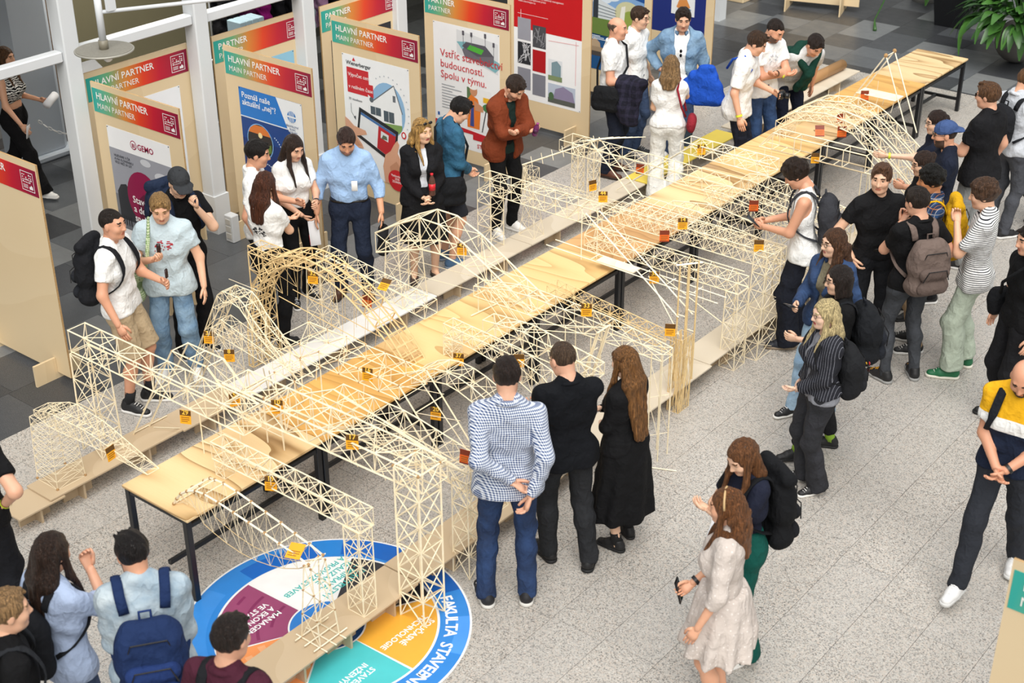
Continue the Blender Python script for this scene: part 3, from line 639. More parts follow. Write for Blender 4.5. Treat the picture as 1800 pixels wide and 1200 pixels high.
unit = mesh('floor_tile', [(x, y, z) for z in (-.012, 0) for y in (0, 1) for x in (0, 1)], [(4, 5, 7, 6), (0, 1, 5, 4), (2, 6, 7, 3), (0, 4, 6, 2), (1, 3, 7, 5)], granite())
unit2 = unit.copy(); unit2.materials.clear(); unit2.materials.append(slate())
def lay(tiles, me, name, mt):
    vis = []
    for (x0, x1, y0, y1) in tiles:
        q = [proj((x, y, 0)) for x in (x0, x1) for y in (y0, y1)]
        if min(a[2] for a in q) < 1: continue
        if max(a[0] for a in q) < -60 or min(a[0] for a in q) > 1860 or max(a[1] for a in q) < -60 or min(a[1] for a in q) > 1260: rest = 0
        else: rest = 1
        vis.append((rest, 1 / np.mean([a[2] for a in q]) ** 2 * (x1 - x0) * (y1 - y0), (x0, x1, y0, y1)))
    vis.sort(reverse=True); b = MB()
    for i, (r, a, (x0, x1, y0, y1)) in enumerate(vis):
        if r and i < 298:
            link(name, me, fl, (x0 + .0015, y0 + .0015, 0), None, (x1 - x0 - .003, y1 - y0 - .003, 1))
        else: b.box(x0 + .002, x1 - .002, y0 + .002, y1 - .002, -.012, 0)
    if b.V: o = b.build('outer_tiles', mt, fl); o['kind'] = 'stuff'
rt_ = random.Random(3); T1 = []; T2 = []
x = XB
while x < 9:
    x1 = x + .404; y = -4.6 + rt_.uniform(0, .7)
    while y < YB:
        y1 = min(y + rt_.choice((.62, .78, .78, .95)), YB)
        if y1 - y > .05: T1.append((x, x1, y, y1))
        y = y1
    x = x1
lay(T1, unit, 'floor_tile', unit.materials[0])
x = XB - .6 * 13
while x < 12:
    x1 = x + .6; y = -2 + rt_.uniform(0, .5)
    while y < 21:
        y1 = y + rt_.choice((.6, .6, .9, .45))
        if x1 <= XB + .01: T2.append((x, x1, y, y1))
        elif y1 > YB: T2.append((x, x1, max(y, YB), y1))
        y = y1
    x = x1
lay(T2, unit2, 'slate_tile', unit2.materials[0])
# ---- printed emblem stuck on the floor
class Print:
    def __init__(s, z=0.): s.b = MB(); s.mats = []; s.k = 0; s.z = z
    def m(s, c):
        q = mat('print_' + c, c, .45, .05, 8) if isinstance(c, str) else c
        if q not in s.mats: s.mats.append(q)
        return s.mats.index(q)
    def poly(s, pts, c, layer=0):
        "pts in board coordinates (x right, z up)"
        y = -.0022 - .0007 * layer - .00002 * s.k; s.k += 1; s.b.add([(p[0], y, p[1] + s.z) for p in pts], [tuple(range(len(pts)))], s.m(c))
    def rect(s, x0, x1, z0, z1, c, layer=0): s.poly([(x0, z0), (x1, z0), (x1, z1), (x0, z1)], c, layer)
    def ell(s, x, z, rx, rz, c, layer=0, n=28, a0=0, a1=360): s.poly([(x + rx * math.cos(R(a0 + (a1 - a0) * k / n)), z + rz * math.sin(R(a0 + (a1 - a0) * k / n))) for k in range(n + (a1 - a0 < 360))], c, layer)
    def line(s, pts, w, c, layer=0):
        for (ax, az), (bx, bz) in zip(pts[:-1], pts[1:]):
            L = math.hypot(bx - ax, bz - az) or 1; nx, nz = -(bz - az) / L * w / 2, (bx - ax) / L * w / 2
            s.poly([(ax + nx, az + nz), (ax - nx, az - nz), (bx - nx, bz - nz), (bx + nx, bz + nz)], c, layer)
    def build(s, name, parent): return s.b.build(name, s.mats, parent)
def ptxt(parent, body, x, z, size, c, layer=2, bold=.0, align='LEFT', space=1., rot=0, name='lettering'):
    if '\n' in body:
        for i, l in enumerate(body.split('\n')): ptxt(parent, l, x, z - i * size * space, size, c, layer, bold, align, space, rot, name)
        return
    bold = min(bold * .5, .01)
    return text(name, body, size, mat('print_' + c, c, .45, .05, 8), parent, Matrix.Translation((x, -.0022 - .0007 * layer - .0006, z)) @ Matrix.Rotation(R(rot), 4, 'Y') @ Matrix.Rotation(R(90), 4, 'X'), align, bold, space, .0004)
EC = (1.193, .392)
em = thing('floor_emblem', 'large round printed faculty emblem stuck on the floor under the near bench', 'floor sticker', (EC[0], EC[1], 0))
def sector(name, r0, r1, a0, a1, c, z, n=40):
    b = MB(); N = max(4, int(n * (a1 - a0) / 90)); V = []
    for zz in (z, z + .0008):
        for r in (r0, r1): V += [(r * math.cos(R(a0 + (a1 - a0) * k / N)), r * math.sin(R(a0 + (a1 - a0) * k / N)), zz) for k in range(N + 1)]
    M_ = N + 1; F = []
    for k in range(N): F += [(2*M_+k, 3*M_+k, 3*M_+k+1, 2*M_+k+1), (M_+k, 3*M_+k, 3*M_+k+1, M_+k+1)[::-1]]
    b.add(V, F); return b.build(name, mat('vinyl_' + c, c, .3, .12, 5), em)
sector('white_disc', 0, .97, 0, 360, 'f2f4f5', .0006)
for k in range(3): sector('outer_ring', .755, .955, k * 120 + 40, k * 120 + 160, '2f86d8', .0016)
for a0, a1, r0, r1, c in ((100, 128, .78, .955, '1565c0'), (140, 178, .755, .9, '1768c4'), (195, 250, .8, .955, '3d8fe0'), (62, 84, .755, .955, '1a5fb4'), (20, 44, .86, .955, '4c9af0')): sector('ring_pattern', r0, r1, a0, a1, c, .0024)
for a0, c, nm in ((122, 'f4f6f6', 'white_sector'), (182, '9a4a72', 'maroon_sector'), (242, 'f59a5c', 'orange_sector'), (302, '4ec4c8', 'teal_sector'), (2, 'f0b040', 'amber_sector'), (62, '33343a', 'dark_sector')):
    sector(nm, .262, .738, a0 + .7, a0 + 59.3, c, .0016)
for i, (r, a0, a1) in enumerate(((.36, 186, 222), (.45, 200, 238), (.55, 186, 206), (.66, 192, 200), (.62, 214, 236))): sector('sector_pattern', r, r + .022, a0, a1, '85335f', .0024)
for r, a0, a1 in ((.34, 250, 296), (.44, 246, 280), (.55, 252, 290)): sector('sector_pattern', r, r + .05, a0, a1, 'f7b07e', .0024)
sector('centre_disc', 0, .25, 0, 360, '2f7fd0', .0016); sector('centre_pattern', 0, .25, -60, 70, '123f74', .0024)
def ftxt(body, x, y, size, c, rz=-90, bold=.03, align='LEFT', space=1.05):
    if '\n' in body:
        for i, l in enumerate(body.split('\n')): ftxt(l, x - i * size * space, y, size, c, rz, bold, align)
        return
    bold *= .6
    return text('lettering', body, size, mat('print_' + c, c, .45, .05, 8), em, Matrix.Translation((x, y, .0034)) @ Matrix.Rotation(R(rz), 4, 'Z'), align, bold, space, .0004)
for i, ch in enumerate('FAKULTA STAVEBNÍ'):
    if ch == ' ': continue
    a = 58 - 4.25 * i; ftxt(ch, .795 * math.cos(R(a)), .795 * math.sin(R(a)), .115, 'f8fafc', a - 90, .035, 'CENTER')
ftxt('STAVITELSTVÍ\n– PŘÍPRAVA,\nREALIZACE\nA PROVOZ STAVEB', -.25, .6, .066, '3fb9b4', bold=.025)
ftxt('MANAGEMENT\nA EKONOMIKA\nVE STAVEBNICTVÍ', -.37, -.1, .062, 'f8fafc', bold=.03)
ftxt('SOUČASNÉ\nTECHNOLOGIE', .5, .48, .062, 'f8fafc', bold=.03); ftxt('STAVEBNÍ\nINŽENÝRSTVÍ', .52, -.12, .062, 'f8fafc', bold=.03); ftxt('MASTER', -.02, .2, .085, 'f8fafc', bold=.03)
# ---- hall frame: white posts and rails, gallery ceiling, rear walls
PW = mat('white_paint', 'd7dadc', .45, .05, 3)
def struct(o): o['kind'] = 'structure'; return o
PX = -4.32
for i, y in enumerate((2.78, 4.3, 5.75, 7.2, 8.65, 10.1, 11.6, 13.1, 14.35)):
    b = MB(); b.bevbox(PX - .1, PX + .08, y - .085, y + .085, 0, 3.6, .012); b.box(PX - .118, PX + .098, y - .098, y + .098, 0, .42); struct(b.build('trim_%d' % (i + 1), PW))
rails = [(-3.0, 2.69, 2.24), (2.87, 4.21, 2.24), (4.39, 5.66, 2.22)]
for i, (y0, y1, z) in enumerate(rails): struct(MB().bevbox(PX - .06, PX + .05, y0, y1, z, z + .1, .01).build('trim_%d' % (20 + i), PW))
for i, (y0, y1, z) in enumerate(((-3.0, 2.69, 2.95), (2.87, 4.21, 2.95), (4.39, 5.66, 2.95))): struct(MB().bevbox(PX - .06, PX + .05, y0, y1, z, z + .1, .01).build('trim_%d' % (30 + i), PW))
struct(MB().box(-14, PX - .12, -3, 21, 3.6, 3.9).build('ceiling', mat('ceiling_paint', 'c9c8c2', .8, .05, 2)))
struct(MB().box(-9.5, -9.3, -3, 21, 0, 3.6).build('wall_left', mat('olive_plaster', '8a8468', .8, .08, 2)))
struct(MB().box(-14, 12, 20.8, 21, 0, 3.6).build('wall_back', mat('grey_plaster', '8d8d88', .8, .08, 2)))
b = MB(); b.bevbox(-7.95, -7.45, 4.1, 4.75, 0, 3.6, .09); b.bevbox(-8.02, -7.38, 4.03, 4.82, 0, .08, .02); struct(b.build('trim_40', mat('pale_column', 'b9c2cc', .6, .05, 2)))
struct(MB().box(-9.3, -9.18, 4.2, 6.1, 0, 3.6).build('trim_41', wood('brown_panel', '7a6248', '5f4a36', (.8, .8, 3))))
# ---- exhibition boards
PLY = wood('plywood', 'e2cca6', 'd8bf96', (.5, 2.5, .6), .55, 0, .5)
EDGE = wood('plywood_edge', 'c9a674', '8f6a40', (1, 1, 30), .6)
def banner_mat():
    t = NT('banner_gradient'); x = t.n('ShaderNodeSeparateXYZ', {0: t.tc}).outputs; f = t.math('ADD', t.math('MULTIPLY', x[0], .86), t.math('MULTIPLY', x[2], -.12)); f = t.math('ADD', f, .2)
    return t.out(t.ramp(f, [(.02, lin('2aa79b')), (.2, lin('6fae7c')), (.38, lin('d98a3a')), (.56, lin('e2431f')), (.74, lin('c21831')), (1, lin('8c1238'))]), .4)
BAN = banner_mat()
BW, BH = 1.25, 2.02
def board(x, y, rz, label, title, sub='PARTNER', painter=None, feet=(.16, 1.05), w=BW):
    o = thing('exhibition_board', label, 'board', (x, y, 0), R(rz), 'plywood exhibition boards')
    b = MB(); b.box(0, w, 0, .018, .06, BH); b.M[2] = 0
    for i in (0, 1, 4, 5): b.M[i] = 1
    b.build('panel', [PLY, EDGE], o)
    for fx in feet:
        q = MB(); q.box(fx - .012, fx + .012, -.22, .24, 0, .058); q.box(fx - .012, fx + .012, -.22, -.002, .058, .2); q.box(fx - .012, fx + .012, .02, .24, .058, .2); q.build('foot', EDGE if 0 else PLY, o)
    if title:
        bn = MB().box(.015, w - .015, -.003, -.0004, 1.735, 1.965).build('banner', BAN, o)
        ptxt(bn, title, .07, 1.868, .092, 'f6f4ef', 4, .03); ptxt(bn, sub, .07, 1.775, .078, 'f0ede6', 4, .0)
        g = Print(); X, Z, S = w - .225, 1.765, .17
        for a, c, d, e in ((0, 1, 0, .035), (0, 1, .965, 1), (0, .035, 0, 1), (.965, 1, 0, 1)): g.rect(X + a*S, X + c*S, Z + d*S, Z + e*S, 'f3eeee', 4)
        rr = random.Random(5)
        for r in range(4):
            for c in range(6):
                x0 = .12 + c * .13; z0 = .42 + r * .125
                if rr.random() < .85: g.rect(X + x0*S, X + (x0 + .085)*S, Z + z0*S, Z + (z0 + rr.choice((.05, .085)))*S, 'f3eeee', 4)
        for r in range(3): g.rect(X + .12*S, X + .5*S, Z + (.14 + r*.075)*S, Z + (.17 + r*.075)*S, 'f3eeee', 4)
        g.poly([(X + a*S, Z + c*S) for a, c in ((.6, .12), (.88, .12), (.88, .26), (.76, .35), (.7, .26), (.6, .26))], 'f3eeee', 4); g.build('logo', bn)
    if painter: painter(o)
    return o
def poster(o, x0, x1, z0, z1, c, name='poster'):
    p = MB().box(x0, x1, -.0012, -.0002, z0, z1).build(name, mat('print_' + c, c, .4, .04, 6), o)
    k = MB()
    for x in (x0 + .012, x1 - .012):
        for z in (z0 + .012, z1 - .012): k.sphere((x, -.0015, z), .006, 6)
    k.build('pins', mat('pin_metal', '3a3a3c', .3, 0, Metallic=.8), p); p.children[0]['kind'] = 'stuff'
    return p
def P_gemo(o):
    p = poster(o, .16, 1.06, .42, 1.63, 'f2f3f5'); g = Print()
    g.rect(.16, 1.06, .78, 1.42, '9a9ca6'); g.rect(.16, 1.06, .6, .78, '6b6e76'); g.rect(.16, 1.06, .78, .95, '75787f', 1)
    for x, z, r in ((.9, 1.27, .07), (.98, 1.22, .09), (.84, 1.2, .06), (.68, 1.37, .05)): g.ell(x, z, r * 1.5, r * .7, 'c9cbd2', 1)
    g.poly([(.2, .7), (.2, .98), (.26, 1.06), (.34, 1.08), (.42, 1.0), (.42, .7)], '2a2b31', 1); g.poly([(.5, .72), (.5, .98), (.6, 1.06), (.74, 1.04), (.8, .9), (.86, .72)], '33343a', 1)
    g.ell(.6, .98, .25, .28, '8c0f45', 2); g.poly([(.5, .75), (.5, .96), (.6, 1.04), (.72, 1.02), (.79, .9), (.8, .8), (.72, .74)], '5e0b33', 3)
    g.line([(.72, .93), (1.0, .93)], .012, 'f2f3f5', 4)
    for k in range(5): g.rect(.2 + k*.035, .215 + k*.035, .64, .74, '1c1d22', 2)
    g.build('print', p); ptxt(p, 'GEMO', .59, 1.485, .082, '9b1745', 3, .04); 
    q = Print(); q.ell(.535, 1.515, .045, .045, '9b1745', 2); q.ell(.535, 1.515, .036, .036, 'f2f3f5', 3); q.rect(.515, .527, 1.49, 1.53, '9b1745', 4); q.rect(.53, .54, 1.49, 1.53, '9b1745', 4); q.rect(.545, .557, 1.49, 1.53, '9b1745', 4); q.build('emblem', p)
    ptxt(p, 'Stavební\na developerská\nspolečnost', .42, .92, .1, 'f6f4f4', 5, .015, space=.95); ptxt(p, 'HLEDÁME V ČR\nA NA SLOVENSKU\nVÍCE NEŽ 50 LET', .22, 1.34, .034, '3a3c44', 3)
def P_blue(o):
    p = poster(o, .18, 1.08, .42, 1.63, '0f3f86'); g = Print()
    g.rect(.18, 1.08, 1.33, 1.63, '1f78cc'); g.poly([(.72, 1.63), (1.08, 1.63), (1.08, 1.12), (.86, 1.33)], 'eef2f5', 1); g.line([(.18, 1.33), (.86, 1.33)], .012, 'dfe9f2', 2); g.rect(.18, 1.08, .42, 1.1, '0d3070', 0)
    g.ell(.44, 1.1, .19, .19, '7fb4e6', 2); g.ell(.44, 1.1, .18, .18, '2c2420', 3); g.poly([(.28, 1.18), (.6, 1.18), (.57, 1.23), (.5, 1.27), (.38, 1.27), (.31, 1.23)], 'd9782e', 4); g.ell(.45, 1.17, .03, .03, 'f7e3a8', 5); g.rect(.40, .50, 1.0, 1.1, '6a4b3a', 4); g.poly([(.48, .94), (.6, 1.02), (.6, 1.1), (.5, 1.05)], '5d7a2c', 4)
    g.ell(.86, .93, .18, .18, '7fb4e6', 2); g.ell(.86, .93, .17, .17, 'b8cbe0', 3); g.poly([(.7, .88), (1.0, .9), (1.02, .98), (.74, .99)], '6b6e6f', 4); g.poly([(.71, .93), (.85, .9), (.88, .97), (.74, 1.0)], 'a9b23c', 5); g.poly([(.75, .8), (.98, .82), (.93, .9), (.72, .88)], '4d545c', 4)
    g.ell(.42, .62, .17, .17, '7fb4e6', 2); g.ell(.42, .62, .16, .16, '8fa2ba', 3); g.rect(.3, .55, .55, .63, '5e5048', 4)
    for k in range(16): a = R(60 - k * 7); g.ell(.55 + .22 * math.cos(a), 1.0 + .22 * math.sin(a), .008, .008, 'c6d8ee', 4, 8); g.ell(.5 + .2 * math.cos(a + .9), .64 + .24 * math.sin(a + .9), .008, .008, 'c6d8ee', 4, 8)
    g.ell(.93, 1.47, .06, .06, '2f7cc4', 3); g.rect(.86, 1.0, 1.462, 1.478, 'eef2f5', 4)
    for k in range(4): g.rect(.895 + k * .02, .903 + k * .02, 1.4, 1.54, 'eef2f5', 4)
    g.build('print', p); ptxt(p, 'Poznáš naše\naktuální „nej“?', .22, 1.53, .085, 'f4f7fa', 3, .025, space=.9); ptxt(p, 'ŘEDITELSTVÍ\nSILNIC\nA DÁLNIC', .93, 1.36, .03, '33557f', 3, 0, 'CENTER')
def P_wien(o):
    p = poster(o, .14, 1.1, .3, 1.64, 'f1f3f5'); g = Print()
    g.rect(.2, .52, 1.36, 1.5, 'c8242c', 1); g.rect(.2, .58, 1.22, 1.36, 'c8242c', 1)
    g.ell(.78, 1.13, .25, .3, '8fb8dc', 0); g.ell(.78, .98, .2, .12, '7ea05c', 1); g.poly([(.5, 1.05), (.5, 1.25), (.58, 1.2), (.88, 1.42), (.98, 1.15), (.98, 1.0), (.5, .96)], 'eef1f3', 2); g.line([(.58, 1.2), (.88, 1.42), (.99, 1.13)], .012, '6a7078', 3)
    g.rect(.53, .68, 1.04, 1.13, '4d5a64', 3); g.rect(.72, .87, 1.0, 1.12, '4d5a64', 3); g.rect(.86, .9, 1.24, 1.31, '6a7078', 3); g.rect(.6, .605, 1.04, 1.13, 'e8ecee', 4); g.rect(.79, .795, 1.0, 1.12, 'e8ecee', 4); g.ell(.55, 1.2, .03, .03, '59626a', 3)
    tab = [(.3, .74), (.36, 1.08), (.92, .92), (.86, .52)]; g.poly(tab, '23252b', 4); g.poly([(.335, .77), (.385, 1.03), (.885, .885), (.835, .575)], 'e6eaee', 5); g.poly([(.6, .67), (.64, .955), (.885, .885), (.835, .575)], 'b9262f', 6); g.poly([(.385, 1.03), (.88, .885), (.875, .86), (.38, 1.0)], '3f6ea8', 6); g.poly([(.66, .8), (.67, .88), (.78, .85), (.77, .77)], 'd9dee2', 7); g.poly([(.67, .79), (.7, .84), (.75, .83), (.76, .79)], '5d6a55', 8)
    sk = 'd8a487'
    g.poly([(.14, .6), (.14, .93), (.2, .9), (.27, .85), (.44, .83), (.46, .79), (.3, .74), (.38, .66), (.4, .62), (.28, .6)], sk, 9); g.poly([(.14, .63), (.14, .7), (.3, .7), (.37, .64), (.26, .62)], 'c48e70', 10)
    g.poly([(.7, .3), (.68, .48), (.72, .62), (.8, .68), (.85, .76), (.9, .82), (.93, .78), (.9, .68), (.95, .6), (.98, .5), (.97, .3)], sk, 9); g.poly([(.8, .36), (.78, .5), (.88, .58), (.95, .5), (.95, .36)], 'c48e70', 10)
    g.ell(.88, .36, .13, .12, 'c8242c', 11); g.ell(1.0, .9, .035, .04, 'c8242c', 6); g.ell(1.0, .9, .02, .025, 'f1f3f5', 7)
    for k in range(14): a = R(120 - k * 12); g.ell(.78 + .3 * math.cos(a), 1.13 + .37 * math.sin(a), .01, .008, 'b9c0c8', 2, 8)
    g.line([(.24, 1.1), (.24, 1.0), (.29, .94)], .005, '44484e', 3); g.poly([(.3, .92), (.27, .95), (.3, .97)], '44484e', 3); g.poly([(.29, 1.58), (.34, 1.58), (.315, 1.62)], 'c8242c', 3)
    g.build('print', p); ptxt(p, 'Wienerberger', .2, 1.53, .062, '22242a', 3, .03); ptxt(p, 'Výpočet ceny\nv reálném čase', .22, 1.405, .058, 'f6f6f6', 3, space=2.3); ptxt(p, '3D vizualizace', .21, 1.14, .035, '44484e', 3); ptxt(p, 'Vyzkoušejte\nZDE\nZDARMA', .88, .4, .035, 'f6f6f6', 12, 0, 'CENTER')
def P_strabag(o):
    p = poster(o, .13, 1.1, .22, 1.66, 'eef0f3'); g = Print()
    g.poly([(.48, 1.62), (1.08, 1.55), (1.08, 1.2), (.48, 1.35)], 'd9dce0', 0); g.poly([(.48, 1.48), (.6, 1.36), (1.04, 1.22), (1.1, 1.28), (1.1, 1.34), (.62, 1.5)], '7fb4bd', 1); g.poly([(.56, 1.4), (.6, 1.32), (.95, 1.27), (1.02, 1.33), (1.02, 1.4), (.64, 1.48)], '6b6a74', 2); g.poly([(.56, 1.44), (.62, 1.5), (.9, 1.5), (1.02, 1.4), (.78, 1.36)], '55545e', 3); g.poly([(.63, 1.42), (.68, 1.475), (.88, 1.45), (.84, 1.39)], '4fae3d', 4)
    for x, z in ((.58, 1.5), (.7, 1.5), (.9, 1.52), (1.02, 1.44)): g.line([(x, z - .06), (x, z + .1)], .006, '6b6a74', 4); g.rect(x - .015, x + .015, z + .07, z + .12, '55545e', 5)
    g.rect(.62, .98, .48, .98, 'e9ebee', 1); g.rect(.62, .7, .62, .98, '5d7a52', 2); g.poly([(.62, .5), (.62, .82), (.68, .9), (.78, .86), (.82, .72), (.8, .5)], 'e07a2c', 3); g.poly([(.66, .52), (.68, .78), (.72, .78), (.72, .52)], '3a4a8c', 4); g.ell(.72, .95, .055, .065, 'c98f6c', 4); g.ell(.71, 1.0, .07, .04, 'f0f0f0', 5); g.poly([(.72, .84), (.86, .78), (.86, .72), (.74, .72)], 'c98f6c', 5); g.rect(.86, 1.0, .84, .9, 'e8b428', 5); g.ell(.93, .78, .08, .05, '3f7a4c', 4); g.line([(.9, .74), (.84, .48)], .014, '33343a', 4); g.line([(.94, .74), (.98, .48)], .014, '33343a', 4)
    g.poly([(.13, .42), (.7, .42), (.7, .36), (1.1, .36), (1.1, .43), (.13, .5)], 'c01f2c', 3); g.rect(.17, .2, .55, .59, '2f5fa8', 3)
    for k in range(9): g.rect(.24, .24 + (.2, .3, .16, .26, .22, .18, .28, .2, .24)[k] , .93 - k * .034, .94 - k * .034, '9aa0a8', 2)
    g.build('print', p); ptxt(p, 'Vstříc stavebnictví\nbudoucnosti.\nSpolu v týmu.', .23, 1.27, .125, 'c8323c', 6, .0, space=1.); ptxt(p, 'STRABAG', .76, .27, .07, 'c8323c', 4, .03)
def P_ober(o):
    p = poster(o, .1, 1.12, .38, 1.98, 'f3f4f6'); g = Print(); rd = 'c4131c'
    g.rect(.1, 1.12, 1.26, 1.98, rd)
    for x, z, c in ((.16, 1.12, '9a9ba6'), (.39, 1.06, '4a4b50'), (.16, .82, '2a2b30'), (.39, .76, 'b0141c'), (.39, .46, '7d7e8a'), (.16, .5, '8a8b96')): g.rect(x, x + .2, z, z + .27, c, 1)
    rr = random.Random(2)
    for k in range(16): g.line([(.16 + rr.uniform(0, .2), .82 + rr.uniform(0, .27)), (.16 + rr.uniform(0, .2), .82 + rr.uniform(0, .27))], .008, 'c9cacf', 2)
    for k in range(10): g.line([(.39 + rr.uniform(0, .2), 1.06 + rr.uniform(0, .27)), (.39 + rr.uniform(0, .2), 1.06 + rr.uniform(0, .27))], .01, '8a8b90', 2)
    g.rect(.63, .84, .7, .96, 'dfe3e8', 1); g.poly([(.68, .75), (.68, .92), (.76, .95), (.82, .9), (.82, .74)], '7c96a0', 2); g.rect(.63, .84, .7, .76, '7d8f66', 3); g.rect(.63, 1.04, .42, .66, 'b9c4d6', 1); g.poly([(.7, .44), (.74, .6), (.86, .65), (1.0, .6), (1.04, .46)], '8f86a4', 2); g.rect(.63, 1.04, .42, .48, '5a5d58', 3); g.ell(.68, .5, .04, .05, '4d6a48', 4)
    for a, b in (((.16, 1.44), (.62, 1.44)), ((.21, 1.49), (.21, 1.38)), ((.17, 1.71), (.52, 1.71)), ((.63, 1.18), (1.08, 1.2)), ((1.04, .7), (1.04, 1.24))): g.line([a, b], .005, 'e08a90' if a[1] < 1.3 else 'f3dede', 2)
    g.rect(.76, .79, 1.86, 1.92, 'f6f6f6', 2); g.rect(.79, .81, 1.85, 1.87, 'f6f6f6', 2); g.build('print', p)
    ptxt(p, 'BIM', .17, 1.83, .1, 'f8f6f6', 3, .03); ptxt(p, 'NÁS BAVÍ', .17, 1.735, .1, 'f8f6f6', 3); ptxt(p, 'OBERMEYER', .84, 1.87, .048, 'f8f6f6', 3, .02); ptxt(p, 'Projektování, modelování, projektový management\nGeodetické a projektové práce\nwww.obermeyer.cz', .17, 1.65, .033, 'f3dede', 3)
def P_build(o):
    p = poster(o, .1, 1.14, .38, 1.98, '12406e'); g = Print(-.24); g.rect(.1, 1.14, 1.98, 2.22, '1a4f94')
    g.rect(.1, 1.14, 1.3, 1.98, '7fa6d4'); g.poly([(.1, 1.78), (1.14, 1.6), (1.14, 1.98), (.1, 1.98)], '1a4f94', 1)
    for x, z, r in ((.3, 1.62, .1), (.45, 1.56, .13), (.62, 1.6, .1)): g.ell(x, z, r * 1.5, r * .55, 'd6e2ee', 1)
    g.rect(.1, .3, 1.32, 1.52, '2f3640', 2); g.poly([(.36, 1.3), (.36, 1.52), (.44, 1.55), (.72, 1.46), (.72, 1.3)], 'cfd6da', 2); g.rect(.36, .44, 1.3, 1.54, '30363e', 3)
    for k in range(4): g.line([(.44, 1.34 + k*.045), (.72, 1.33 + k*.035)], .008, '5a6670', 4)
    g.poly([(.1, 1.1), (1.14, 1.06), (1.14, 1.3), (.1, 1.3)], '66803c', 2); g.ell(.9, 1.42, .2, .16, 'c9c7a0', 3); g.ell(.96, 1.34, .16, .13, '8fa04a', 4); g.poly([(.75, 1.2), (.8, 1.5), (.86, 1.52), (.84, 1.2)], 'e8e6de', 5); g.poly([(.98, 1.2), (1.0, 1.5), (1.06, 1.52), (1.08, 1.2)], 'e8e6de', 5)
    g.rect(.1, 1.14, .62, 1.06, '1b5288', 2); g.rect(.1, 1.14, .8, .9, '4a4440', 3); g.poly([(.3, .86), (.32, .98), (.4, 1.04), (.48, .98), (.5, .86)], 'b79f82', 4); g.rect(.12, .6, .86, .92, 'a08a70', 4)
    for k in range(3): g.rect(.16, .6 - .06 * k, 1.02 + .02 * k, 1.03 + .02 * k, 'dfe9f2', 5)
    g.build('print', p)
def P_navy(o):
    p = poster(o, .1, 1.12, .52, 1.98, '1f2f78'); g = Print(-.26)
    g.poly([(.1, 1.98), (.1, 1.9), (.5, 1.74), (1.12, 1.56), (1.12, 1.64), (.6, 1.84)], 'c0703a', 1)
    for k in range(12): g.line([(.2 + .05*k, 1.86 - .022*k), (.42 + .03*k, 1.35 + .01*k)], .006, '7a5a6a', 1)
    for z, c in ((1.72, 'd8c25a'), (1.4, '7fb4c4'), (1.06, 'd88f4e')):
        g.rect(.58, .95, z, z + .27, 'e9edf0', 2); g.poly([(.66, z + .1), (.7, z + .2), (.82, z + .22), (.88, z + .12), (.78, z + .05)], c, 3); g.poly([(.68, z + .08), (.8, z + .02), (.9, z + .09), (.8, z + .13)], '4a7aa8', 4)
    g.build('print', p); ptxt(p, 'a\n9', .2, 1.14, .16, 'e9edf0', 3, .02)
def P_sky(o):
    p = poster(o, .14, 1.1, .5, 1.62, '8fc4de'); g = Print(); g.poly([(.62, 1.38), (.78, 1.5), (1.02, 1.5), (.86, 1.38)], 'f0e22c', 1); g.rect(.14, 1.1, .5, 1.0, 'b8d8e6', 1); g.build('print', p); ptxt(p, 'COLAS', .7, 1.415, .07, '2a3a52', 3, .02)
def P_white(o): poster(o, .14, 1.1, .4, 1.62, 'eef0f3')
def P_black(o):
    p = poster(o, .14, 1.1, .4, 1.62, '20242e'); g = Print(); g.rect(.55, .9, 1.2, 1.5, 'e8e8ea', 1); g.build('print', p)
HP = 'HLAVNÍ PARTNER'
board(-4.07, 1.31, 0, 'plain plywood board with only a red banner end, leftmost in the foreground', HP, 'MAIN PARTNER')
board(-4.22, 2.9, 0, 'plywood board with a poster of a dark maroon disc on a grey photo', HP, 'MAIN PARTNER', P_gemo)
board(-4.44, 2.99, 90, 'plywood board with blank white poster, behind the maroon disc poster', HP, 'MAIN PARTNER', P_white)
board(-4.11, 4.42, 0, 'plywood board with a blue poster of round photographs', HP, 'MAIN PARTNER', P_blue)
board(-4.4, 4.53, 90, 'plywood board with a pale blue poster and yellow diamond', 'PARTNER', 'PARTNER', P_sky)
board(-4.02, 5.84, 0, 'plywood board with a white poster of hands holding a tablet', HP, 'MAIN PARTNER', P_wien)
board(-4.32, 5.98, 90, 'plywood board with a black poster, behind the tablet poster board', 'PARTNER', 'PARTNER', P_black)
board(-4.0, 7.3, 0, 'plywood board with a white poster of a stadium and a surveyor', 'PARTNER', 'PARTNER', P_strabag)
board(-3.95, 8.75, 0, 'plywood board with a red and white poster of grey squares', None, '', P_ober)
board(-4.1, 10.25, 0, 'plywood board with a blue poster of buildings under a cloudy sky', None, '', P_build)
board(-4.12, 11.8, 0, 'plywood board with a navy poster of three small white pictures', None, '', P_navy)
board(5.29, 1.14, 0, 'plywood board with a teal banner corner at the lower right edge', HP, 'MAIN PARTNER', lambda o: poster(o, .2, 1.1, .42, 1.62, '4a6fae'))
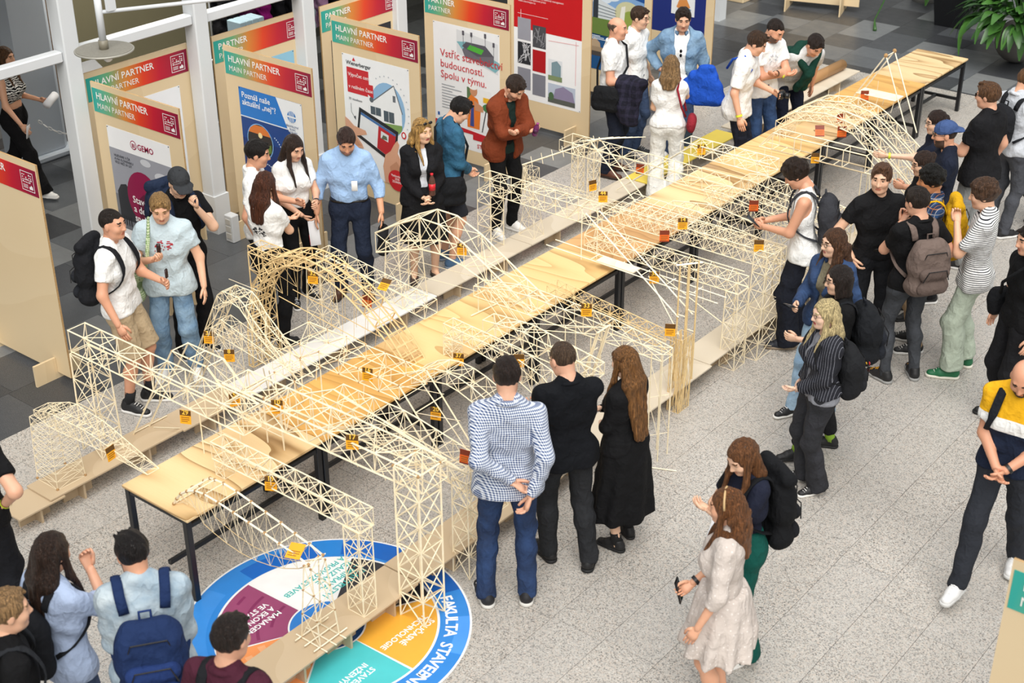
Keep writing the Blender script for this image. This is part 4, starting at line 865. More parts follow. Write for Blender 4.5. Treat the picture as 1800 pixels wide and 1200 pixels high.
# ================================================================ long table and low benches
TZ = .693
BL = mat('black_steel', '16181c', .35, .05)
TW = [('tabletop_pale', 'f2d7a6', 'd3a261'), ('tabletop_honey', 'e6b768', 'cc9040'), ('tabletop_birch', 'f0cf96', 'd9a85e'), ('tabletop_tan', 'd9ae78', 'bd8850')]
seq = (0, 1, 2, 2, 3, 0, 2, 0, 1, 0); TLn = 12.68 / 10
where = ('nearest the viewer, carrying the knotted arch bridge', 'second from the near end, honey coloured', 'third from the near end', 'fourth from the near end', 'fifth from the near end, tan with swirling grain', 'sixth from the near end', 'seventh from the near end', 'eighth from the near end', 'ninth from the near end, darker honey top', 'farthest, standing empty near the plants')
for i, s in enumerate(seq):
    y0 = i * TLn; o = thing('table', 'long wooden table unit on black legs, ' + where[i], 'table', (0, y0, 0), 0, 'tables in the long row')
    n, a, b_ = TW[s]
    MB().bevbox(-.342, .342, .003, TLn - .003, TZ - .024, TZ, .004).build('tabletop', wood(n, a, b_, (.55, 2.6, 2.2) if s != 3 else (1.5, 2.2, 1.5), .38, .12, 1., (1.1, .3, .5, .4)[s]), o)
    for x in (-.3, .3):
        for y in (.03, TLn - .03):
            MB().bevbox(x - .022, x + .022, y - .022, y + .022, 0, TZ - .024, .003).build('leg', BL, o)
        MB().bevbox(x - .016, x + .016, .052, TLn - .052, TZ - .1, TZ - .065, .003).build('side_rail', BL, o)
    for y in (.03, TLn - .03): MB().bevbox(-.278, .278, y - .016, y + .016, TZ - .06, TZ - .025, .003).build('end_rail', BL, o)
    MB().bevbox(-.278, .278, TLn - .046, TLn - .014, .14, .175, .003).build('foot_rail', BL, o); MB().bevbox(-.016, .016, .06, TLn - .06, .14, .175, .003).build('stretcher', BL, o)
BZ = .17; MDF = wood('mdf', 'cbb596', 'bda583', (1, 1, 1), .6, 0, .4); MDFL = wood('mdf_pale', 'd8ccb8', 'c6b79e', (1, 1, 1), .55, 0, .4); WHT = mat('white_laminate', 'eceae6', .35, .03)
def bench(x0, x1, y0, y1, label, m, zt=BZ, feet=2, foot=MDF):
    o = thing('bench_plank', label, 'bench', ((x0 + x1) / 2, y0, 0), 0, 'low display benches'); w = (x1 - x0) / 2; L = y1 - y0
    MB().bevbox(-w, w, 0, L, zt - .018, zt, .003).build('plank', m, o)
    for k in range(feet):
        y = L * (k + .5) / feet; d = zt - .018
        MB().box(-w + .02, w - .03, y - .009, y + .009, 0, d).build('cross_support', foot, o); MB().box(w - .13, w - .112, y - .14, y + .12, 0, d).build('edge_support', foot, o)
bench(-1.56, -1.26, -.28, .12, 'low bench plank end, lower layer at the near left', MDF, .15, 1)
bench(-1.57, -1.27, .0, 1.25, 'low bench plank carrying the arched lattice tower at the near left', MDF, BZ)
bench(-1.55, -1.25, 1.25, 1.92, 'short low bench plank beside the steep arch on the left', MDF, BZ, 1)
bench(-1.53, -1.24, 1.93, 4.3, 'long white low bench plank along the left of the table', WHT, BZ, 3)
bench(-1.54, -1.24, 4.31, 5.75, 'pale low bench plank in front of the blonde woman', MDFL, BZ)
bench(-1.54, -1.24, 5.76, 7.8, 'pale low bench plank under the lattice crane towers', MDFL, BZ)
for a, b_, nm in ((7.81, 8.55, 'yellow topped low bench plank beside brown shoes'), (8.56, 9.0, 'small yellow low bench plank behind the woman in white'), (9.01, 9.75, 'yellow topped low bench plank beside the man with the blue tote')):
    bench(-1.52, -1.22, a, b_, nm, mat('yellow_sheet', 'ecd25a', .6, .06, 4), .18, 1, MDFL)
bench(-1.55, -1.2, 9.9, 12.9, 'pale low bench plank behind the men in white tees', MDFL, BZ, 3)
tb = MB(); tb.tube([(-1.45, 11.6, .24), (-1.42, 12.8, .24)], .07, 14); tag(tb.build('cardboard_tube', wood('kraft', 'b58a5c', '9a7146', (1, 1, 1)), None, True), 'rolled brown cardboard tube lying on the far bench', 'tube')
bench(1.2, 1.52, -.72, .95, 'low bench plank across the round floor emblem, nearest the viewer', MDF, BZ, 4)
bench(1.19, 1.51, .96, 2.6, 'low bench plank behind the man in the gingham shirt', MDF, BZ)
bench(1.18, 1.5, 2.61, 4.75, 'low bench plank behind the long haired woman in black', MDFL, BZ, 3)
bench(1.16, 1.47, 4.76, 6.9, 'low bench plank under the lattice towers beside the dark trousers', MDFL, BZ, 3)
bench(1.16, 1.47, 6.91, 9.0, 'low bench plank on the far right behind the students', MDFL, BZ, 3)
# ================================================================ stick bridges
STK = wood('balsa_stick', 'f5e9cc', 'e3cca0', (3, 3, 3), .6, 0, .5); STK2 = wood('balsa_pale', 'f8f0da', 'ecdcb6', (3, 3, 3), .6, 0, .5); KN = mat('glue_knot', 'b08a5c', .7); STK3 = wood('bamboo_stick', 'e6cc98', 'caa76e', (3, 3, 3), .6, 0, .5)
def ray_y(px, py, y):
    d = RT * ((px - 900) / FPX) - UP * ((py - 600) / FPX) + FW; return CP + d * ((y - CP[1]) / d[1])
ORG = mat('orange_card', 'f0a81e', .5, .05); ORD = mat('dark_card', '5d3d10', .5, .05); RED = mat('red_card', 'e0601a', .5, .05); BRN = mat('brown_card', '7a2c10', .5, .05)
DIG = mat('card_digit', 'f7c84a', .5, 0); TXC = mat('card_print', '8a5a10', .6, 0)
tcache = {}
class Bridge:
    def __init__(s, label, x, y, mt=STK, name='stick_bridge'):
        s.o = thing(name, label, 'bridge model', (x, y, 0), 0, 'stick bridges on the long table'); s.c = (x, y); s.b = MB(); s.k = MB(); s.mt = mt
    def L(s, p): return (p[0] - s.c[0], p[1] - s.c[1], p[2])
    def chord(s, pts, w=.0055, name='chord', m=None):
        q = MB(); q.tube([s.L(p) for p in pts], w, 4); return q.build(name, m or s.mt, s.o)
    def br(s, a, b, w=.003):
        s.b.tube([s.L(a), s.L(b)], w, 4, cap=False); return s
    def knot(s, p, r=.009): s.k.sphere(s.L(p), r, 6)
    def girder(s, y, xs, zb, zt, hw, w=.0055, diag='N', lat=True, knots=False, bw=.003, skip_top=False, hwf=None):
        "two side trusses at y+-hw with lateral bracing; zb/zt lists per node"
        n = len(xs); Q = {}; hws = hwf or [hw] * n
        for sd in (-1, 1):
            for nm, zz in (('b', zb), ('t', zt)):
                Q[sd, nm] = [(xs[i], y + sd * hws[i], zz[i]) for i in range(n)]
                s.chord(Q[sd, nm], w)
            for i in range(n):
                if zt[i] - zb[i] > .012: s.br(Q[sd, 'b'][i], Q[sd, 't'][i], bw)
                if i < n - 1 and max(zt[i] - zb[i], zt[i+1] - zb[i+1]) > .02:
                    up = (i % 2 == 0)
                    if diag in ('N', 'X'): s.br(Q[sd, 'b' if up or diag == 'X' else 't'][i], Q[sd, 't' if up or diag == 'X' else 'b'][i+1], bw)
                    if diag == 'X': s.br(Q[sd, 't'][i], Q[sd, 'b'][i+1], bw)
        for nm in ('b', 't'):
            for i in range(n):
                s.br(Q[-1, nm][i], Q[1, nm][i], bw)
                if lat and i < n - 1: s.br(Q[-1 if i % 2 else 1, nm][i], Q[1 if i % 2 else -1, nm][i+1], bw * .85)
        if knots:
            for v in Q.values():
                for p in v: s.knot(p)
        return s
    def tower(s, x, y, wx, wy, z0, z1, n=4, tx=1., ty=1., w=.0055, diag='X', bw=.003, knots=False, foot=False, dx=0., dy=0.):
        "four legs; tx/ty scale of the top against the foot; dx/dy shifts the top"
        def P(i, sx, sy):
            t = i / n; return (x + dx * t + sx * wx * (1 + (tx - 1) * t), y + dy * t + sy * wy * (1 + (ty - 1) * t), z0 + (z1 - z0) * t)
        cs = ((-1, -1), (1, -1), (1, 1), (-1, 1))
        for c in cs: s.chord([P(0, *c), P(n, *c)], w, 'tower_leg')
        for i in range(n + 1):
            for a, b in zip(cs, cs[1:] + cs[:1]):
                if i > 0 or foot: s.br(P(i, *a), P(i, *b), bw)
                if i < n:
                    if diag == 'X' or i % 2: s.br(P(i, *a), P(i + 1, *b), bw)
                    if diag == 'X' or not i % 2: s.br(P(i, *b), P(i + 1, *a), bw)
                if knots: s.knot(P(i, *a))
        return s
    def card(s, px, py, y, num, z=None, ry=0, rx=12, red=False, sz=1., dark=True):
        p = ray_y(px, py, y); p = s.L(p); w, h = .042 * sz, .052 * sz
        mw = Matrix.Translation(p) @ Matrix.Rotation(R(38 + ry), 4, 'Z') @ Matrix.Rotation(R(rx - 20), 4, 'X')
        b = MB(); b.box(-w, w, -.0012, .0012, -h, h, 0)
        if dark: b.box(-w, w, -.0018, -.0012, h * .25, h, 1)
        for k in range(3): b.box(-w * .75, w * (.7 - .3 * (k == 2)), -.0018, -.0012, -h * (.05 + .28 * k) - .003, -h * (.05 + .28 * k) + .003, 2)
        if red: b.box(-w, w, -.0018, -.0012, -h, -h * .8, 1)
        o = b.build('number_card', [RED if red else ORG, BRN if red else ORD, TXC], s.o); o.matrix_local = mw
        if num:
            if num not in tcache:
                t = text('number', num, .05, DIG, o, Matrix(), 'CENTER', .02); tcache[num] = t.data
            else: t = link('number', tcache[num], o)
            t.matrix_local = Matrix.Translation((0, -.0024, h * .42)) @ Matrix.Rotation(R(90), 4, 'X')
        return s
    def done(s):
        if s.b.V: o = s.b.build('bracing', s.mt, s.o); o['kind'] = 'stuff'
        if s.k.V: o = s.k.build('joints', KN, s.o); o['kind'] = 'stuff'
def lin_(a, b, n): return [a + (b - a) * i / (n - 1) for i in range(n)]
def interp(xs, pts):
    return [float(np.interp(x, [p[0] for p in pts], [p[1] for p in pts])) for x in xs]
# ---------------- left of the table, from near to far
B = Bridge('fine lattice bridge with a crossed tower on the near left bench', -1.46, .24)
xs = lin_(-1.58, -.29, 17); B.girder(.24, xs, interp(xs, [(-1.6, .70), (-.7, .72), (-.29, .695)]), interp(xs, [(-1.6, .74), (-1.3, .84), (-.9, .83), (-.29, .70)]), .1, .004, 'X', bw=.0022, hwf=interp(xs, [(-1.6, .06), (-1.3, .1), (-.29, .05)]))
B.tower(-1.46, .235, .125, .125, BZ, .71, 8, .95, .8, .0035, 'X', .002, foot=True)
for c in ((-1.585, .11), (-1.335, .11), (-1.335, .36), (-1.585, .36)): B.knot((c[0], c[1], BZ + .006), .012)
B.card(195, 796, .14, '', ry=62); B.done()
B = Bridge('tall box girder bridge with a high braced tower, left of the first table', -1.5, .7, STK)
xs = lin_(-1.66, .26, 11); B.girder(.7, xs, [1.02] * 11, [1.2] * 11, .078, .0075, 'N', bw=.0042)
B.tower(-1.53, .68, .12, .1, BZ, 1.02, 4, .9, .85, .0075, 'X', .0038)
for x, y in ((-.2, .62), (-.2, .78), (.02, .62), (.02, .78)): B.chord([(x, y, 1.02), (x, y, TZ)], .0055, 'tower_leg')
for z in (.8, .93): B.br((-.2, .62, z), (.02, .62, z)); B.br((-.2, .78, z), (.02, .78, z))
B.card(326, 733, .62, '29', ry=-12); B.done()
B = Bridge('trapezoid portal bridge of thick sticks between left bench and table', -1.0, 1.2, STK)
for y in (1.12, 1.28):
    B.chord([(-1.52, y - .16, BZ), (-1.1, y, 1.0), (-.7, y, 1.0), (-.28, y - .02, TZ)], .009); B.chord([(-1.1, y, 1.0), (-.3, y, TZ + .0)], .004)
for x, z in ((-1.1, 1.0), (-.7, 1.0), (-.9, 1.0), (-1.3, .6)): B.br((x, 1.12 - .08 * (x < -1.2), z), (x, 1.28 - .08 * (x < -1.2), z), .006); B.knot((x, 1.12, z)) if x > -1.2 else 0
for a, b_ in (((-1.4, 1.0, .42), (-1.2, 1.22, .8)), ((-1.4, 1.16, .42), (-1.2, 1.08, .8)), ((-.6, 1.12, .93), (-.4, 1.28, .78)), ((-.6, 1.28, .93), (-.4, 1.12, .78)), ((-1.52, .96, BZ + .01), (-1.52, 1.3, BZ + .01)), ((-1.3, 1.0, .3), (-1.3, 1.25, BZ))): B.br(a, b_, .005)
B.card(413, 702, 1.1, '5', ry=25); B.done()
B = Bridge('steep pointed lattice arch beside the man in the pale blue tee', -1.2, 1.78)
n = 15; t_ = lin_(0, 1, n); xs = interp(t_, [(0, -1.86), (.3, -1.3), (.4, -1.22), (.6, -.96), (.7, -.88), (1, -.36)]); zt = interp(t_, [(0, .06), (.3, 1.1), (.4, 1.24), (.6, 1.24), (.7, 1.12), (1, TZ)]); zb = interp(t_, [(0, .0), (.3, .98), (.4, 1.12), (.5, 1.17), (.6, 1.14), (.7, 1.0), (1, TZ)])
B.girder(1.8, xs, zb, zt, .07, .0055, 'X', bw=.003); B.br((-1.26, 1.87, 1.27), (-.88, 1.87, 1.27), .0025)
for x in (-1.05, -.98): B.chord([(x, 2.0, BZ), (x, 1.95, .5)], .006, 'tower_leg')
B.card(367, 593, 1.73, '31', ry=-8); B.done()
B = Bridge('small leaning tower bridge under the steep arch, with a sagging deck', -1.2, 1.72, STK)
B.tower(-1.21, 1.74, .13, .06, BZ, .9, 4, .75, .9, .004, 'X', .0025); xs = lin_(-1.3, -.4, 9); B.girder(1.74, xs, interp(xs, [(-1.3, .86), (-.4, .72)]), interp(xs, [(-1.3, .9), (-1.24, 1.02), (-.4, .8)]), .05, .004, 'X', bw=.0024)
B.card(403, 625, 1.65, '8', ry=0); B.done()
B = Bridge('open box frame of thick sticks standing on the first table joint', 0, 1.2, STK)
for x in (-.16, .05, .22):
    for y in (1.0, 1.3, 1.56):
        if (x, y) != (.22, 1.56): B.chord([(x, y, TZ), (x, y, 1.06)], .0065, 'tower_leg')
for z in (.8, 1.06):
    for y in (1.0, 1.3, 1.56): B.br((-.16, y, z), (.22 if y < 1.5 else .05, y, z), .0055)
    for x in (-.16, .05): B.br((x, 1.0, z), (x, 1.56, z), .0055)
for a, b_ in (((-.16, 1.0, TZ), (.05, 1.3, 1.06)), ((.05, 1.0, 1.06), (.22, 1.3, .8)), ((-.16, 1.56, TZ), (.05, 1.3, 1.06)), ((-.16, 1.3, 1.06), (.22, 1.0, TZ)), ((-.5, 1.3, .8), (-.16, 1.3, 1.06)), ((-.5, 1.0, .72), (-.16, 1.0, 1.06))): B.br(a, b_, .005)
for x in (-.16, .05):
    for y in (1.0, 1.3, 1.56): B.knot((x, y, 1.06), .011)
B.card(487, 715, 1.0, '10', ry=-5); B.done()
B = Bridge('large ribbed wooden arch with a side tower, left of the second and third tables', -.9, 2.55, STK3)
n = 23; t_ = lin_(0, 1, n)
arc = [(-1.74, .05), (-1.72, .5), (-1.62, .84), (-1.42, 1.09), (-1.12, 1.25), (-.82, 1.25), (-.5, 1.13), (-.2, .93), (.02, .74), (.06, TZ)]
for k, (dz, off) in enumerate(((0, 0), (.085, .03))):
    pts = [(a_ * (1 - .0) - (.055 * k if i < 4 else 0) + (.05 * k if i > 6 else 0), z + (.085 * k if 2 < i < 8 else 0)) for i, (a_, z) in enumerate(arc)]
    tt = np.linspace(0, len(pts) - 1, n); px_ = np.interp(tt, range(len(pts)), [p[0] for p in pts]); pz = np.interp(tt, range(len(pts)), [p[1] for p in pts])
    for _ in range(3): pz[1:-1] = (pz[:-2] + 2 * pz[1:-1] + pz[2:]) / 4; px_[1:-1] = (px_[:-2] + 2 * px_[1:-1] + px_[2:]) / 4
    if k == 0: lo_ = (px_, pz)
    else: hi_ = (px_, pz)
for sd in (-1, 1):
    for cx, cz in (lo_, hi_):
        B.chord([(cx[i], 2.53 + sd * .1, cz[i]) for i in range(n)], .0085, 'arch_rib')
        if sd > 0: B.chord([(cx[i], 2.53, cz[i]) for i in range(n)], .006, 'arch_rib')
    for i in range(n):
        B.br((lo_[0][i], 2.53 + sd * .1, lo_[1][i]), (hi_[0][i], 2.53 + sd * .1, hi_[1][i]), .006)
        if i < n - 1: B.br((lo_[0][i], 2.53 + sd * .1, lo_[1][i]), (hi_[0][i+1], 2.53 + sd * .1, hi_[1][i+1]), .004)
for i in range(n):
    for cx, cz in (lo_, hi_): B.br((cx[i], 2.43, cz[i]), (cx[i], 2.63, cz[i]), .006)
for i in range(6, 20): 
    for y in (2.45, 2.61): B.br((lo_[0][i], y, lo_[1][i]), (max(lo_[0][i] - .03, -1.3), y, .74 if lo_[0][i] > -.9 else .9), .0022)
B.tower(-1.74, 2.62, .07, .075, 0, 1.1, 7, .9, 1., .0065, 'N', .004); xs = lin_(-1.8, -1.2, 6); B.girder(2.62, xs, [1.1] * 6, [1.16] * 6, .075, .006, 'X'); B.chord([(-1.35, 2.45, .86), (-.35, 2.45, .74)], .005); B.chord([(-1.35, 2.61, .86), (-.35, 2.61, .74)], .005)
B.card(550, 488, 2.42, '32', ry=-10); B.card(676, 500, 2.45, '', ry=-30, rx=-35); B.card(645, 530, 2.65, '', red=True, ry=-20); B.done()
B = Bridge('flat truss bridge on a tapered lattice tower behind the ribbed arch', -1.5, 3.12)
B.tower(-1.5, 3.07, .11, .1, BZ, .86, 5, .7, .8, .0045, 'X', .0028); xs = lin_(-1.55, -.3, 12); B.girder(3.17, xs, interp(xs, [(-1.55, .86), (-.3, .72)]), interp(xs, [(-1.55, .98), (-.5, .86), (-.3, .84)]), .08, .005, 'N', bw=.003); B.done()
B = Bridge('wide knotted box girder resting across the second table', 0, 1.98)
xs = lin_(-.68, .56, 7); B.girder(2.0, xs, [.84] * 7, [.96] * 7, .15, .006, 'X', knots=True, bw=.004)
for x in (-.3, .2):
    for y in (1.85, 2.15): B.chord([(x, y, .84), (x - .02, y, TZ)], .006, 'tower_leg')
for y in (1.85, 2.15):
    B.chord([(.56, y, .96), (1.42, y - .1, BZ)], .007); B.chord([(.5, y, .84), (1.36, y - .1, BZ)], .0055)
for i in range(6):
    t = i / 5; x = .56 + .86 * t; z = .96 - .79 * t; B.br((x, 1.85 - .1 * t, z), (x, 2.15 - .1 * t, z), .0055); B.br((x, 1.85 - .1 * t, z), (min(x + .17, 1.4), 2.15 - .1 * t, max(z - .15, BZ)), .003)
B.card(646, 658, 1.85, '16', ry=-20); B.done()
B = Bridge('gabled truss bridge with a four legged tower before the blonde woman', -1.0, 3.95)
xs = [-1.46, -1.2, -.95, -.72, -.45, -.2, .05, .3]; B.girder(3.9, xs, [.76, .84, .92, .94, .9, .82, .75, TZ], [.95, 1.1, 1.22, 1.22, 1.12, .98, .84, TZ + .01], .12, .0085, 'X', bw=.0045, hwf=[.16, .14, .12, .12, .12, .12, .12, .12])
B.tower(-1.42, 4.06, .12, .17, BZ, .8, 3, .6, .9, .008, 'X', .0035)
for y in (3.78, 4.02): B.br((-1.4, y, .62), (-.3, y, TZ + .01), .003)
B.card(812, 438, 3.78, '42', ry=-10); B.done()
B = Bridge('slender portal with leaning struts standing on the fourth table', 0, 3.58)
for x, y in ((-.06, 3.5), (-.03, 3.64)): B.chord([(x, y, TZ), (x, y, 1.03)], .007, 'tower_leg')
B.chord([(-.06, 3.4, TZ + .008), (-.03, 3.72, TZ + .008)], .009); xs = lin_(-.05, 1.82, 11); B.girder(3.5, xs, interp(xs, [(-.05, .88), (1.82, .9)]), interp(xs, [(-.05, .97), (.4, 1.06), (1.2, 1.04), (1.82, .96)]), .07, .0055, 'N', bw=.004)
for x, y in ((1.72, 3.43), (1.82, 3.43), (1.72, 3.57), (1.82, 3.57)): B.chord([(x, y, 0), (x, y, .95)], .006, 'tower_leg')
for z in (.2, .55): B.br((1.72, 3.43, z), (1.82, 3.57, z)); B.br((1.82, 3.43, z), (1.72, 3.43, z + .3)); B.br((1.82, 3.57, z), (1.82, 3.43, z + .3))
for y in (3.43, 3.57):
    for k in range(3): B.br((-.03 + .12 * k, y, 1.0), (.3 + .12 * k, y, TZ), .004)
for x in (.9, 1.15): B.chord([(x, 3.43, .9), (x, 3.43, .45)], .0055, 'tower_leg'); B.chord([(x, 3.57, .9), (x, 3.57, .45)], .0055, 'tower_leg')
B.card(1031, 545, 3.43, '33', ry=-4); B.done()
B = Bridge('long square truss bridge with a corner tower in front of the man in rust', -1.5, 5.48)
xs = lin_(-1.6, .02, 13); B.girder(5.45, xs, [.79] * 13, [.95] * 13, .085, .0055, 'N', bw=.0038); B.tower(-1.55, 5.48, .085, .1, BZ, .79, 5, 1, 1, .006, 'N', .0038); B.br((.0, 5.37, .79), (.05, 5.37, TZ), .005); B.br((.0, 5.53, .79), (.05, 5.53, TZ), .005); B.card(1060, 346, 5.6, '44', ry=0); B.done()
B = Bridge('thin splayed lattice stand on the pale bench beside the square truss', -1.4, 5.98)
B.tower(-1.4, 5.95, .1, .08, BZ, .5, 2, .6, .6, .003, 'X', .002, foot=True); B.tower(-1.4, 5.95, .06, .05, .5, .9, 3, 1, 1, .003, 'X', .002); xs = lin_(-1.42, -.25, 9); B.girder(5.95, xs, [.73] * 9, [.79] * 9, .04, .003, 'N', bw=.002); B.card(1042, 326, 5.9, '', ry=30); B.done()
B = Bridge('crane like bridge with twin lattice towers, long boom and leaning legs', -1.0, 6.6)
B.tower(-1.66, 7.1, .04, .06, BZ, .72, 5, 1, 1, .0055, 'X', .003); B.tower(-1.45, 7.1, .04, .06, BZ, .72, 5, 1, 1, .0055, 'X', .003); xs = lin_(-1.75, .35, 14); B.girder(7.0, xs, [.72] * 14, [.84] * 14, .12, .0055, 'N', bw=.0032)
for y in (6.28, 6.42): B.chord([(-.9, y - .02, 1.2), (-.36, y, TZ)], .0075, 'leaning_leg'); B.chord([(-.9, y - .02, 1.2), (-1.3, y + .5, .84)], .0065, 'leaning_leg')
B.chord([(-1.52, 5.95, .9), (-.86, 6.4, 1.2)], .008, 'boom')
for k in range(7): t = .12 + .13 * k; x, y, z = -1.52 + .66 * t, 5.95 + .45 * t, .9 + .3 * t; B.br((x - .05, y + .05, z + .03), (x + .05, y - .05, z - .03), .0035)
B.tower(-1.5, 5.97, .03, .03, .6, .9, 1, .4, .4, .003, 'X', .002)
for k in range(6): B.br((-1.0 + .04 * k, 6.2 + .05 * k, 1.2), (-.8 + .05 * k, 6.5 + .04 * k, 1.2), .0045)
for k in range(4): B.br((-.8 + .13 * k, 6.26, 1.12 - .12 * k), (-.8 + .13 * k, 6.4, 1.12 - .12 * k), .004)
B.card(1125, 297, 6.9, '', red=True, ry=-20); B.done()
B = Bridge('light zigzag box girder crossing the seventh table', -.3, 7.6, STK2)
xs = lin_(-.6, .45, 9); B.girder(7.55, xs, [.80] * 9, [.92] * 9, .1, .006, 'N', bw=.0035)
for x, y in ((-.5, 7.45), (-.5, 7.65), (.32, 7.45), (.32, 7.65)): B.br((x, y, .8), (x + .02, y, TZ), .005)
B.chord([(-.6, 7.45, .8), (-1.35, 7.4, .2)], .006); B.chord([(-.6, 7.65, .8), (-1.35, 7.6, .2)], .006)
for k in range(4): B.br((-.7 - .17 * k, 7.45, .72 - .14 * k), (-.8 - .17 * k, 7.63, .64 - .14 * k), .004)
B.card(1233, 263, 7.45, '34', ry=0); B.done()
B = Bridge('low dense stick grid lying on the sixth table', .0, 6.05, STK2)
xs = lin_(-.3, .5, 9)
for j in range(5): B.chord([(-.3, 5.75 + .1 * j, TZ + .11 + .01 * j), (.55, 5.75 + .1 * j, TZ + .11 + .01 * j)], .004)
for i in range(9):
    B.br((xs[i], 5.75, TZ + .11), (xs[i], 6.15, TZ + .15), .003)
    for j in (0, 2, 4): B.br((xs[i], 5.75 + .1 * j, TZ + .11), (xs[i], 5.75 + .1 * j, TZ), .0025)
B.done()
# ---------------- right of the table, from near to far
B = Bridge('brown knotted arch bridge with a splayed tower over the floor emblem', .9, .2, STK)
xs = [.13, .17, .22, .29, .36, .45, .58, .72, .86, 1.0, 1.13, 1.26, 1.38]; zt = [TZ + .01, .76, .82, .87, .895, .905, .895, .875, .855, .835, .81, .79, .76]
for sd in (-1, 1):
    pts = [(x, .17 + sd * (.10 if x < .3 else .085 - .02 * (x - .3)), z) for x, z in zip(xs, zt)]; B.chord(pts, .0085, 'arch_rib', STK2)
    low = [(x, .17 + sd * .05, TZ + .012 - .17 * math.sin(math.pi * min(max((x - .13) / 1.25, 0), 1)) * (x > .3) + .06 * (x > 1.2) * (x - 1.2) * 3) for x in xs]; B.chord(low, .0028, 'cable', STK3)
    for p, q in zip(pts, low): B.knot(p, .0125); B.br(p, q, .0022)
    for i in range(len(pts) - 1): B.br(pts[i], low[i + 1], .0018); B.br(low[i], pts[i + 1], .0018)
for i, (x, z) in enumerate(zip(xs, zt)): B.br((x, .085, z), (x, .255, z), .005)
B.tower(1.395, .145, .085, .085, BZ + .012, .76, 3, .35, .75, .006, 'N', .003, knots=True)
for k in range(3): B.chord([(1.26, .06 + .085 * k, BZ + .006), (1.54, .06 + .085 * k, BZ + .006)], .006, 'base_stick', STK2); B.chord([(1.31 + .085 * k, .0, BZ + .016), (1.31 + .085 * k, .3, BZ + .016)], .006, 'base_stick', STK2)
B.card(519, 968, .12, '', ry=-15, rx=-55, sz=1.2, dark=False); B.done()
B = Bridge('straight square truss bridge with a slim tower over the floor emblem', .9, .54, STK)
xs = lin_(.08, 1.49, 13); B.girder(.53, xs, [.84] * 13, [.975] * 13, .06, .0065, 'X', knots=False, bw=.0035); B.tower(1.41, .52, .07, .06, BZ, .84, 5, 1, 1, .006, 'X', .0032, foot=True); B.tower(.12, .54, .045, .05, TZ, .84, 2, 1, 1, .0045, 'N', .003, foot=True); B.card(476, 850, .47, '19', ry=-10); B.done()
B = Bridge('heavy truss bridge with a tall square tower standing on the emblem edge', 1.2, .95, STK)
xs = lin_(-.15, 1.72, 10); B.girder(.93, xs, interp(xs, [(-.15, 1.02), (1.72, 1.06)]), [1.2] * 10, .12, .009, 'X', bw=.0045); B.tower(1.61, .885, .105, .105, 0, 1.2, 6, 1, 1, .0085, 'X', .0055)
for x in (.7, .95, 1.2, 1.45):
    for q in ((x - .2, 1.05, 1.03), (x + .2, 1.05, 1.2), (x - .1, .81, 1.2), (x + .2, .81, 1.03), (x, 1.5, .85), (x + .1, 1.4, .9)): B.br((x, .93, 1.1), q, .0035)
B.chord([(.4, 1.35, 1.1), (1.72, 1.25, .98)], .008); B.chord([(.4, 1.05, 1.2), (.4, 1.35, 1.1)], .006); B.chord([(1.72, .99, 1.2), (1.72, 1.25, .98)], .007)
for c in ((1.5, .78), (1.715, .78), (1.5, .99), (1.715, .99)): B.knot((c[0], c[1], 1.2), .012)
B.card(619, 777, .81, '17', ry=-8); B.done()
B = Bridge('sloping truss bridge on a three legged trestle behind the gingham shirt', 1.2, 1.45, STK)
xs = lin_(.25, 1.6, 10); B.girder(1.48, xs, interp(xs, [(.25, .86), (1.6, .72)]), interp(xs, [(.25, .98), (.9, .98), (1.6, .86)]), .11, .0065, 'X', bw=.0035)
B.tower(1.55, 1.46, .075, .1, 0, .8, 4, .9, 1, .0065, 'X', .004); B.card(818, 803, 1.37, '', ry=-25, red=True); B.done()
B = Bridge('curved arch bridge reaching behind the man in the gingham shirt', 1.0, 2.3)
xs = lin_(.3, 1.5, 11); zt = [.78, .86, .91, .93, .92, .89, .84, .76, .66, .52, .3]; zb = [TZ, .76, .8, .82, .8, .76, .7, .6, .48, .34, .17]; B.girder(2.35, xs, zb, zt, .09, .006, 'N', bw=.0035); B.card(766, 727, 2.26, '20', ry=-15); B.done()
B = Bridge('narrow truss with a dense table tower and curved lower chord', .8, 2.82)
xs = lin_(.2, 1.48, 14); B.girder(2.82, xs, interp(xs, [(.2, .86), (.45, .86), (.8, .8), (1.1, .66), (1.35, .4), (1.48, .17)]), interp(xs, [(.2, .98), (.9, .93), (1.2, .84), (1.48, .6)]), .06, .0055, 'X', bw=.003); B.tower(.24, 2.82, .045, .06, TZ, .87, 3, 1, 1, .005, 'X', .003); B.card(806, 632, 2.78, '37', ry=-10); B.card(912, 634, 2.76, '', ry=0); B.done()
B = Bridge('box truss ending in a tall two post portal behind the black tee', 1.0, 3.08)
xs = lin_(.42, 1.5, 9); B.girder(3.05, xs, interp(xs, [(.42, .86), (1.5, .82)]), interp(xs, [(.42, .99), (.8, 1.02), (1.5, .92)]), .07, .006, 'N', bw=.0045)
for y in (3.27, 3.41):
    for dx in (-.008, .008): B.chord([(1.33 + dx, y, 1.06), (1.2 + dx, y - .05, .52)], .0075, 'portal_post')
B.chord([(1.33, 3.25, 1.06), (1.33, 3.43, 1.06)], .009)
for z in (.65, .85): B.br((1.25, 3.24, z), (1.25, 3.38, z), .006)
B.br((1.33, 3.27, 1.04), (.5, 3.0, .95), .004); B.br((1.33, 3.41, 1.04), (.5, 3.1, .95), .004); B.done()
B = Bridge('woven basket tower carrying a thin zigzag truss, right of the table', 1.45, 4.2, STK3)
rr = random.Random(4)
B.tower(1.5, 4.22, .055, .08, 0, .69, 1, 1, 1, .005, 'X', .002, foot=True)
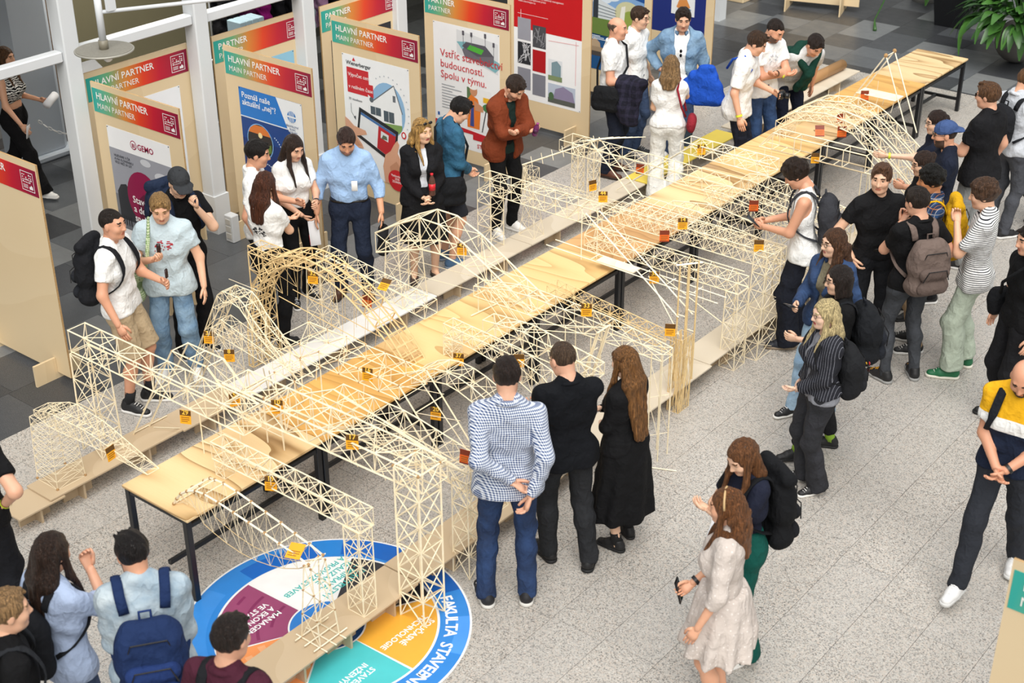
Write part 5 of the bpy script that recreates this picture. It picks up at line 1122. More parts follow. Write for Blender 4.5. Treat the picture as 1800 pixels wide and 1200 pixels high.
for k in range(46):
    f = rr.random() * 4; i = int(f); u = f - i; p = []
    for j in range(9):
        c = ((-1 + 2 * u, -1), (1, -1 + 2 * u), (1 - 2 * u, 1), (-1, 1 - 2 * u))[i]; u = min(1, max(0, u + rr.uniform(-.14, .14))); p.append((1.5 + .055 * c[0], 4.22 + .08 * c[1], .69 * j / 8))
    for a, b_ in zip(p[:-1], p[1:]): B.br(a, b_, .0026)
xs = lin_(.3, 1.5, 14); B.girder(4.05, xs, interp(xs, [(.3, .78), (1.5, .66)]), interp(xs, [(.3, .87), (1.5, .74)]), .075, .0045, 'X', bw=.0028); B.card(1178, 580, 4.0, '', ry=-5); B.done()
B = Bridge('mast bridge of tall paired posts with long leaning white beams', 1.2, 4.6, STK2)
for x, y in ((1.38, 4.33), (1.46, 4.33), (1.40, 4.45), (1.48, 4.45)): B.chord([(x, y, BZ), (x, y, 1.27)], .0085, 'mast', STK3)
for z in (.45, .62, .8, .97, 1.1): B.br((1.38, 4.33, z), (1.46, 4.33, z), .005); B.br((1.4, 4.45, z), (1.48, 4.45, z), .005)
B.chord([(1.36, 4.3, 1.25), (1.5, 4.48, 1.25)], .01)
for y, d in ((4.62, 0), (4.74, .06)): B.chord([(.05 + d, y + .25, 1.16), (1.4 + d, y - .3, .78)], .008, 'beam')
for y in (4.82, 4.96): B.chord([(-.35, y, .76), (1.5, y - .05, .76)], .006, 'beam')
B.o and MB().box(.22, .62, 4.8, 4.92, .765, .775).build('white_plate', STK2, B.o, loc=(-1.2, -4.6, 0))
for k in range(5): B.br((.15 + .27 * k, 4.82, .76), (.15 + .27 * k, 4.96, .76), .005)
B.chord([(.0, 4.88, TZ), (.0, 4.88, 1.18)], .006, 'mast'); B.chord([(.1, 4.98, TZ), (.1, 4.98, 1.18)], .006, 'mast'); B.chord([(.75, 4.85, .76), (1.42, 4.4, .5)], .006); B.card(1150, 488, 4.82, '36', ry=0); B.done()
B = Bridge('gable ended lattice girder with tall legs over the far right bench', 1.0, 5.15)
xs = lin_(-.1, 1.52, 16); B.girder(5.15, xs, [.74] * 16, [.84] * 16, .09, .0055, 'X', bw=.0032); B.chord([(-.1, 5.15, .92), (1.52, 5.15, .92)], .0055)
for x in xs[::2]: B.br((x, 5.06, .84), (x, 5.15, .92), .0035); B.br((x, 5.24, .84), (x, 5.15, .92), .0035)
B.tower(1.47, 5.14, .075, .09, 0, .74, 5, .8, 1, .006, 'X', .003, foot=True); B.tower(.0, 5.15, .06, .09, TZ, .76, 1, 1, 1, .0045, 'X', .003)
for k in range(9): x = .65 + .075 * k; B.br((x, 5.06, .74), (x + .01, 5.06, .74 - .24 * math.sin(k / 9 * 2.6 + .2)), .0026)
B.chord([(.6, 5.06, .74), (1.4, 5.06, .42)], .0055); B.card(1200, 393, 5.4, '14', ry=0); B.card(1168, 415, 5.0, '', red=True); B.done()
B = Bridge('dense double girder with a braced tower standing in front of dark trousers', 1.2, 5.6)
xs = lin_(.0, 1.62, 17); B.girder(5.58, xs, [.84] * 17, [.99] * 17, .11, .0055, 'X', bw=.0032); B.tower(1.54, 5.5, .07, .17, 0, .99, 6, .9, .75, .006, 'X', .0035, foot=True); B.card(1334, 432, 5.47, '', red=False); B.done()
for j, (y, z0, z1, x1, lab) in enumerate(((6.1, .74, .9, 1.5, 'tangled lattice bridge just behind the phone holding man'), (6.62, .78, .9, 1.45, 'triangular truss bridge under the orange card near the table edge'), (7.15, .72, .86, 1.5, 'slim truss bridge passing behind the curly haired man'))):
    B = Bridge(lab, 1.0, y); xs = lin_(.15 + .1 * j, x1, 12); B.girder(y, xs, interp(xs, [(.15, z0), (x1, z0 - .1)]), interp(xs, [(.15, z1 - .02), (.5, z1 + .02), (x1, z1 - .1)]), .1, .0055, 'X', bw=.0032, hwf=interp(xs, [(.15, .05), (.6, .12), (x1, .1)])); B.tower(1.42, y, .07, .1, 0, z0 - .08, 5, 1, 1, .0055, 'X', .0032)
    for k in range(5): B.br((.3 + .2 * k, y - .1, z0), (.5 + .2 * k, y + .1, z1 - .3), .0035)
    B.card(*((1325, 362, y - .1), (1321, 373, y - .1), (1424, 355, y - .1))[j], '', red=j == 0) if j != 1 else 0; B.done()
B = Bridge('open box girder with a ladder deck, under the pointing hand', .8, 8.02, STK)
xs = [.2, .45, .75, 1.0, 1.25]; B.girder(8.02, xs, [.87] * 5, [1.05] * 5, .075, .0075, 'none', bw=.0055, lat=False)
for y in (7.945, 8.095): B.chord([(.05, y, .87), (1.45, y, .87)], .0075); B.chord([(.05, y, .87), (.2, y, 1.05)], .007); B.chord([(1.25, y, 1.05), (1.45, y, .87)], .007); B.chord([(1.3, y, .87), (1.42, y, .0)], .0055, 'tower_leg'); B.chord([(1.22, y, .87), (1.22, y, .0)], .0055, 'tower_leg'); B.chord([(.12, y, .87), (.12, y, TZ)], .005, 'tower_leg')
for x in (.05, .3, .6, .7, .9, 1.35, 1.45): B.br((x, 7.945, .87), (x, 8.095, .87), .0055)
for z in (.2, .4, .6): B.br((1.22, 7.945, z), (1.4, 8.095, z)); B.br((1.22, 8.095, z), (1.38, 7.945, z + .15)); B.br((1.22, 7.945, z), (1.22, 8.095, z))
B.card(1433, 278, 7.95, '', ry=0); B.done()
for j, (y, lab) in enumerate(((8.75, 'low arched double truss with three red cards on the far table'), (9.2, 'big far arch truss curving down to the right bench'))):
    B = Bridge(lab, .6, y); xs = lin_(-.3 if j else -.2, 1.5, 16); zt = interp(xs, [(-.3, .8), (.05, 1.03), (.4, 1.08), (.7, 1.03), (1.1, .76), (1.5, .45)]); zb = interp(xs, [(-.3, TZ), (.05, .93), (.4, .98), (.7, .93), (1.1, .64), (1.5, .3)]); B.girder(y + .1, xs, zb, zt, .11, .0075, 'X', bw=.004)
    B.tower(1.44, y + .1, .06, .11, 0, .36, 2, 1, 1, .006, 'X', .0035); B.tower(-.22 if j else -.12, y + .1, .05, .11, TZ, .82, 2, 1, 1, .005, 'X', .003)
    if not j: B.card(1441, 230, 8.6, '', red=True, sz=1.15, rx=-10); B.card(1480, 232, 8.75, '', red=True, sz=1.15); B.card(1478, 208, 9.1, '', red=True)
    B.done()
B = Bridge('raft of pale sticks hung from two tall A frames on the far table', .2, 10.3, STK2)
for k in range(9): B.chord([(.03, 10.18 + .026 * k, .85), (.52, 10.18 + .026 * k, .85)], .006, 'deck_stick')
for y in (10.2, 10.42):
    ap = (.33, y, 1.34); B.chord([(-.06, y, TZ), ap], .0085, 'frame_leg'); B.chord([ap, (.72, y, .45)], .0085, 'frame_leg'); B.knot(ap, .026)
B.br((.33, 10.2, 1.33), (.33, 10.42, 1.33), .005)
for x in (.08, .3, .5): B.br((x, 10.2, .85), (x - .03, 10.2, TZ), .004); B.br((x, 10.4, .85), (x - .03, 10.4, TZ), .004)
for x, y in ((-.2, 9.95), (-.14, 10.1), (.1, 10.6)): B.chord([(x, y, TZ), (x, y, TZ + .2)], .003, 'stick')
B.card(1520, 168, 10.18, '', red=True, sz=1.1); B.done()
sk = MB(); sk.tube([(1.68, 3.25, .006), (2.02, 3.4, .006)], .006, 4); tag(sk.build('loose_stick', STK2), 'single loose stick lying on the floor by the long haired woman', 'stick')
# ================================================================ visitors
yw = lambda phi: phi - 141.3            # 0 = towards the viewer, 90 = to the viewer's right
FT = {}
def feet(a=.11, b=-.11, fa=0., fb=0., ta=14, tb=14): return ((a, fa, ta), (b, fb, tb))
def at(px, py, h): p = gpt(px, py, h); return (p[0], p[1])
C = cloth
WH = C('plain', 'f1f1ef'); BK = C('plain', '111113'); BK2 = C('plain', '1a1a1d'); NV = C('plain', '151b2b')
SN = ('sneaker', '1c1c1e', 'e2e0dc', 'cfcdc8'); WS = ('sneaker', 'eceae6', 'e6e4e0', 'f4f4f2'); BS = ('sneaker', '18181a', '18181a', '2a2a2c'); LB = ('shoe', '17130f', '120f0c', None)
def own(loc, yaw, name, label, cat, parts):
    "a carried thing modelled in its bearer's frame; parts = [(name, MB or (V,F), material)]"
    if len(parts) == 1:
        q = parts[0]; V, F = (q[1].V, q[1].F) if isinstance(q[1], MB) else q[1]; return tag(link(name, mesh(name, V, F, q[2], None, True), None, (loc[0], loc[1], 0), (0, 0, R(yaw))), label, cat)
    o = tag(link(name, None, None, (loc[0], loc[1], 0), (0, 0, R(yaw))), label, cat)
    for n, q, m in parts:
        V, F = (q.V, q.F) if isinstance(q, MB) else q; link(n, mesh(n, V, F, m, None, True), o)
    return o
def slab(c, M, w, h, t, b=.004):
    q = MB(); q.bevbox(-w/2, w/2, -t/2, t/2, -h/2, h/2, min(b, t * .45)); V = np.array(q.V) @ np.asarray(M).T + c; return V, q.F
def phone(f, i, loc, yw_, label, up=.0, tilt=40, col='17181b'):
    c, M = f.hands[i]; Mx = rotm(0, tilt); return own(loc, yw_, 'phone', label, 'phone', [('phone_body', slab(c + A3(0, .02, up), Mx, .075, .155, .009), mat('phone_' + col, col, .2, 0)), ('phone_screen', slab(c + A3(0, .02, up) + Mx @ A3(0, -.0052, 0), Mx, .068, .14, .001, .0004), mat('phone_glass', '26292e', .08, 0))])
def bottle(c, M, cols, label, loc, yw_, L=.22, r=.032):
    def lathe(pts, n=12):
        V = [tuple(np.asarray(M) @ A3(q[0] * math.cos(2*math.pi*k/n), q[0] * math.sin(2*math.pi*k/n), q[1]) + c) for q in pts for k in range(n)]
        return np.array(V), [(i*n+k, i*n+(k+1) % n, i*n+n+(k+1) % n, i*n+n+k) for i in range(len(pts)-1) for k in range(n)] + [tuple(range(n-1, -1, -1)), tuple(range(len(V)-n, len(V)))]
    return own(loc, yw_, 'bottle', label, 'bottle', [('bottle_body', lathe([(r*.9, -L/2), (r, -L/2+.01), (r, L*.12), (r*.75, L*.27), (r*.42, L*.38), (r*.42, L*.43)]), mat('bottle_' + cols[0], cols[0], .15, 0)), ('bottle_label', lathe([(r*1.03, -L*.25), (r*1.03, L*.04)]), mat('bottle_label_' + cols[1], cols[1], .4, 0)), ('bottle_cap', lathe([(r*.48, L*.42), (r*.48, L*.5)]), mat('bottle_cap_' + cols[2], cols[2], .4, 0))])
def sling(f, loc, yw_, label, col, side, z=.95, size=(.3, .11, .26), strapc=None, cross=True, y=-.02, cat='bag', name='shoulder_bag', x=None):
    "bag on a strap; side=+1 hangs at the right hip"
    S = f.s; w, d, h = size; c = f.up(side * .27 if x is None else x, y, z); v = Vol(A3(-d-.05, -w/2-.05, -h/2-.05), A3(d+.05, w/2+.05, h/2+.06), .011)
    v.cone((0, -w/2+.05, -h/2+.06), (0, w/2-.05, -h/2+.06), .06, .06, .03, (A3(1, 0, 0), .12/d)); v.cone((0, -w/2+.06, h/2-.06), (0, w/2-.06, h/2-.06), .05, .05, .08, (A3(1, 0, 0), .12/d)); v.cone((0, -w/2+.05, 0), (0, w/2-.05, 0), .06, .06, .06, (A3(1, 0, 0), .12/d)); folds(v, .004, 3)
    V, F = v.nets(); b = MB(); s2 = -side if cross else side
    P = [f.up(side*.2, .07, z + .1), f.up(side*.06 if cross else side*.15, .16, 1.25), f.up(s2*.09, .1, 1.43), f.up(s2*.115, -.02, 1.495), f.up(s2*.09, -.13, 1.4), f.up(side*.06 if cross else side*.15, -.17, 1.2), f.up(side*.2, -.13, z + .1)]
    b.tube(P, .013 * S, 6)
    return own(loc, yw_, name, label, cat, [('bag_body', (V + c, F), C('plain', col)), ('strap', b, C('plain', strapc or col))])
def wrist(f, i, col, nm='wristband'):
    b = MB(); w, e = f.wri[i], f.elb[i]; d = (e - w) / np.linalg.norm(e - w); b.tube([w + d * .012, w + d * .034], .036 * f.s * (.9 if f.fem else 1), 12, cap=False); link(nm, mesh(nm, b.V, b.F, mat('band_' + col, col, .4, 0), None, True), f.root)
def chestprint(f, col, z=1.27, w=.08, h=.06, back=False, seed=1):
    b = MB(); r = random.Random(seed); T = f.topV; sg = -1 if back else 1
    for k in range(26):
        x = r.uniform(-w, w); zz = z + r.uniform(-h, h) * (1 - abs(x) / w * .5); ww = r.uniform(.004, .014); p = f.up(x, 0, zz); q = T[(np.abs(T[:, 0] - p[0]) < .02) & (np.abs(T[:, 2] - p[2]) < .02) & ((T[:, 1] - p[1]) * sg > .04)]
        if not len(q): continue
        y = np.median(q[:, 1]) + sg * .001; b.box(p[0]-ww, p[0]+ww, y-.003, y+.003, p[2]-.004, p[2]+.004)
    o = link('chest_print', mesh('chest_print', b.V, b.F, mat('print_' + col, col, .8, 0)), f.root); o['kind'] = 'stuff'
# --- left group
L = (-6.75, 3.62); y = yw(80); f = Fig(1.7, True, head=(-5, 4, 0), armr='swing', arml='carry', feet=((.1, .3, 5), (-.1, -.25, 5)))
person(L, y, 'woman in zebra crop top and black trousers walking behind the left posts', f, 'd9a888', '6b4a30', 'long', top=('tee', C('zebra', '16161a', 'e9e6e0'), {'hem': 1.14, 'slv': (.0, 0)}), bottom=('trousers', BK, {'waist': 1.06, 'infl': .025, 'flare': .04}), shoes=WS)
phone(f, 0, L, y, 'white phone in the hand of the walking woman', tilt=10, col='e6e6e8'); c, M = f.hands[1]; b = MB(); b.tube([c + A3(-.1, .06, .04), c + A3(.12, .06, .0)], .045, 12); own(L, y, 'paper_roll', 'loose roll of white paper held by the walking woman', 'paper', [('paper_roll', b, mat('paper_white', 'eeeef0', .7, .03))])
L = (-2.45, 2.38); y = yw(38); f = Fig(1.8, head=(-6, 26, 0), armr='hang', arml='mouth', lean=3); person(L, y, 'man in dark cap and black tee with a navy rucksack by the maroon poster', f, 'e3bb9e', '5a4030', 'buzz', top=('tee', BK), bottom=('trousers', BK2), cap=('35373a', False), shoes=SN)
backpack(f, L, y, 'bulky navy rucksack on the man in the dark cap', '1f2a40', (.36, .24, .5), '26364f', 1.25, roll=True)
L = (-2.1, 1.44); y = yw(78); f = Fig(1.79, head=(-8, 2, 0), armr='hang2', arml='phone', feet=((.11, .02, 10), (-.1, .1, 14))); person(L, y, 'man in white tee and khaki shorts with a black roll top backpack', f, 'd9a384', '2b211b', 'buzz', top=('tee', WH, {'infl': .02}), bottom=('shorts', C('plain', 'b7a283'), {'infl': .026, 'end': .47, 'flare': .02}), shoes=SN, socks=('17171a', .12))
backpack(f, L, y, 'black roll top backpack on the man in khaki shorts', '1b1c20', (.32, .2, .52), '24262b', 1.2, roll=True)
def icecream(f, i, loc, y_, label, col='2c1714'):
    c, M = f.hands[i]; b = MB(); b.bevbox(-.017, .017, -.009, .009, .05, .13, .006); q = MB(); q.box(-.004, .004, -.002, .002, .0, .055); own(loc, y_, 'ice_cream', label, 'ice cream', [('coating', (np.array(b.V) + c, b.F), mat('choc_' + col, col, .3, 0)), ('stick', (np.array(q.V) + c, q.F), STK)])
icecream(f, 1, L, y, 'dark ice cream bar held by the man in khaki shorts')
L = (-2.2, 2.0); y = yw(4); f = Fig(1.74, head=(10, 20, 0), armr='chest', arml='hang2', feet=feet(.13, -.13)); person(L, y, 'man in pale blue tee and light jeans holding a chocolate ice cream', f, 'e3b596', 'b08a58', 'short', beard=None, top=('tee', C('plain', 'c3d3da'), {'infl': .024, 'hem': .84}), bottom=('trousers', C('denim', '5f7f9e', '8fabc2'), {'infl': .022}), shoes=WS)
icecream(f, 0, L, y, 'chocolate ice cream bar held by the man in pale blue tee'); chestprint(f, 'b0303c', 1.29)
b = MB(); b.tube([f.up(.1, .15, 1.4), f.up(.13, .165, 1.2), f.up(.21, .13, 1.0)], .017, 6); b.tube([f.up(.1, .15, 1.4), f.up(.11, -.02, 1.5), f.up(.1, -.14, 1.36), f.up(.21, -.1, 1.0)], .014, 6); v = Vol((-.1, -.2, -.2), (.1, .2, .2), .012); v.cone((0, -.08, -.1), (0, .08, -.1), .06, .06, .03); v.cone((0, -.08, .08), (0, .08, .08), .05, .05, .08); V, F = v.nets()
own(L, y, 'shoulder_bag', 'green checked cloth bag on the man in pale blue tee', 'bag', [('strap', b, C('gingham', 'dfe6c8', '6f9650')), ('bag_body', (V + f.up(.26, -.02, .92), F), C('gingham', 'dfe6c8', '6f9650'))])
L = (-2.38, 3.2); y = yw(92); f = Fig(1.78, head=(0, 12, 0), armr='hang', arml='phone'); person(L, y, 'dark haired man in white tee in profile before the blue poster', f, 'd8a384', '1f1a18', 'short', top=('tee', WH), bottom=('shorts', BK2, {'end': .46, 'infl': .02}), shoes=BS)
L = (-1.98, 2.93); y = yw(150); f = Fig(1.66, True, head=(-5, 12, 0), armr='cross', arml='crossu'); person(L, y, 'auburn haired woman in white tee seen from behind, arms crossed', f, 'e3b898', '5a3322', 'long', top=('tee', WH, {'hem': .96}), bottom=('trousers', BK), shoes=BS); chestprint(f, '2a2a2e', 1.2, .07, .05, True)
L = (-2.42, 3.68); y = yw(34); f = Fig(1.7, True, head=(10, 20, 0), armr='clasp', arml='phone', feet=feet(.1, -.1, .06, -.03)); person(L, y, 'woman with long dark hair in white tee and black trousers facing the table', f, 'e0b294', '37271f', 'long', top=('tee', WH, {'hem': .97}), bottom=('trousers', BK), shoes=('sneaker', '1c1c1e', 'f0f0ee', 'f2f2f2')); wrist(f, 1, '2a2a2e', 'watch')
L = (-2.1, 4.07); y = yw(2); f = Fig(1.75, head=(8, 30, 0), armr='hang2', arml='hang2', girth=1.05, feet=feet(.13, -.13)); person(L, y, 'man in light blue shirt and navy trousers with a badge', f, 'd9a27f', '43302a', 'short', beard='8a6a58', top=('rolled', C('plain', '9dbbe0'), {'hem': 1.02, 'infl': .022}), bottom=('trousers', C('plain', '20283a'), {'infl': .016, 'belt': 1}), shoes=('shoe', '4a2c1c', '2a1c14', None))
own(L, y, 'badge', 'white name badge clipped to the light blue shirt', 'badge', [('badge', slab(f.up(-.07, .165, 1.2), f.Tm, .055, .1, .004), mat('badge_card', 'f2f2f0', .4, 0))])
c, M = f.hands[0]; own(L, y, 'paper_sheets', 'folded papers with red edge in the hand of the man in light blue shirt', 'papers', [('paper_sheets', slab(c + A3(.02, .02, -.1), rotm(20, -15), .1, .24, .006), mat('paper_white', 'eeeef0', .7, .03)), ('red_cover', slab(c + A3(.02, .028, -.16), rotm(20, -15), .1, .1, .004), mat('red_cover', 'b3202c', .5, 0))])
c, M = f.hands[1]; v = Vol((-.12, -.2, -.35), (.12, .2, .05), .012); v.cone((0, -.1, -.25), (0, .1, -.25), .06, .06, .03); v.cone((0, -.09, -.12), (0, .09, -.12), .05, .05, .05); V, F = v.nets(); b = MB(); b.tube([c + A3(0, -.06, -.08), c + A3(0, -.03, .01), c + A3(0, .03, .01), c + A3(0, .06, -.08)], .009, 6); own(L, y, 'briefcase', 'black briefcase carried by the man in light blue shirt', 'bag', [('bag_body', (V + c, F), BK2), ('handle', b, BK)])
L = (-1.8, 4.76); y = yw(14); f = Fig(1.67, True, head=(26, 6, 0), armr='clasp', arml='clasp', girth=1.03); person(L, y, 'blonde woman in black suit with sunglasses on her head', f, 'e6bfa0', 'c79a58', 'wavy', top=('tee', C('plain', 'dfe3ea'), {'hem': .98}), jacket=('long', C('plain', '19191c'), {'open': .05, 'hem': .88}), bottom=('skirt', C('plain', '151517'), {'hem': .46, 'r': .25, 'fold': .04}), shoes=('sandal', '4a3a34', '2c2420', None), lips='b05a58')
b = MB()
for sg in (-1, 1): b.sphere((sg*.034, .085, .115), .024, 10, sc=(1, .5, .7))
b.tube([(-.03, .09, .12), (.03, .09, .12)], .003, 4); b.tube([(-.055, .085, .115), (-.085, .0, .08)], .003, 4); b.tube([(.055, .085, .115), (.085, .0, .08)], .003, 4); own(L, y, 'sunglasses', 'dark sunglasses resting on the blonde hair', 'sunglasses', [('sunglasses', (tr(np.array(b.V) * f.hs, f.hr, f.hc), b.F), mat('dark_lens', '0c0d10', .1, 0))])
bottle(f.up(-.06, .21, 1.13), np.eye(3), ('5a3a30', 'd0202c', 'd0202c'), 'cola bottle with red label held by the blonde woman', L, y)
L = (-1.84, 5.2); y = yw(112); f = Fig(1.77, head=(-8, 38, 0), armr='clasp', arml='clasp', lean=6); person(L, y, 'person in teal denim jacket bending over the bench, black bag behind', f, 'e0b294', '1d1a1a', 'quiff', top=('tee', BK), jacket=('long', C('denim', '1f4f6e', '2f6886'), {'hem': .9, 'infl': .03}), bottom=('shorts', C('plain', '2a2c33'), {'end': .44, 'infl': .02}), shoes=('sneaker', '4a6a8c', '8a96a4', '2c3a4c')); sling(f, L, y, 'slouchy black shoulder bag on the person in teal denim', '17181b', 1, .88, (.34, .13, .3), y=-.08)
L = (-1.88, 6.12); y = yw(40); f = Fig(1.8, head=(8, 42, 0), armr='cross', arml='crossu', lean=9); person(L, y, 'man in rust overshirt and dark green tee with folded arms', f, 'dfae90', '3b2c24', 'quiff', beard='9a7460', top=('tee', C('plain', '1c2e2a'), {'hem': .9}), jacket=('long', C('plain', '79381f'), {'open': .06, 'hem': .84, 'infl': .032}), bottom=('trousers', BK), shoes=WS); bottle(f.up(-.14, .3, 1.22), rotm(0, 20), ('6a2a5c', '4a1c44', '9a3a7c'), 'small purple bottle in the crook of the rust overshirt', L, y, .15, .03)
L = (-1.95, 8.16); y = yw(72); f = Fig(1.84, head=(0, 4, 0), armr='carry', arml='hang', girth=1.1); person(L, y, 'balding man in white tee with a dark jacket over his arm', f, 'dba588', '6b5a4c', 'bald', top=('tee', WH, {'infl': .026, 'hem': .86, 'belly': .03}), bottom=('trousers', C('plain', '1d2230'), {'infl': .018}), shoes=('shoe', '5c3422', '2a1c14', None)); sling(f, L, y, 'black shoulder bag with wide strap on the balding man', '17181b', 1, .95, (.3, .1, .3), cross=True)
v = Vol((-.25, -.25, -.5), (.25, .3, .15), .014); v.cone((-.05, -.06, .03), (.03, .16, .03), .075, .07, .05); v.cone((.03, -.06, 0), (.05, -.03, -.3), .08, .1, .06, (A3(1, 0, 0), 1.5)); v.cone((.04, .1, 0), (.06, .06, -.38), .08, .09, .06, (A3(1, 0, 0), 1.5)); folds(v, .009, 4); V, F = v.nets(); own(L, y, 'folded_jacket', 'dark checked jacket draped over the arm of the balding man', 'jacket', [('folded_jacket', (V + f.up(.2, .2, 1.1), F), C('plaid', '1a1a26', '2c2a3c'))])
L = (-2.08, 8.78); y = yw(55); f = Fig(1.8, head=(5, 8, 0), armr='hang', arml='hang'); person(L, y, 'young man in glasses and white tee behind the balding man', f, 'e3b89a', '4a3628', 'short', top=('tee', WH), bottom=('trousers', C('denim', '2c3c58', '44587c')), glasses='clear', shoes=SN)
L = (-1.62, 9.0); y = yw(-6); f = Fig(1.83, head=(6, 14, 0), armr='hip', arml='hang', girth=1.06); person(L, y, 'man in light denim jacket over white tee with a hand on hip', f, 'e0b092', '33251d', 'quiff', top=('tee', WH, {'hem': .85, 'infl': .018}), jacket=('long', C('denim', '5a7a9a', '8aa8c2'), {'open': .085, 'infl': .032}), bottom=('trousers', C('denim', '2c3c58', '44587c')), shoes=WS)
b = MB()
for dz in (0, .05): b.sphere((0, 0, -dz), .022, 10, sc=(.7, .25, 1))
own(L, y, 'sunglasses', 'dark sunglasses hung on the neck of the white tee', 'sunglasses', [('sunglasses', (np.array(b.V) + f.up(0, .15, 1.3), b.F), mat('dark_lens', '0c0d10', .1, 0))])
L = (-1.05, 7.9); y = yw(172); f = Fig(1.64, True, head=(-6, 4, 0), armr='mouth', arml='clasp'); person(L, y, 'woman dressed all in white seen from behind with straight fair hair', f, 'e3b898', '9a7a54', 'mid', top=('tee', WH, {'hem': .94, 'infl': .018}), bottom=('trousers', C('plain', 'efeee8'), {'infl': .03, 'flare': .045}), shoes=WS); sling(f, L, y, 'red patterned bag strap across the woman in white', '8a2430', 1, .98, (.2, .08, .2), cross=False)
L = (-.62, 8.68); y = yw(68); f = Fig(1.84, head=(0, 28, 0), armr='hang2', arml='phone', lean=9, feet=feet(.1, -.1)); person(L, y, 'man in loose white tee leaning to the table with a blue tote behind', f, 'dfae90', '4a3526', 'quiff', top=('tee', WH, {'infl': .032, 'hem': .82, 'slv': (.8, 0)}), bottom=('trousers', C('plaid', '1b1d26', '272a38')), shoes=SN); wrist(f, 0, 'd6e03a')
c, M = f.hands[1]; b = MB(); b.bevbox(-.06, .06, -.03, .03, -.035, .045, .01); b.tube([(0, .03, 0), (0, .09, 0)], .03, 12); own(L, y, 'camera', 'small black camera held by the man in the loose white tee', 'camera', [('camera', (np.array(b.V) + c + A3(0, .02, .0), b.F), mat('camera_black', '17181a', .35, 0))])
v = Vol((-.14, -.4, -.36), (.14, .34, .3), .014); v.cone((0, -.22, -.22), (0, .2, -.2), .07, .07, .03); v.cone((0, -.2, -.13), (0, .18, -.12), .068, .068, .06); v.cone((0, -.16, -.04), (0, .16, -.03), .064, .064, .06); v.cone((0, -.09, .05), (0, .13, .06), .058, .058, .06); v.cone((0, -.01, .14), (0, .1, .15), .045, .045, .06); folds(v, .006, 2); V, F = v.nets(); b = MB(); b.tube([f.up(-.02, -.2, 1.27), f.up(.1, -.14, 1.42), f.up(.12, -.02, 1.49), f.up(.14, .08, 1.38), f.up(.2, .02, 1.2)], .014, 6); own(L, y, 'tote_bag', 'bright blue cloth tote hanging behind the loose white tee', 'bag', [('bag_body', (V + f.up(.02, -.42, 1.08), F), C('plain', '1f50b8')), ('strap', b, C('plain', '1f50b8'))])
L = (-.66, 9.22); y = yw(32); f = Fig(1.86, head=(12, 30, 0), armr='cross', arml='crossu', lean=6, girth=1.06); person(L, y, 'bearded man in white tee with crossed arms beside the far tables', f, 'd9a384', '2e221c', 'buzz', beard='5d4538', top=('tee', WH, {'infl': .022}), bottom=('trousers', C('denim', '1f3558', '34527e')), shoes=SN); wrist(f, 1, '1c1c1f', 'watch'); wrist(f, 0, 'd6e03a'); chestprint(f, 'c9ccd0', 1.3, .06, .06)
L = (-.58, 9.8); y = yw(24); f = Fig(1.8, head=(0, 42, 0), armr='hang2', arml='hang2', lean=42); person(L, y, 'man bending low over the table with a dark green sweater on his shoulders', f, 'd9a384', '2e221c', 'short', top=('tee', C('plain', 'c9c9c8'), {'infl': .024}), bottom=('trousers', NV), shoes=SN)
v = f.vol(.013); 
for sg in (-1, 1): v.cone(f.up(sg*.17, -.06, 1.42), f.up(sg*.06, -.1, 1.46), .055, .075, .05); v.cone(f.up(sg*.15, -.02, 1.44), f.up(sg*.04, .13, 1.36), .05, .045, .04); v.cone(f.up(sg*.02, .17, 1.33), f.up(sg*.05, .2, 1.08), .045, .04, .03)
v.cone(f.up(-.1, -.14, 1.3), f.up(.1, -.14, 1.3), .07, .07, .06); v.cone(f.up(0, .16, 1.34), f.up(0, .17, 1.33), .045, .045, .03); folds(v, .006, 8); V, F = v.nets(); f.part('draped_sweater', (V, F), C('plain', '143a30'))
# --- right group
L = (1.92, 7.98); y = yw(272); f = Fig(1.66, True, head=(4, 8, 0), armr='hang', arml=((.06, .5, 1.3), (.5, -.2, -1), .35), feet=feet(.1, -.1)); f2 = f; person(L, y, 'woman in navy tee and glasses pointing across the bridges', f, 'e6c0a4', '33221c', 'tail', top=('tee', C('plain', '171d2e')), bottom=('trousers', BK), glasses='clear', shoes=SN); wrist(f, 1, 'd6e03a')
L = (2.24, 7.42); y = yw(264); f = Fig(1.78, head=(0, 6, 0), armr='hang', arml='phone', girth=1.05); person(L, y, 'bearded man in backward blue cap, sunglasses and navy tee', f, 'd9a384', '3a2a22', 'buzz', beard='4d382c', top=('tee', C('plain', '1a2030'), {'infl': .02}), bottom=('trousers', BK2), glasses='sun', cap=('3f5480', True), shoes=SN)
L = (2.24, 8.36); y = yw(228); f = Fig(1.9, head=(6, 6, 0), armr='hang', arml='phone', girth=1.14); person(L, y, 'large man in black tee and grey trousers with his back turned', f, 'dba98c', '6b4a30', 'quiff', top=('tee', C('plain', '17171a'), {'infl': .026, 'hem': .86}), bottom=('trousers', C('plain', '8d8f8e'), {'infl': .022}), glasses='sun', shoes=SN)
L = (2.2, 9.3); y = yw(118); f = Fig(1.8, head=(-4, 22, 0), armr='phone', arml='phone'); person(L, y, 'man in pale grey shirt with rucksack straps at the far right', f, 'dfae90', '7a5638', 'short', top=('rolled', C('plain', 'c5c9d0'), {'infl': .022}), bottom=('trousers', C('plain', '4a4c52')), shoes=SN); backpack(f, L, y, 'small black rucksack on the man in pale grey shirt', '1b1c20', (.28, .15, .4), None, 1.22)
L = (2.45, 10.6); y = yw(250); f = Fig(1.75, head=(0, 10, 0)); person(L, y, 'person in blue denim at the far right edge', f, 'dfae90', '6a8fb4', 'short', top=('long', C('denim', '3d5f88', '5d80a8')), bottom=('trousers', C('denim', '2c3c58', '44587c')), shoes=SN)
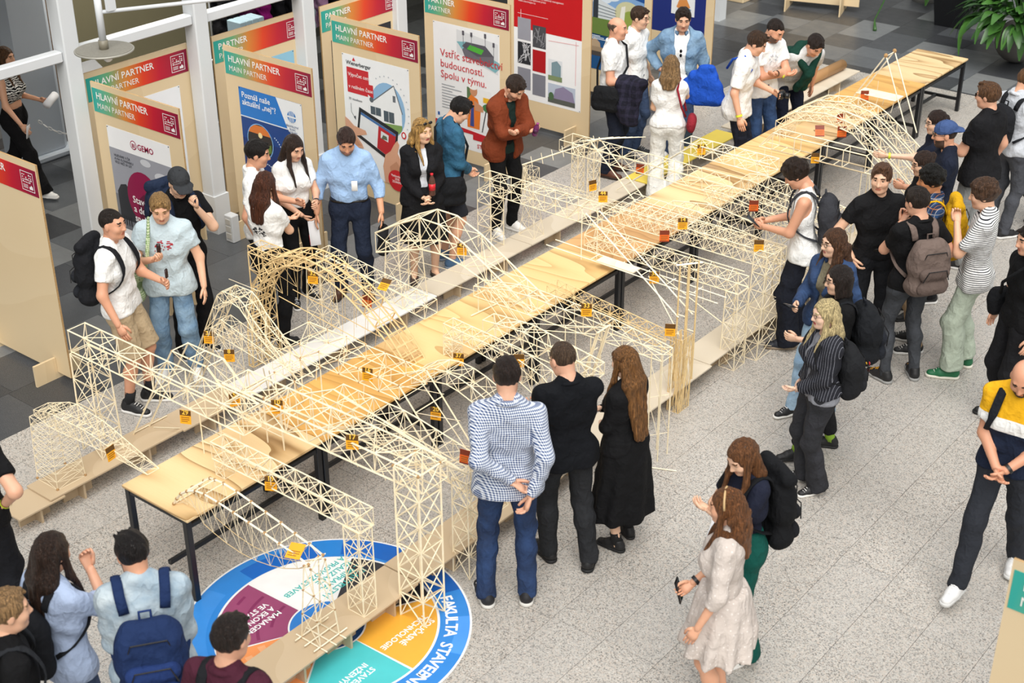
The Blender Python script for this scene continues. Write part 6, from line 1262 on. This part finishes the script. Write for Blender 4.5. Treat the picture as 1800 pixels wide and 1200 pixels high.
L = (2.25, 6.98); y = yw(272); f = Fig(1.63, True, head=(4, 10, 0), armr='clasp', arml='clasp'); person(L, y, 'woman with tied back hair and glasses in black top', f, 'e3b898', '3a281f', 'bun', top=('tee', BK), bottom=('trousers', BK2), glasses='clear', shoes=BS)
L = (2.56, 6.42); y = yw(262); f = Fig(1.73, head=(4, 6, 0), armr='hang', arml='phone'); person(L, y, 'dark haired man in plaid shirt wearing a yellow backpack', f, 'b98058', '15130f', 'mop', top=('rolled', C('plaid', '23304a', '33507a'), {'hem': .8, 'infl': .022}), bottom=('trousers', C('plain', 'a58a6c')), shoes=SN); backpack(f, L, y, 'bright yellow roll top backpack on the plaid shirt', 'd9a618', (.32, .2, .5), 'c99710', 1.18, roll=True)
L = (3.1, 6.25); y = yw(252); f = Fig(1.8, head=(2, 10, 0), armr='hang', arml='chin', feet=((.13, .0, 20), (-.12, .1, 8))); f.arms = 0; person(L, y, 'curly haired man in striped tee and pale green trousers, green high tops', f, 'e3b596', '5a4130', 'curly', top=('tee', C('stripes', 'eeeeec', '2c2e36'), {'infl': .026, 'hem': .85, 'slv': (.8, 0)}), bottom=('trousers', C('plain', 'b4bfae'), {'infl': .036, 'flare': .035, 'end': .985}), shoes=('high', '1f6a44', 'e6e2d4', 'eeeae0'))
L = (2.26, 6.06); y = yw(8); f = Fig(1.8, head=(-32, 4, 0), armr='pocket', arml='pocket'); person(L, y, 'short haired man in black tee with hands in pockets looking aside', f, 'e3b89a', '6b4a34', 'quiff', top=('tee', C('plain', '151517'), {'hem': .93}), bottom=('trousers', C('plain', '1b1c20'), {'belt': 1}), shoes=BS)
L = (2.72, 5.82); y = yw(196); f = Fig(1.77, head=(14, 14, 0), armr='pocket', arml='chin', feet=((.14, .0, 16), (-.13, .02, 20))); person(L, y, 'man in black tee and grey jeans seen from behind with brown backpack', f, 'dba98c', '2b211b', 'short', top=('tee', BK, {'hem': .9}), bottom=('trousers', C('denim', '2a2c30', '44474d'), {'infl': .01, 'flare': .0}), shoes=('sneaker', '1b1b1d', '9a9a98', 'e0a020')); backpack(f, L, y, 'taupe brown backpack with quilted pockets in the group of students', '6e5f58', (.34, .2, .5), '62544e', 1.16); wrist(f, 1, '1c1c1f', 'watch')
L = (1.68, 5.84); y = yw(256); f = Fig(1.78, head=(0, 34, 0), armr='phone', arml='phone', lean=4, feet=((.14, .0, 14), (-.13, .06, 12))); person(L, y, 'curly dark haired man in white tank top looking at his phone', f, 'd9a384', '33251d', 'curly', top=('tank', C('rib', 'f0f0ee', 'e2e2e0'), {'hem': .86}), bottom=('trousers', C('plain', '1b1e28'), {'infl': .036, 'flare': .035}), shoes=('sneaker', '20242e', '8a7a66', '1a1a1c')); backpack(f, L, y, 'black backpack with a colourful charm on the tank top', '34353a', (.3, .17, .46), '3a3b40', 1.2); phone(f, 1, L, y, 'dark phone held by the man in white tank top', .03, 55)
b = MB()
for k, (a, q) in enumerate(((0, 0), (.02, -.03), (-.01, -.06), (.015, -.09))): b.sphere((a, 0, q), .013, 6, k % 3)
o = link('charm', mesh('charm', np.array(b.V) + f.up(.06, -.36, 1.24), b.F, [mat('charm_red', 'd0282c', .4, 0), mat('charm_green', '3fae3a', .4, 0), mat('charm_yellow', 'e8c020', .4, 0)], b.M, True), None, (L[0], L[1], 0), (0, 0, R(y))); tag(o, 'red, green and yellow beaded charm on the black backpack', 'keyring')
L = (2.46, 4.86); y = yw(306); f = Fig(1.68, True, head=(-14, 4, 0), armr='phone', arml='hang', feet=((.12, .22, 10), (-.1, .0, 12))); person(L, y, 'smiling woman with curly brown hair and glasses in navy jacket', f, 'e8c2a6', '5a3c28', 'wavy', top=('tee', C('plain', '7d7560'), {'hem': .9}), jacket=('long', C('denim', '22375a', '2f4a74'), {'open': .07, 'infl': .032}), bottom=('trousers', C('denim', '86a6c4', 'a9c4da'), {'infl': .01}), glasses='clear', lips='b56a62', shoes=('high', '1c1c1e', 'eeece6', 'f2f2f0')); phone(f, 0, L, y, 'dark phone held by the smiling woman', .02, 70)
L = (2.78, 4.34); y = yw(272); f = Fig(1.65, True, head=(4, 6, 0), armr='hang', arml='phone', feet=((.1, -.06, 16), (-.1, .28, 10))); person(L, y, 'woman with short dark hair in black tee and yellow green socks', f, 'e6c0a4', '2a201c', 'bob', top=('tee', BK, {'infl': .022}), bottom=('trousers', BK2, {'infl': .018, 'end': .93}), shoes=BS, socks=('8fb83a', .13), glasses='clear'); backpack(f, L, y, 'large black backpack on the woman with short dark hair', '191b1f', (.34, .22, .48), '20232a', 1.16)
L = (2.92, 3.86); y = yw(280); f = Fig(1.6, True, head=(4, 4, 0), armr='hang', arml='clasp', girth=1.1, feet=feet(.1, -.1, .03, .0)); person(L, y, 'platinum blonde woman in pinstripe jacket and black flared jeans', f, 'ecc8b0', 'e3cd98', 'wavy', top=('tee', C('plain', '8a8c94'), {'hem': .9}), jacket=('long', C('pin', '26272e', '8a8c96'), {'open': .05, 'hem': .98}), bottom=('trousers', C('denim', '1c1c20', '2c2c32'), {'infl': .012, 'flare': .04}), lips='b03a44', glasses='clear', shoes=('sneaker', '1b1b1d', 'e6e4de', 'e0deda')); backpack(f, L, y, 'black backpack with enamel pins on the platinum blonde woman', '1d1e21', (.32, .18, .42), '25262a', 1.12)
b = MB()
for k in range(7): b.sphere((-.06 + .05 * (k % 3), .0, .03 * (k // 2)), .014, 8, k % 3, sc=(1, .3, 1))
o = link('enamel_pins', mesh('enamel_pins', np.array(b.V) + f.up(0, -.375, 1.08), b.F, [mat('pin_red', 'c0303c', .3, 0), mat('pin_yellow', 'e0b030', .3, 0), mat('pin_white', 'e8e8ea', .3, 0)], b.M, True), None, (L[0], L[1], 0), (0, 0, R(y))); tag(o, 'cluster of round enamel pins on the black backpack', 'pins'); o['kind'] = 'stuff'
L = (1.97, 1.36); y = yw(180); f = Fig(1.88, head=(0, 16, 0), armr='behindl', arml='behind', feet=((.12, .02, 8), (-.14, .0, 20))); person(L, y, 'man in blue gingham shirt and jeans with his hands behind his back', f, 'e3b194', '2e211b', 'short', top=('long', C('gingham', 'e6ebf3', '2a4678'), {'hem': .86, 'infl': .022, 'flare': .02}), bottom=('trousers', C('denim', '152645', '223d68'), {'infl': .014, 'flare': .016}), shoes=('sneaker', '1c1c20', 'd8d6d0', 'e6e6e6'))
L = (2.02, 1.94); y = yw(196); f = Fig(1.76, head=(16, 20, 0), armr='cross', arml='crossu', feet=((.14, -.08, 30), (-.1, .1, 14)), girth=1.04); person(L, y, 'man in black tee with glasses and arms crossed seen from behind', f, 'e3b194', '5a4636', 'buzz', top=('tee', C('plain', '0f1116'), {'infl': .02, 'hem': .86, 'slv': (.8, 0)}), bottom=('trousers', C('denim', '111215', '212226'), {'infl': .018}), glasses='clear', shoes=BS)
L = (2.2, 2.38); y = yw(222); f = Fig(1.6, True, head=(6, 8, 0), armr='cross', arml='clasp', feet=feet(.1, -.1, .05, -.02)); person(L, y, 'woman in black with very long light brown hair down her back', f, 'e8c2a6', '8a5f36', 'vlong', top=('long', C('plain', '141416'), {'hem': .9}), bottom=('skirt', C('plain', '121214'), {'hem': .3, 'r': .27, 'fold': .09, 'n': 8}), shoes=BS, socks=('18181a', .07))
b = MB(); ring = [(.088 * math.cos(a), -.012 + .108 * math.sin(a), .05 + .02 * math.sin(a)) for a in [2*math.pi*k/20 for k in range(21)]]; b.tube([A3(*p) * f.hs for p in ring], .006, 6, cap=False); link('braided_headband', mesh('braided_headband', tr(np.array(b.V), f.hr, f.hc), b.F, hairmat('6a4526'), None, True), f.root)
L = (3.46, 1.84); y = yw(292); f = Fig(1.68, True, head=(10, 28, 0), armr='cross', arml='cross', girth=1.03); person(L, y, 'woman in navy tee and green trousers looking down, black roll top bag', f, 'e8c0a2', '7a4f2e', 'long', top=('tee', C('plain', '1e2233'), {'hem': .98, 'infl': .01}), bottom=('trousers', C('plain', '0f5148'), {'infl': .032, 'flare': .03, 'waist': 1.08}), shoes=WS); backpack(f, L, y, 'tall black roll top bag beside the green trousers', '141518', (.34, .18, .52), '1a1b1f', 1.16, roll=True)
c, M = f.hands[0]; own(L, y, 'paper_sheet', 'white printed sheet held under the arm of the navy tee', 'paper', [('paper_sheet', slab(f.up(-.1, .24, 1.06), rotm(20, -25), .19, .26, .002, .0008), mat('paper_white', 'eeeef0', .7, .03))])
L = (3.66, 1.28); y = yw(252); f = Fig(1.66, True, head=(2, 6, 0), armr='clasp', arml='hang2', feet=feet(.1, -.1)); person(L, y, 'woman in beige dotted dress with auburn hair and a hairband', f, 'e0ac8c', '7d4f2c', 'wavy', top=('elbow', C('dots', 'cfc4bc', 'e4dcd6'), {'hem': .98, 'infl': .024, 'slv': (1., .35), 'sb': 1.15, 'fold': .004}), bottom=('skirt', C('dots', 'cfc4bc', 'e4dcd6'), {'hem': .6, 'r': .3, 'fold': .1, 'n': 10, 'name': 'dress_skirt'}), shoes=('sneaker', 'd8d4b8', 'e6e4dc', None)); phone(f, 0, L, y, 'black phone in the hand of the woman in the dotted dress', .0, 15); wrist(f, 0, '1c1c1f', 'watch')
b = MB(); ring = [(.094 * math.cos(a), .0, .03 + .1 * math.sin(a)) for a in [math.pi * k / 14 for k in range(15)]]; b.tube([A3(*p) * f.hs for p in ring], .007, 6); link('hairband', mesh('hairband', tr(np.array(b.V), f.hr, f.hc), b.F, mat('hairband', 'c9a878', .5, 0), None, True), f.root)
L = (4.45, 3.62); y = yw(326); f = Fig(1.8, head=(4, 30, 0), armr='clasp', arml='clasp', girth=1.06, feet=((.1, .42, 6), (-.11, -.2, 8))); person(L, y, 'bald bearded man in yellow, white and navy polo walking', f, 'd9a182', '2b211c', 'none', beard='2e2420', top=('tee', C('polo', 'f1f1ef'), {'infl': .02}), bottom=('trousers', C('plain', '2c2f36'), {'infl': .016}), shoes=('sneaker', 'e6e6e6', 'cfcfcd', 'f2f2f2')); wrist(f, 1, '17181a', 'watch'); backpack(f, L, y, 'dark backpack on the bald man in the striped polo', '1d2026', (.3, .16, .42), None, 1.2)
L = (3.7, 5.7); y = yw(282); f = Fig(1.76, head=(0, 8, 0), armr='hang', arml='hang'); person(L, y, 'person in black tee and black trousers cut by the right edge', f, 'dfae90', '2b211c', 'short', top=('tee', BK), bottom=('trousers', BK2, {'infl': .02}), shoes=BS); sling(f, L, y, 'black camera bag at the hip near the right edge', '141518', 1, .98, (.26, .14, .26))
L = (2.5, 9.72); y = yw(262); f = Fig(1.68, True, head=(0, 6, 0), armr='hang', arml='clasp'); person(L, y, 'woman in long black dress at the far right edge', f, 'e3b898', '2b211c', 'long', top=('tee', BK), bottom=('skirt', BK, {'hem': .32, 'r': .26}), shoes=('shoe', '17130f', '120f0c', None))
# --- nearest, lower left
L = (-.45, -1.0); y = yw(172); f = Fig(1.8, head=(0, 12, 0), armr='hip', arml='hang', girth=1.05); person(L, y, 'person in black tee with hand on hip cut by the left edge', f, 'dfae90', '2b211c', 'short', top=('tee', BK, {'infl': .02}), bottom=('trousers', C('plain', '15161b'), {'infl': .02}), shoes=BS); wrist(f, 0, 'd2e23c')
L = (1.02, -1.42); y = yw(140); f = Fig(1.68, head=(8, 12, 0), armr='mouth', arml='hang', girth=1.02); person(L, y, 'person with half tied long brown hair in light blue shirt', f, 'dba98c', '37261d', 'long', top=('rolled', C('plain', 'a9b9d6'), {'infl': .024, 'hem': .84}), bottom=('trousers', C('denim', '2c3c58', '44587c')), shoes=SN); backpack(f, L, y, 'black backpack on the light blue shirt at lower left', '1b1c20', (.3, .16, .44), None, 1.16)
L = (1.32, -1.88); y = yw(118); f = Fig(1.74, head=(0, 4, 0)); person(L, y, 'fair haired man in black at the lower left corner', f, 'e3b596', 'a8845a', 'short', top=('tee', BK), bottom=('trousers', BK2), shoes=SN); backpack(f, L, y, 'charcoal backpack at the lower left corner', '26282c', (.3, .16, .44), None, 1.16)
L = (1.55, -1.22); y = yw(196); f = Fig(1.78, head=(16, 26, 0), armr='clasp', arml='clasp', lean=8, girth=1.06); person(L, y, 'dark haired man in bleached denim jacket with a blue backpack', f, 'd9a384', '1c1615', 'quiff', beard='7a5a48', top=('tee', WH), jacket=('long', C('denim', '8fa4b4', 'c2ced4'), {'infl': .036}), bottom=('trousers', BK2), shoes=SN); backpack(f, L, y, 'blue zippered backpack on the bleached denim jacket', '1d2f56', (.36, .2, .5), '22376a', 1.14, off=.03)
L = (2.4, -1.36); y = yw(158); f = Fig(1.78, head=(-6, 10, 0), girth=1.05); person(L, y, 'man in burgundy shirt at the bottom beside the emblem', f, 'dba98c', '2a1f1a', 'short', top=('long', C('plain', '4a2030'), {'infl': .02}), bottom=('trousers', NV), shoes=SN); backpack(f, L, y, 'black backpack on the burgundy shirt', '1b1c20', (.3, .16, .44), None, 1.1)
# ================================================================ background: lamp, hall furniture, plants
CH = mat('chrome', 'b8babd', .25, .03, Metallic=.9); LP = np.array([-1.67, 1.3, 3.19])
lamp = thing('hanging_lamp', 'white tube lamp with a perforated round grey shade, upper left', 'lamp', tuple(LP))
MB().disc((0, 0), .2, -.012, .006, 40).build('shade', mat('perforated_metal', '8f8b80', .5, .25, 60, .6, 300, Metallic=.3), lamp)
rg = MB(); rg.tube([(.205 * math.cos(2*math.pi*k/40), .205 * math.sin(2*math.pi*k/40), -.003) for k in range(41)], .008, 6, cap=False); rg.build('rim', mat('rim_metal', 'a5a298', .4, .05, Metallic=.3), lamp, True)
tb = MB(); tb.tube([(0, 0, .06), (0, 0, .46)], .026, 14); tb.build('tube', PW, lamp, True); tb = MB(); tb.tube([(0, 0, .0), (0, 0, .07)], .034, 14); tb.build('socket', mat('socket_brass', '7d7767', .4), lamp, True)
tb = MB(); tb.sphere((.03, .0, -.05), .036, 12); tb.build('bulb', mat('bulb_glass', 'e9e8e4', .2, 0), lamp, True)
for z in (.27, .38):
    tb = MB(); tb.tube([(.0, .0, z), (.9, 1.5, z + .02)], .014, 8); tb.build('arm', PW, lamp, True)
tb = MB(); tb.box(.04, .07, .03, .1, .28, .37); tb.build('arm_bracket', PW, lamp); tb = MB(); tb.tube([(.9, 1.5, .2), (.9, 1.5, 4.5)], .03, 10); tb.build('hanger', PW, lamp, True)
# glowing panel and area light added out of view to brighten the gallery bay
cl = thing('added_bay_light', 'square light panel added out of view to brighten the dark bay', 'ceiling light', (-7.2, 6.2, 3.58)); MB().box(-.6, .6, -.6, .6, -.04, 0).build('fill_diffuser', NT('fill_diffuser').out((1, .96, .9, 1), .5, Emission_Color=(1, .95, .86, 1), Emission_Strength=2.), cl); MB().box(-.63, .63, -.63, .63, 0, .018).build('frame', PW, cl); light('bay_fill_light', 'AREA', (-7.2, 6.2, 3.5), (0, 0, 0), 90, 1.2, col=(1, .95, .86))
k = thing('ticket_terminal', 'dark grey terminal box behind the pale column', 'terminal', (-7.0, 4.82, 0)); m_ = mat('terminal_grey', '3d4046', .5)
MB().bevbox(-.2, .2, -.24, .24, 0, .92, .02).build('body', m_, k); q = MB(); q.add([(-.2, -.24, .92), (.2, -.24, .92), (.2, .24, .92), (-.2, .24, .92), (-.2, -.24, 1.12), (-.2, .24, 1.12)], [(0, 1, 2, 3), (4, 5, 2, 1), (0, 4, 1), (3, 2, 5), (0, 3, 5, 4)]); q.build('sloped_top', mat('terminal_top', '55585e', .4), k)
ch = thing('barrier_chain', 'red and white plastic chain beside the pale column', 'chain', (-7.2, 4.6, 0)); cm = [mat('chain_white', 'e0e0de', .4, 0), mat('chain_red', 'c01f28', .4, 0)]
for i in range(16):
    t = i / 15; p = Vector((.1 + .42 * t, -.45 + .6 * t, .62 - .9 * t * (1 - t) + .12 * t)); a = Vector((.42, .6, -.9 + 1.8 * t)).normalized(); n_ = Vector((-a.y, a.x, 0)) if i % 2 else Vector((0, 0, 1)); n_ = (n_ - a * n_.dot(a)).normalized()
    lk = MB(); lk.tube([p + a * (.028 * math.cos(2*math.pi*j/10)) + n_ * (.014 * math.sin(2*math.pi*j/10)) for j in range(11)], .005, 5, cap=False); lk.build('link', cm[1 if i > 11 else 0], ch, True)
for i, (x, y, lab) in enumerate(((-6.6, 5.5, 'chrome crowd barrier with dark panel carrying a white notice'), (-6.35, 6.35, 'chrome crowd barrier with dark panel behind the second post'))):
    o = thing('crowd_barrier', lab, 'barrier', (x, y, 0), R(12), 'chrome crowd barriers'); fr = MB(); fr.tube([(0, -.38, 0), (0, -.4, .92), (0, -.34, 1.02), (0, .3, 1.02), (0, .38, .92), (0, .38, 0)], .02, 8); fr.build('frame', CH, o, True)
    MB().box(-.008, .008, -.37, .35, .3, .96).build('panel', mat('barrier_panel', '1b1d22', .4), o)
    tb = MB(); tb.tube([(0, -.38, .25), (0, .38, .25)], .012, 6); tb.build('lower_rail', CH, o, True)
    if i == 0: MB().box(.009, .013, -.3, -.02, .62, .92).build('notice', mat('paper_white', 'eeeef0', .7, .03), o)
rk = thing('clothes_rack', 'metal clothes rack in the dark bay behind the posts', 'rack', (-6.9, 7.6, 0)); q = MB(); q.tube([(0, -1.0, 0), (0, -1.0, 1.75), (0, 1.3, 1.75), (0, 1.3, 0)], .018, 8); q.build('rail', CH, rk, True)
for y in (-1.0, 1.3): q = MB(); q.tube([(-.25, y, .02), (.25, y, .02)], .018, 8); q.build('foot', CH, rk, True)
gc = (('16161a', 'black'), ('4a0f3c', 'dark plum'), ('8a1470', 'magenta'), ('15151a', 'black'), ('1d1d22', 'charcoal'), ('9aa6b0', 'pale grey'), ('b98fb4', 'lilac'), ('14151c', 'black'))
for i, (c, nm) in enumerate(gc):
    v = Vol((-.3, -.16, -.9), (.3, .16, .08), .02); v.cone((-.16, 0, -.08), (.16, 0, -.08), .06, .06, .05); v.cone((-.15, 0, -.2), (-.18, 0, -.75), .07, .08, .08); v.cone((.15, 0, -.2), (.18, 0, -.75), .07, .08, .08); v.cone((0, 0, -.15), (0, 0, -.8), .09, .09, .08); folds(v, .012, i); V, F = v.nets()
    o = thing('hanging_garment', '%s garment on the rack, number %s from the near end' % (nm, ('one', 'two', 'three', 'four', 'five', 'six', 'seven', 'eight')[i]), 'garment', (-6.9, 6.85 + .25 * i, 1.68), 0, 'garments on the clothes rack'); link('cloth', mesh('cloth', V, F, C('plain', c), None, True), o); q = MB(); q.tube([(0, 0, -.02), (0, 0, .05), (.02, 0, .075), (.0, 0, .1)], .004, 5); q.build('hanger_hook', CH, o, True)
for i in range(4):
    o = MB().bevbox(-.12, .12, -.045, .045, 0, .3, .006).build('box_file', mat('file_blue', 'a9c4d0', .5, .05)); o.location = (-6.45, 6.62 + .1 * i, 1.05); tag(o, 'pale blue box file, %s of four in a row on the shelf' % ('first', 'second', 'third', 'fourth')[i], 'box file', 'box files in the bay')
o = thing('shelf', 'low dark shelf under the pale blue box files', 'shelf', (-6.45, 6.77, 0)); MB().bevbox(-.16, .16, -.26, .26, 1.02, 1.05, .005).build('shelf_board', mat('shelf_dark', '2a2724', .5), o)
for x in (-.13, .13):
    for y in (-.23, .23): MB().box(x - .015, x + .015, y - .015, y + .015, 0, 1.02).build('leg', mat('shelf_dark', '2a2724', .5), o)
# far furniture
o = thing('plywood_counter', 'low plywood counter on cross feet at the top edge', 'counter', (-3.85, 15.62, 0), R(17)); MB().box(0, 1.15, 0, .02, .1, 1.0).build('panel', PLY, o)
for x in (.05, .9): MB().box(x, x + .02, -.3, .3, 0, .28).build('foot', PLY, o)
o = MB().bevbox(-.3, .3, -.25, .25, 0, .5, .01).build('plywood_box', PLY); o.location = (-4.75, 15.6, 0); tag(o, 'plain plywood box beside the last white post', 'box')
# plants
def leafmesh(L, w, droop):
    b = MB(); n = 7; V = []; F = []
    for i in range(n + 1):
        t = i / n; ww = w * math.sin(math.pi * min(1, (t * .92 + .04))) ** .8 * (1 - .25 * t); y = L * (t - .12 * t * t * droop); z = L * (.28 * t - droop * t * t * .75)
        V += [(-ww, y, z + ww * .35), (0, y, z), (ww, y, z + ww * .35)]
    for i in range(n): F += [(i*3, i*3+1, i*3+4, i*3+3), (i*3+1, i*3+2, i*3+5, i*3+4)]
    return V, F
def leafmat(c1, c2):
    t = NT('leaf_' + c1); rnd = t.n('ShaderNodeObjectInfo').outputs['Random']; return t.out(t.mix(t.math('ADD', t.math('MULTIPLY', rnd, .7), t.math('MULTIPLY', t.noise(14), .3)), lin(c1), lin(c2)), .35)
LM = leafmat('16331a', '4f8036'); LV = [mesh('leaf', *leafmesh(l, w, d), LM, None, True) for l, w, d in ((.42, .075, .7), (.48, .085, 1.0), (.36, .08, .5), (.52, .07, 1.3))]
def plant(label, loc, n, H, rad, pot, zb, seed, flowers=0, up=.5):
    o = thing('potted_plant', label, 'plant', loc); r = random.Random(seed); pot(o)
    for i in range(n):
        a = r.uniform(0, 2 * math.pi); q = r.random() ** .6; z = zb + H * (1 - q) * r.uniform(.5, 1) + .1; rr = rad * q * .62
        link('leaf', r.choice(LV), o, (rr * math.cos(a), rr * math.sin(a), z), (R(r.uniform(-35, 30) + 45 * (1 - q) * up), R(r.uniform(-25, 25)), a - math.pi / 2 + r.uniform(-.4, .4)), (1.,) * 3 if r.random() < .5 else (.8,) * 3)
    for i in range(18):
        a = r.uniform(0, 6.28); q = MB(); q.tube([(0, 0, zb), (rad*.3*math.cos(a), rad*.3*math.sin(a), zb + H * .5), (rad*.45*math.cos(a), rad*.45*math.sin(a), zb + H * .75)], [.008, .006, .004], 5); q.build('stem', mat('stem_green', '3f6a2c', .5), o, True)
    for i in range(flowers):
        a = r.uniform(2.6, 6.2); rr = rad * r.uniform(.1, .7); x, y, z = rr * math.cos(a), rr * math.sin(a), zb + H * r.uniform(.75, 1.15); q = MB(); q.sphere((x, y, z), .055, 8, sc=(.6, .25, 1)); fl_ = q.build('flower', mat('flower_white', 'f0f0e8', .5, 0), o, True); q = MB(); q.tube([(x * .4, y * .4, zb + .2), (x, y, z - .05)], .005, 5); q.build('stem', mat('stem_green', '3f6a2c', .5), o, True)
def pot_ball(o): q = MB(); q.sphere((0, 0, .3), .32, 20, sc=(1, 1, .95)); q.build('pot', mat('stone_pot', '6f6c68', .7, .15, 6), o, True)
def pot_black(o):
    q = MB(); q.add([(-.24, -.24, 0), (.24, -.24, 0), (.24, .24, 0), (-.24, .24, 0), (-.31, -.31, .62), (.31, -.31, .62), (.31, .31, .62), (-.31, .31, .62), (-.27, -.27, .62), (.27, -.27, .62), (.27, .27, .62), (-.27, .27, .62), (-.26, -.26, .56), (.26, -.26, .56), (.26, .26, .56), (-.26, .26, .56)], [(3, 2, 1, 0)] + [(a + i, a + (i + 1) % 4, a + 4 + (i + 1) % 4, a + 4 + i) for a in (0, 4, 8) for i in range(4)] + [(12, 13, 14, 15)]); q.build('pot', mat('black_planter', '17181b', .35), o); MB().box(-.255, .255, -.255, .255, .5, .565).build('gravel', mat('gravel', '9a948a', .8, .4, 60, .8, 60), o)
def pot_grey(o): q = MB(); q.disc((0, 0), .2, 0, .3, 24, r2=.3); q.build('pot', mat('grey_pot', 'b9b6b0', .6, .08, 6), o, True)
plant('big peace lily with white flowers in a round stone pot', (.1, 15.1, 0), 210, .75, 1.05, pot_ball, .5, 1, 6)
plant('leafy plant in a square black planter near the far tables', (-1.32, 16.35, 0), 40, .7, .7, pot_black, .6, 2, 0)
plant('small plant in a pale grey pot at the top edge', (-2.25, 17.3, 0), 30, .4, .5, pot_grey, .3, 3, 0)
plant('dark leafy plant behind the peace lily at the top right', (1.3, 16.4, 0), 70, 1.0, .8, pot_black, .6, 4, 2)
lf = MB(); lf.tube([(-2.2, 16.9, .5), (-2.45, 16.3, .3), (-2.3, 15.6, .06), (-2.12, 15.25, .02)], [.01, .012, .012, .03], 6, flat=((1, 0, 0), 1)); tag(lf.build('fallen_leaf_stem', LM, None, True), 'long green leaf stem trailing on the dark floor', 'leaf')

o = thing('socket_pillar', 'small white power socket pillar at the foot of the second post', 'socket', (-3.98, 4.2, 0)); MB().bevbox(-.06, .06, -.05, .05, 0, .3, .008).build('body', PW, o)
for z in (.07, .15, .23): MB().box(-.035, .035, -.056, -.05, z - .028, z + .028).build('socket', mat('socket_plate', 'c9c7c0', .4, 0), o)
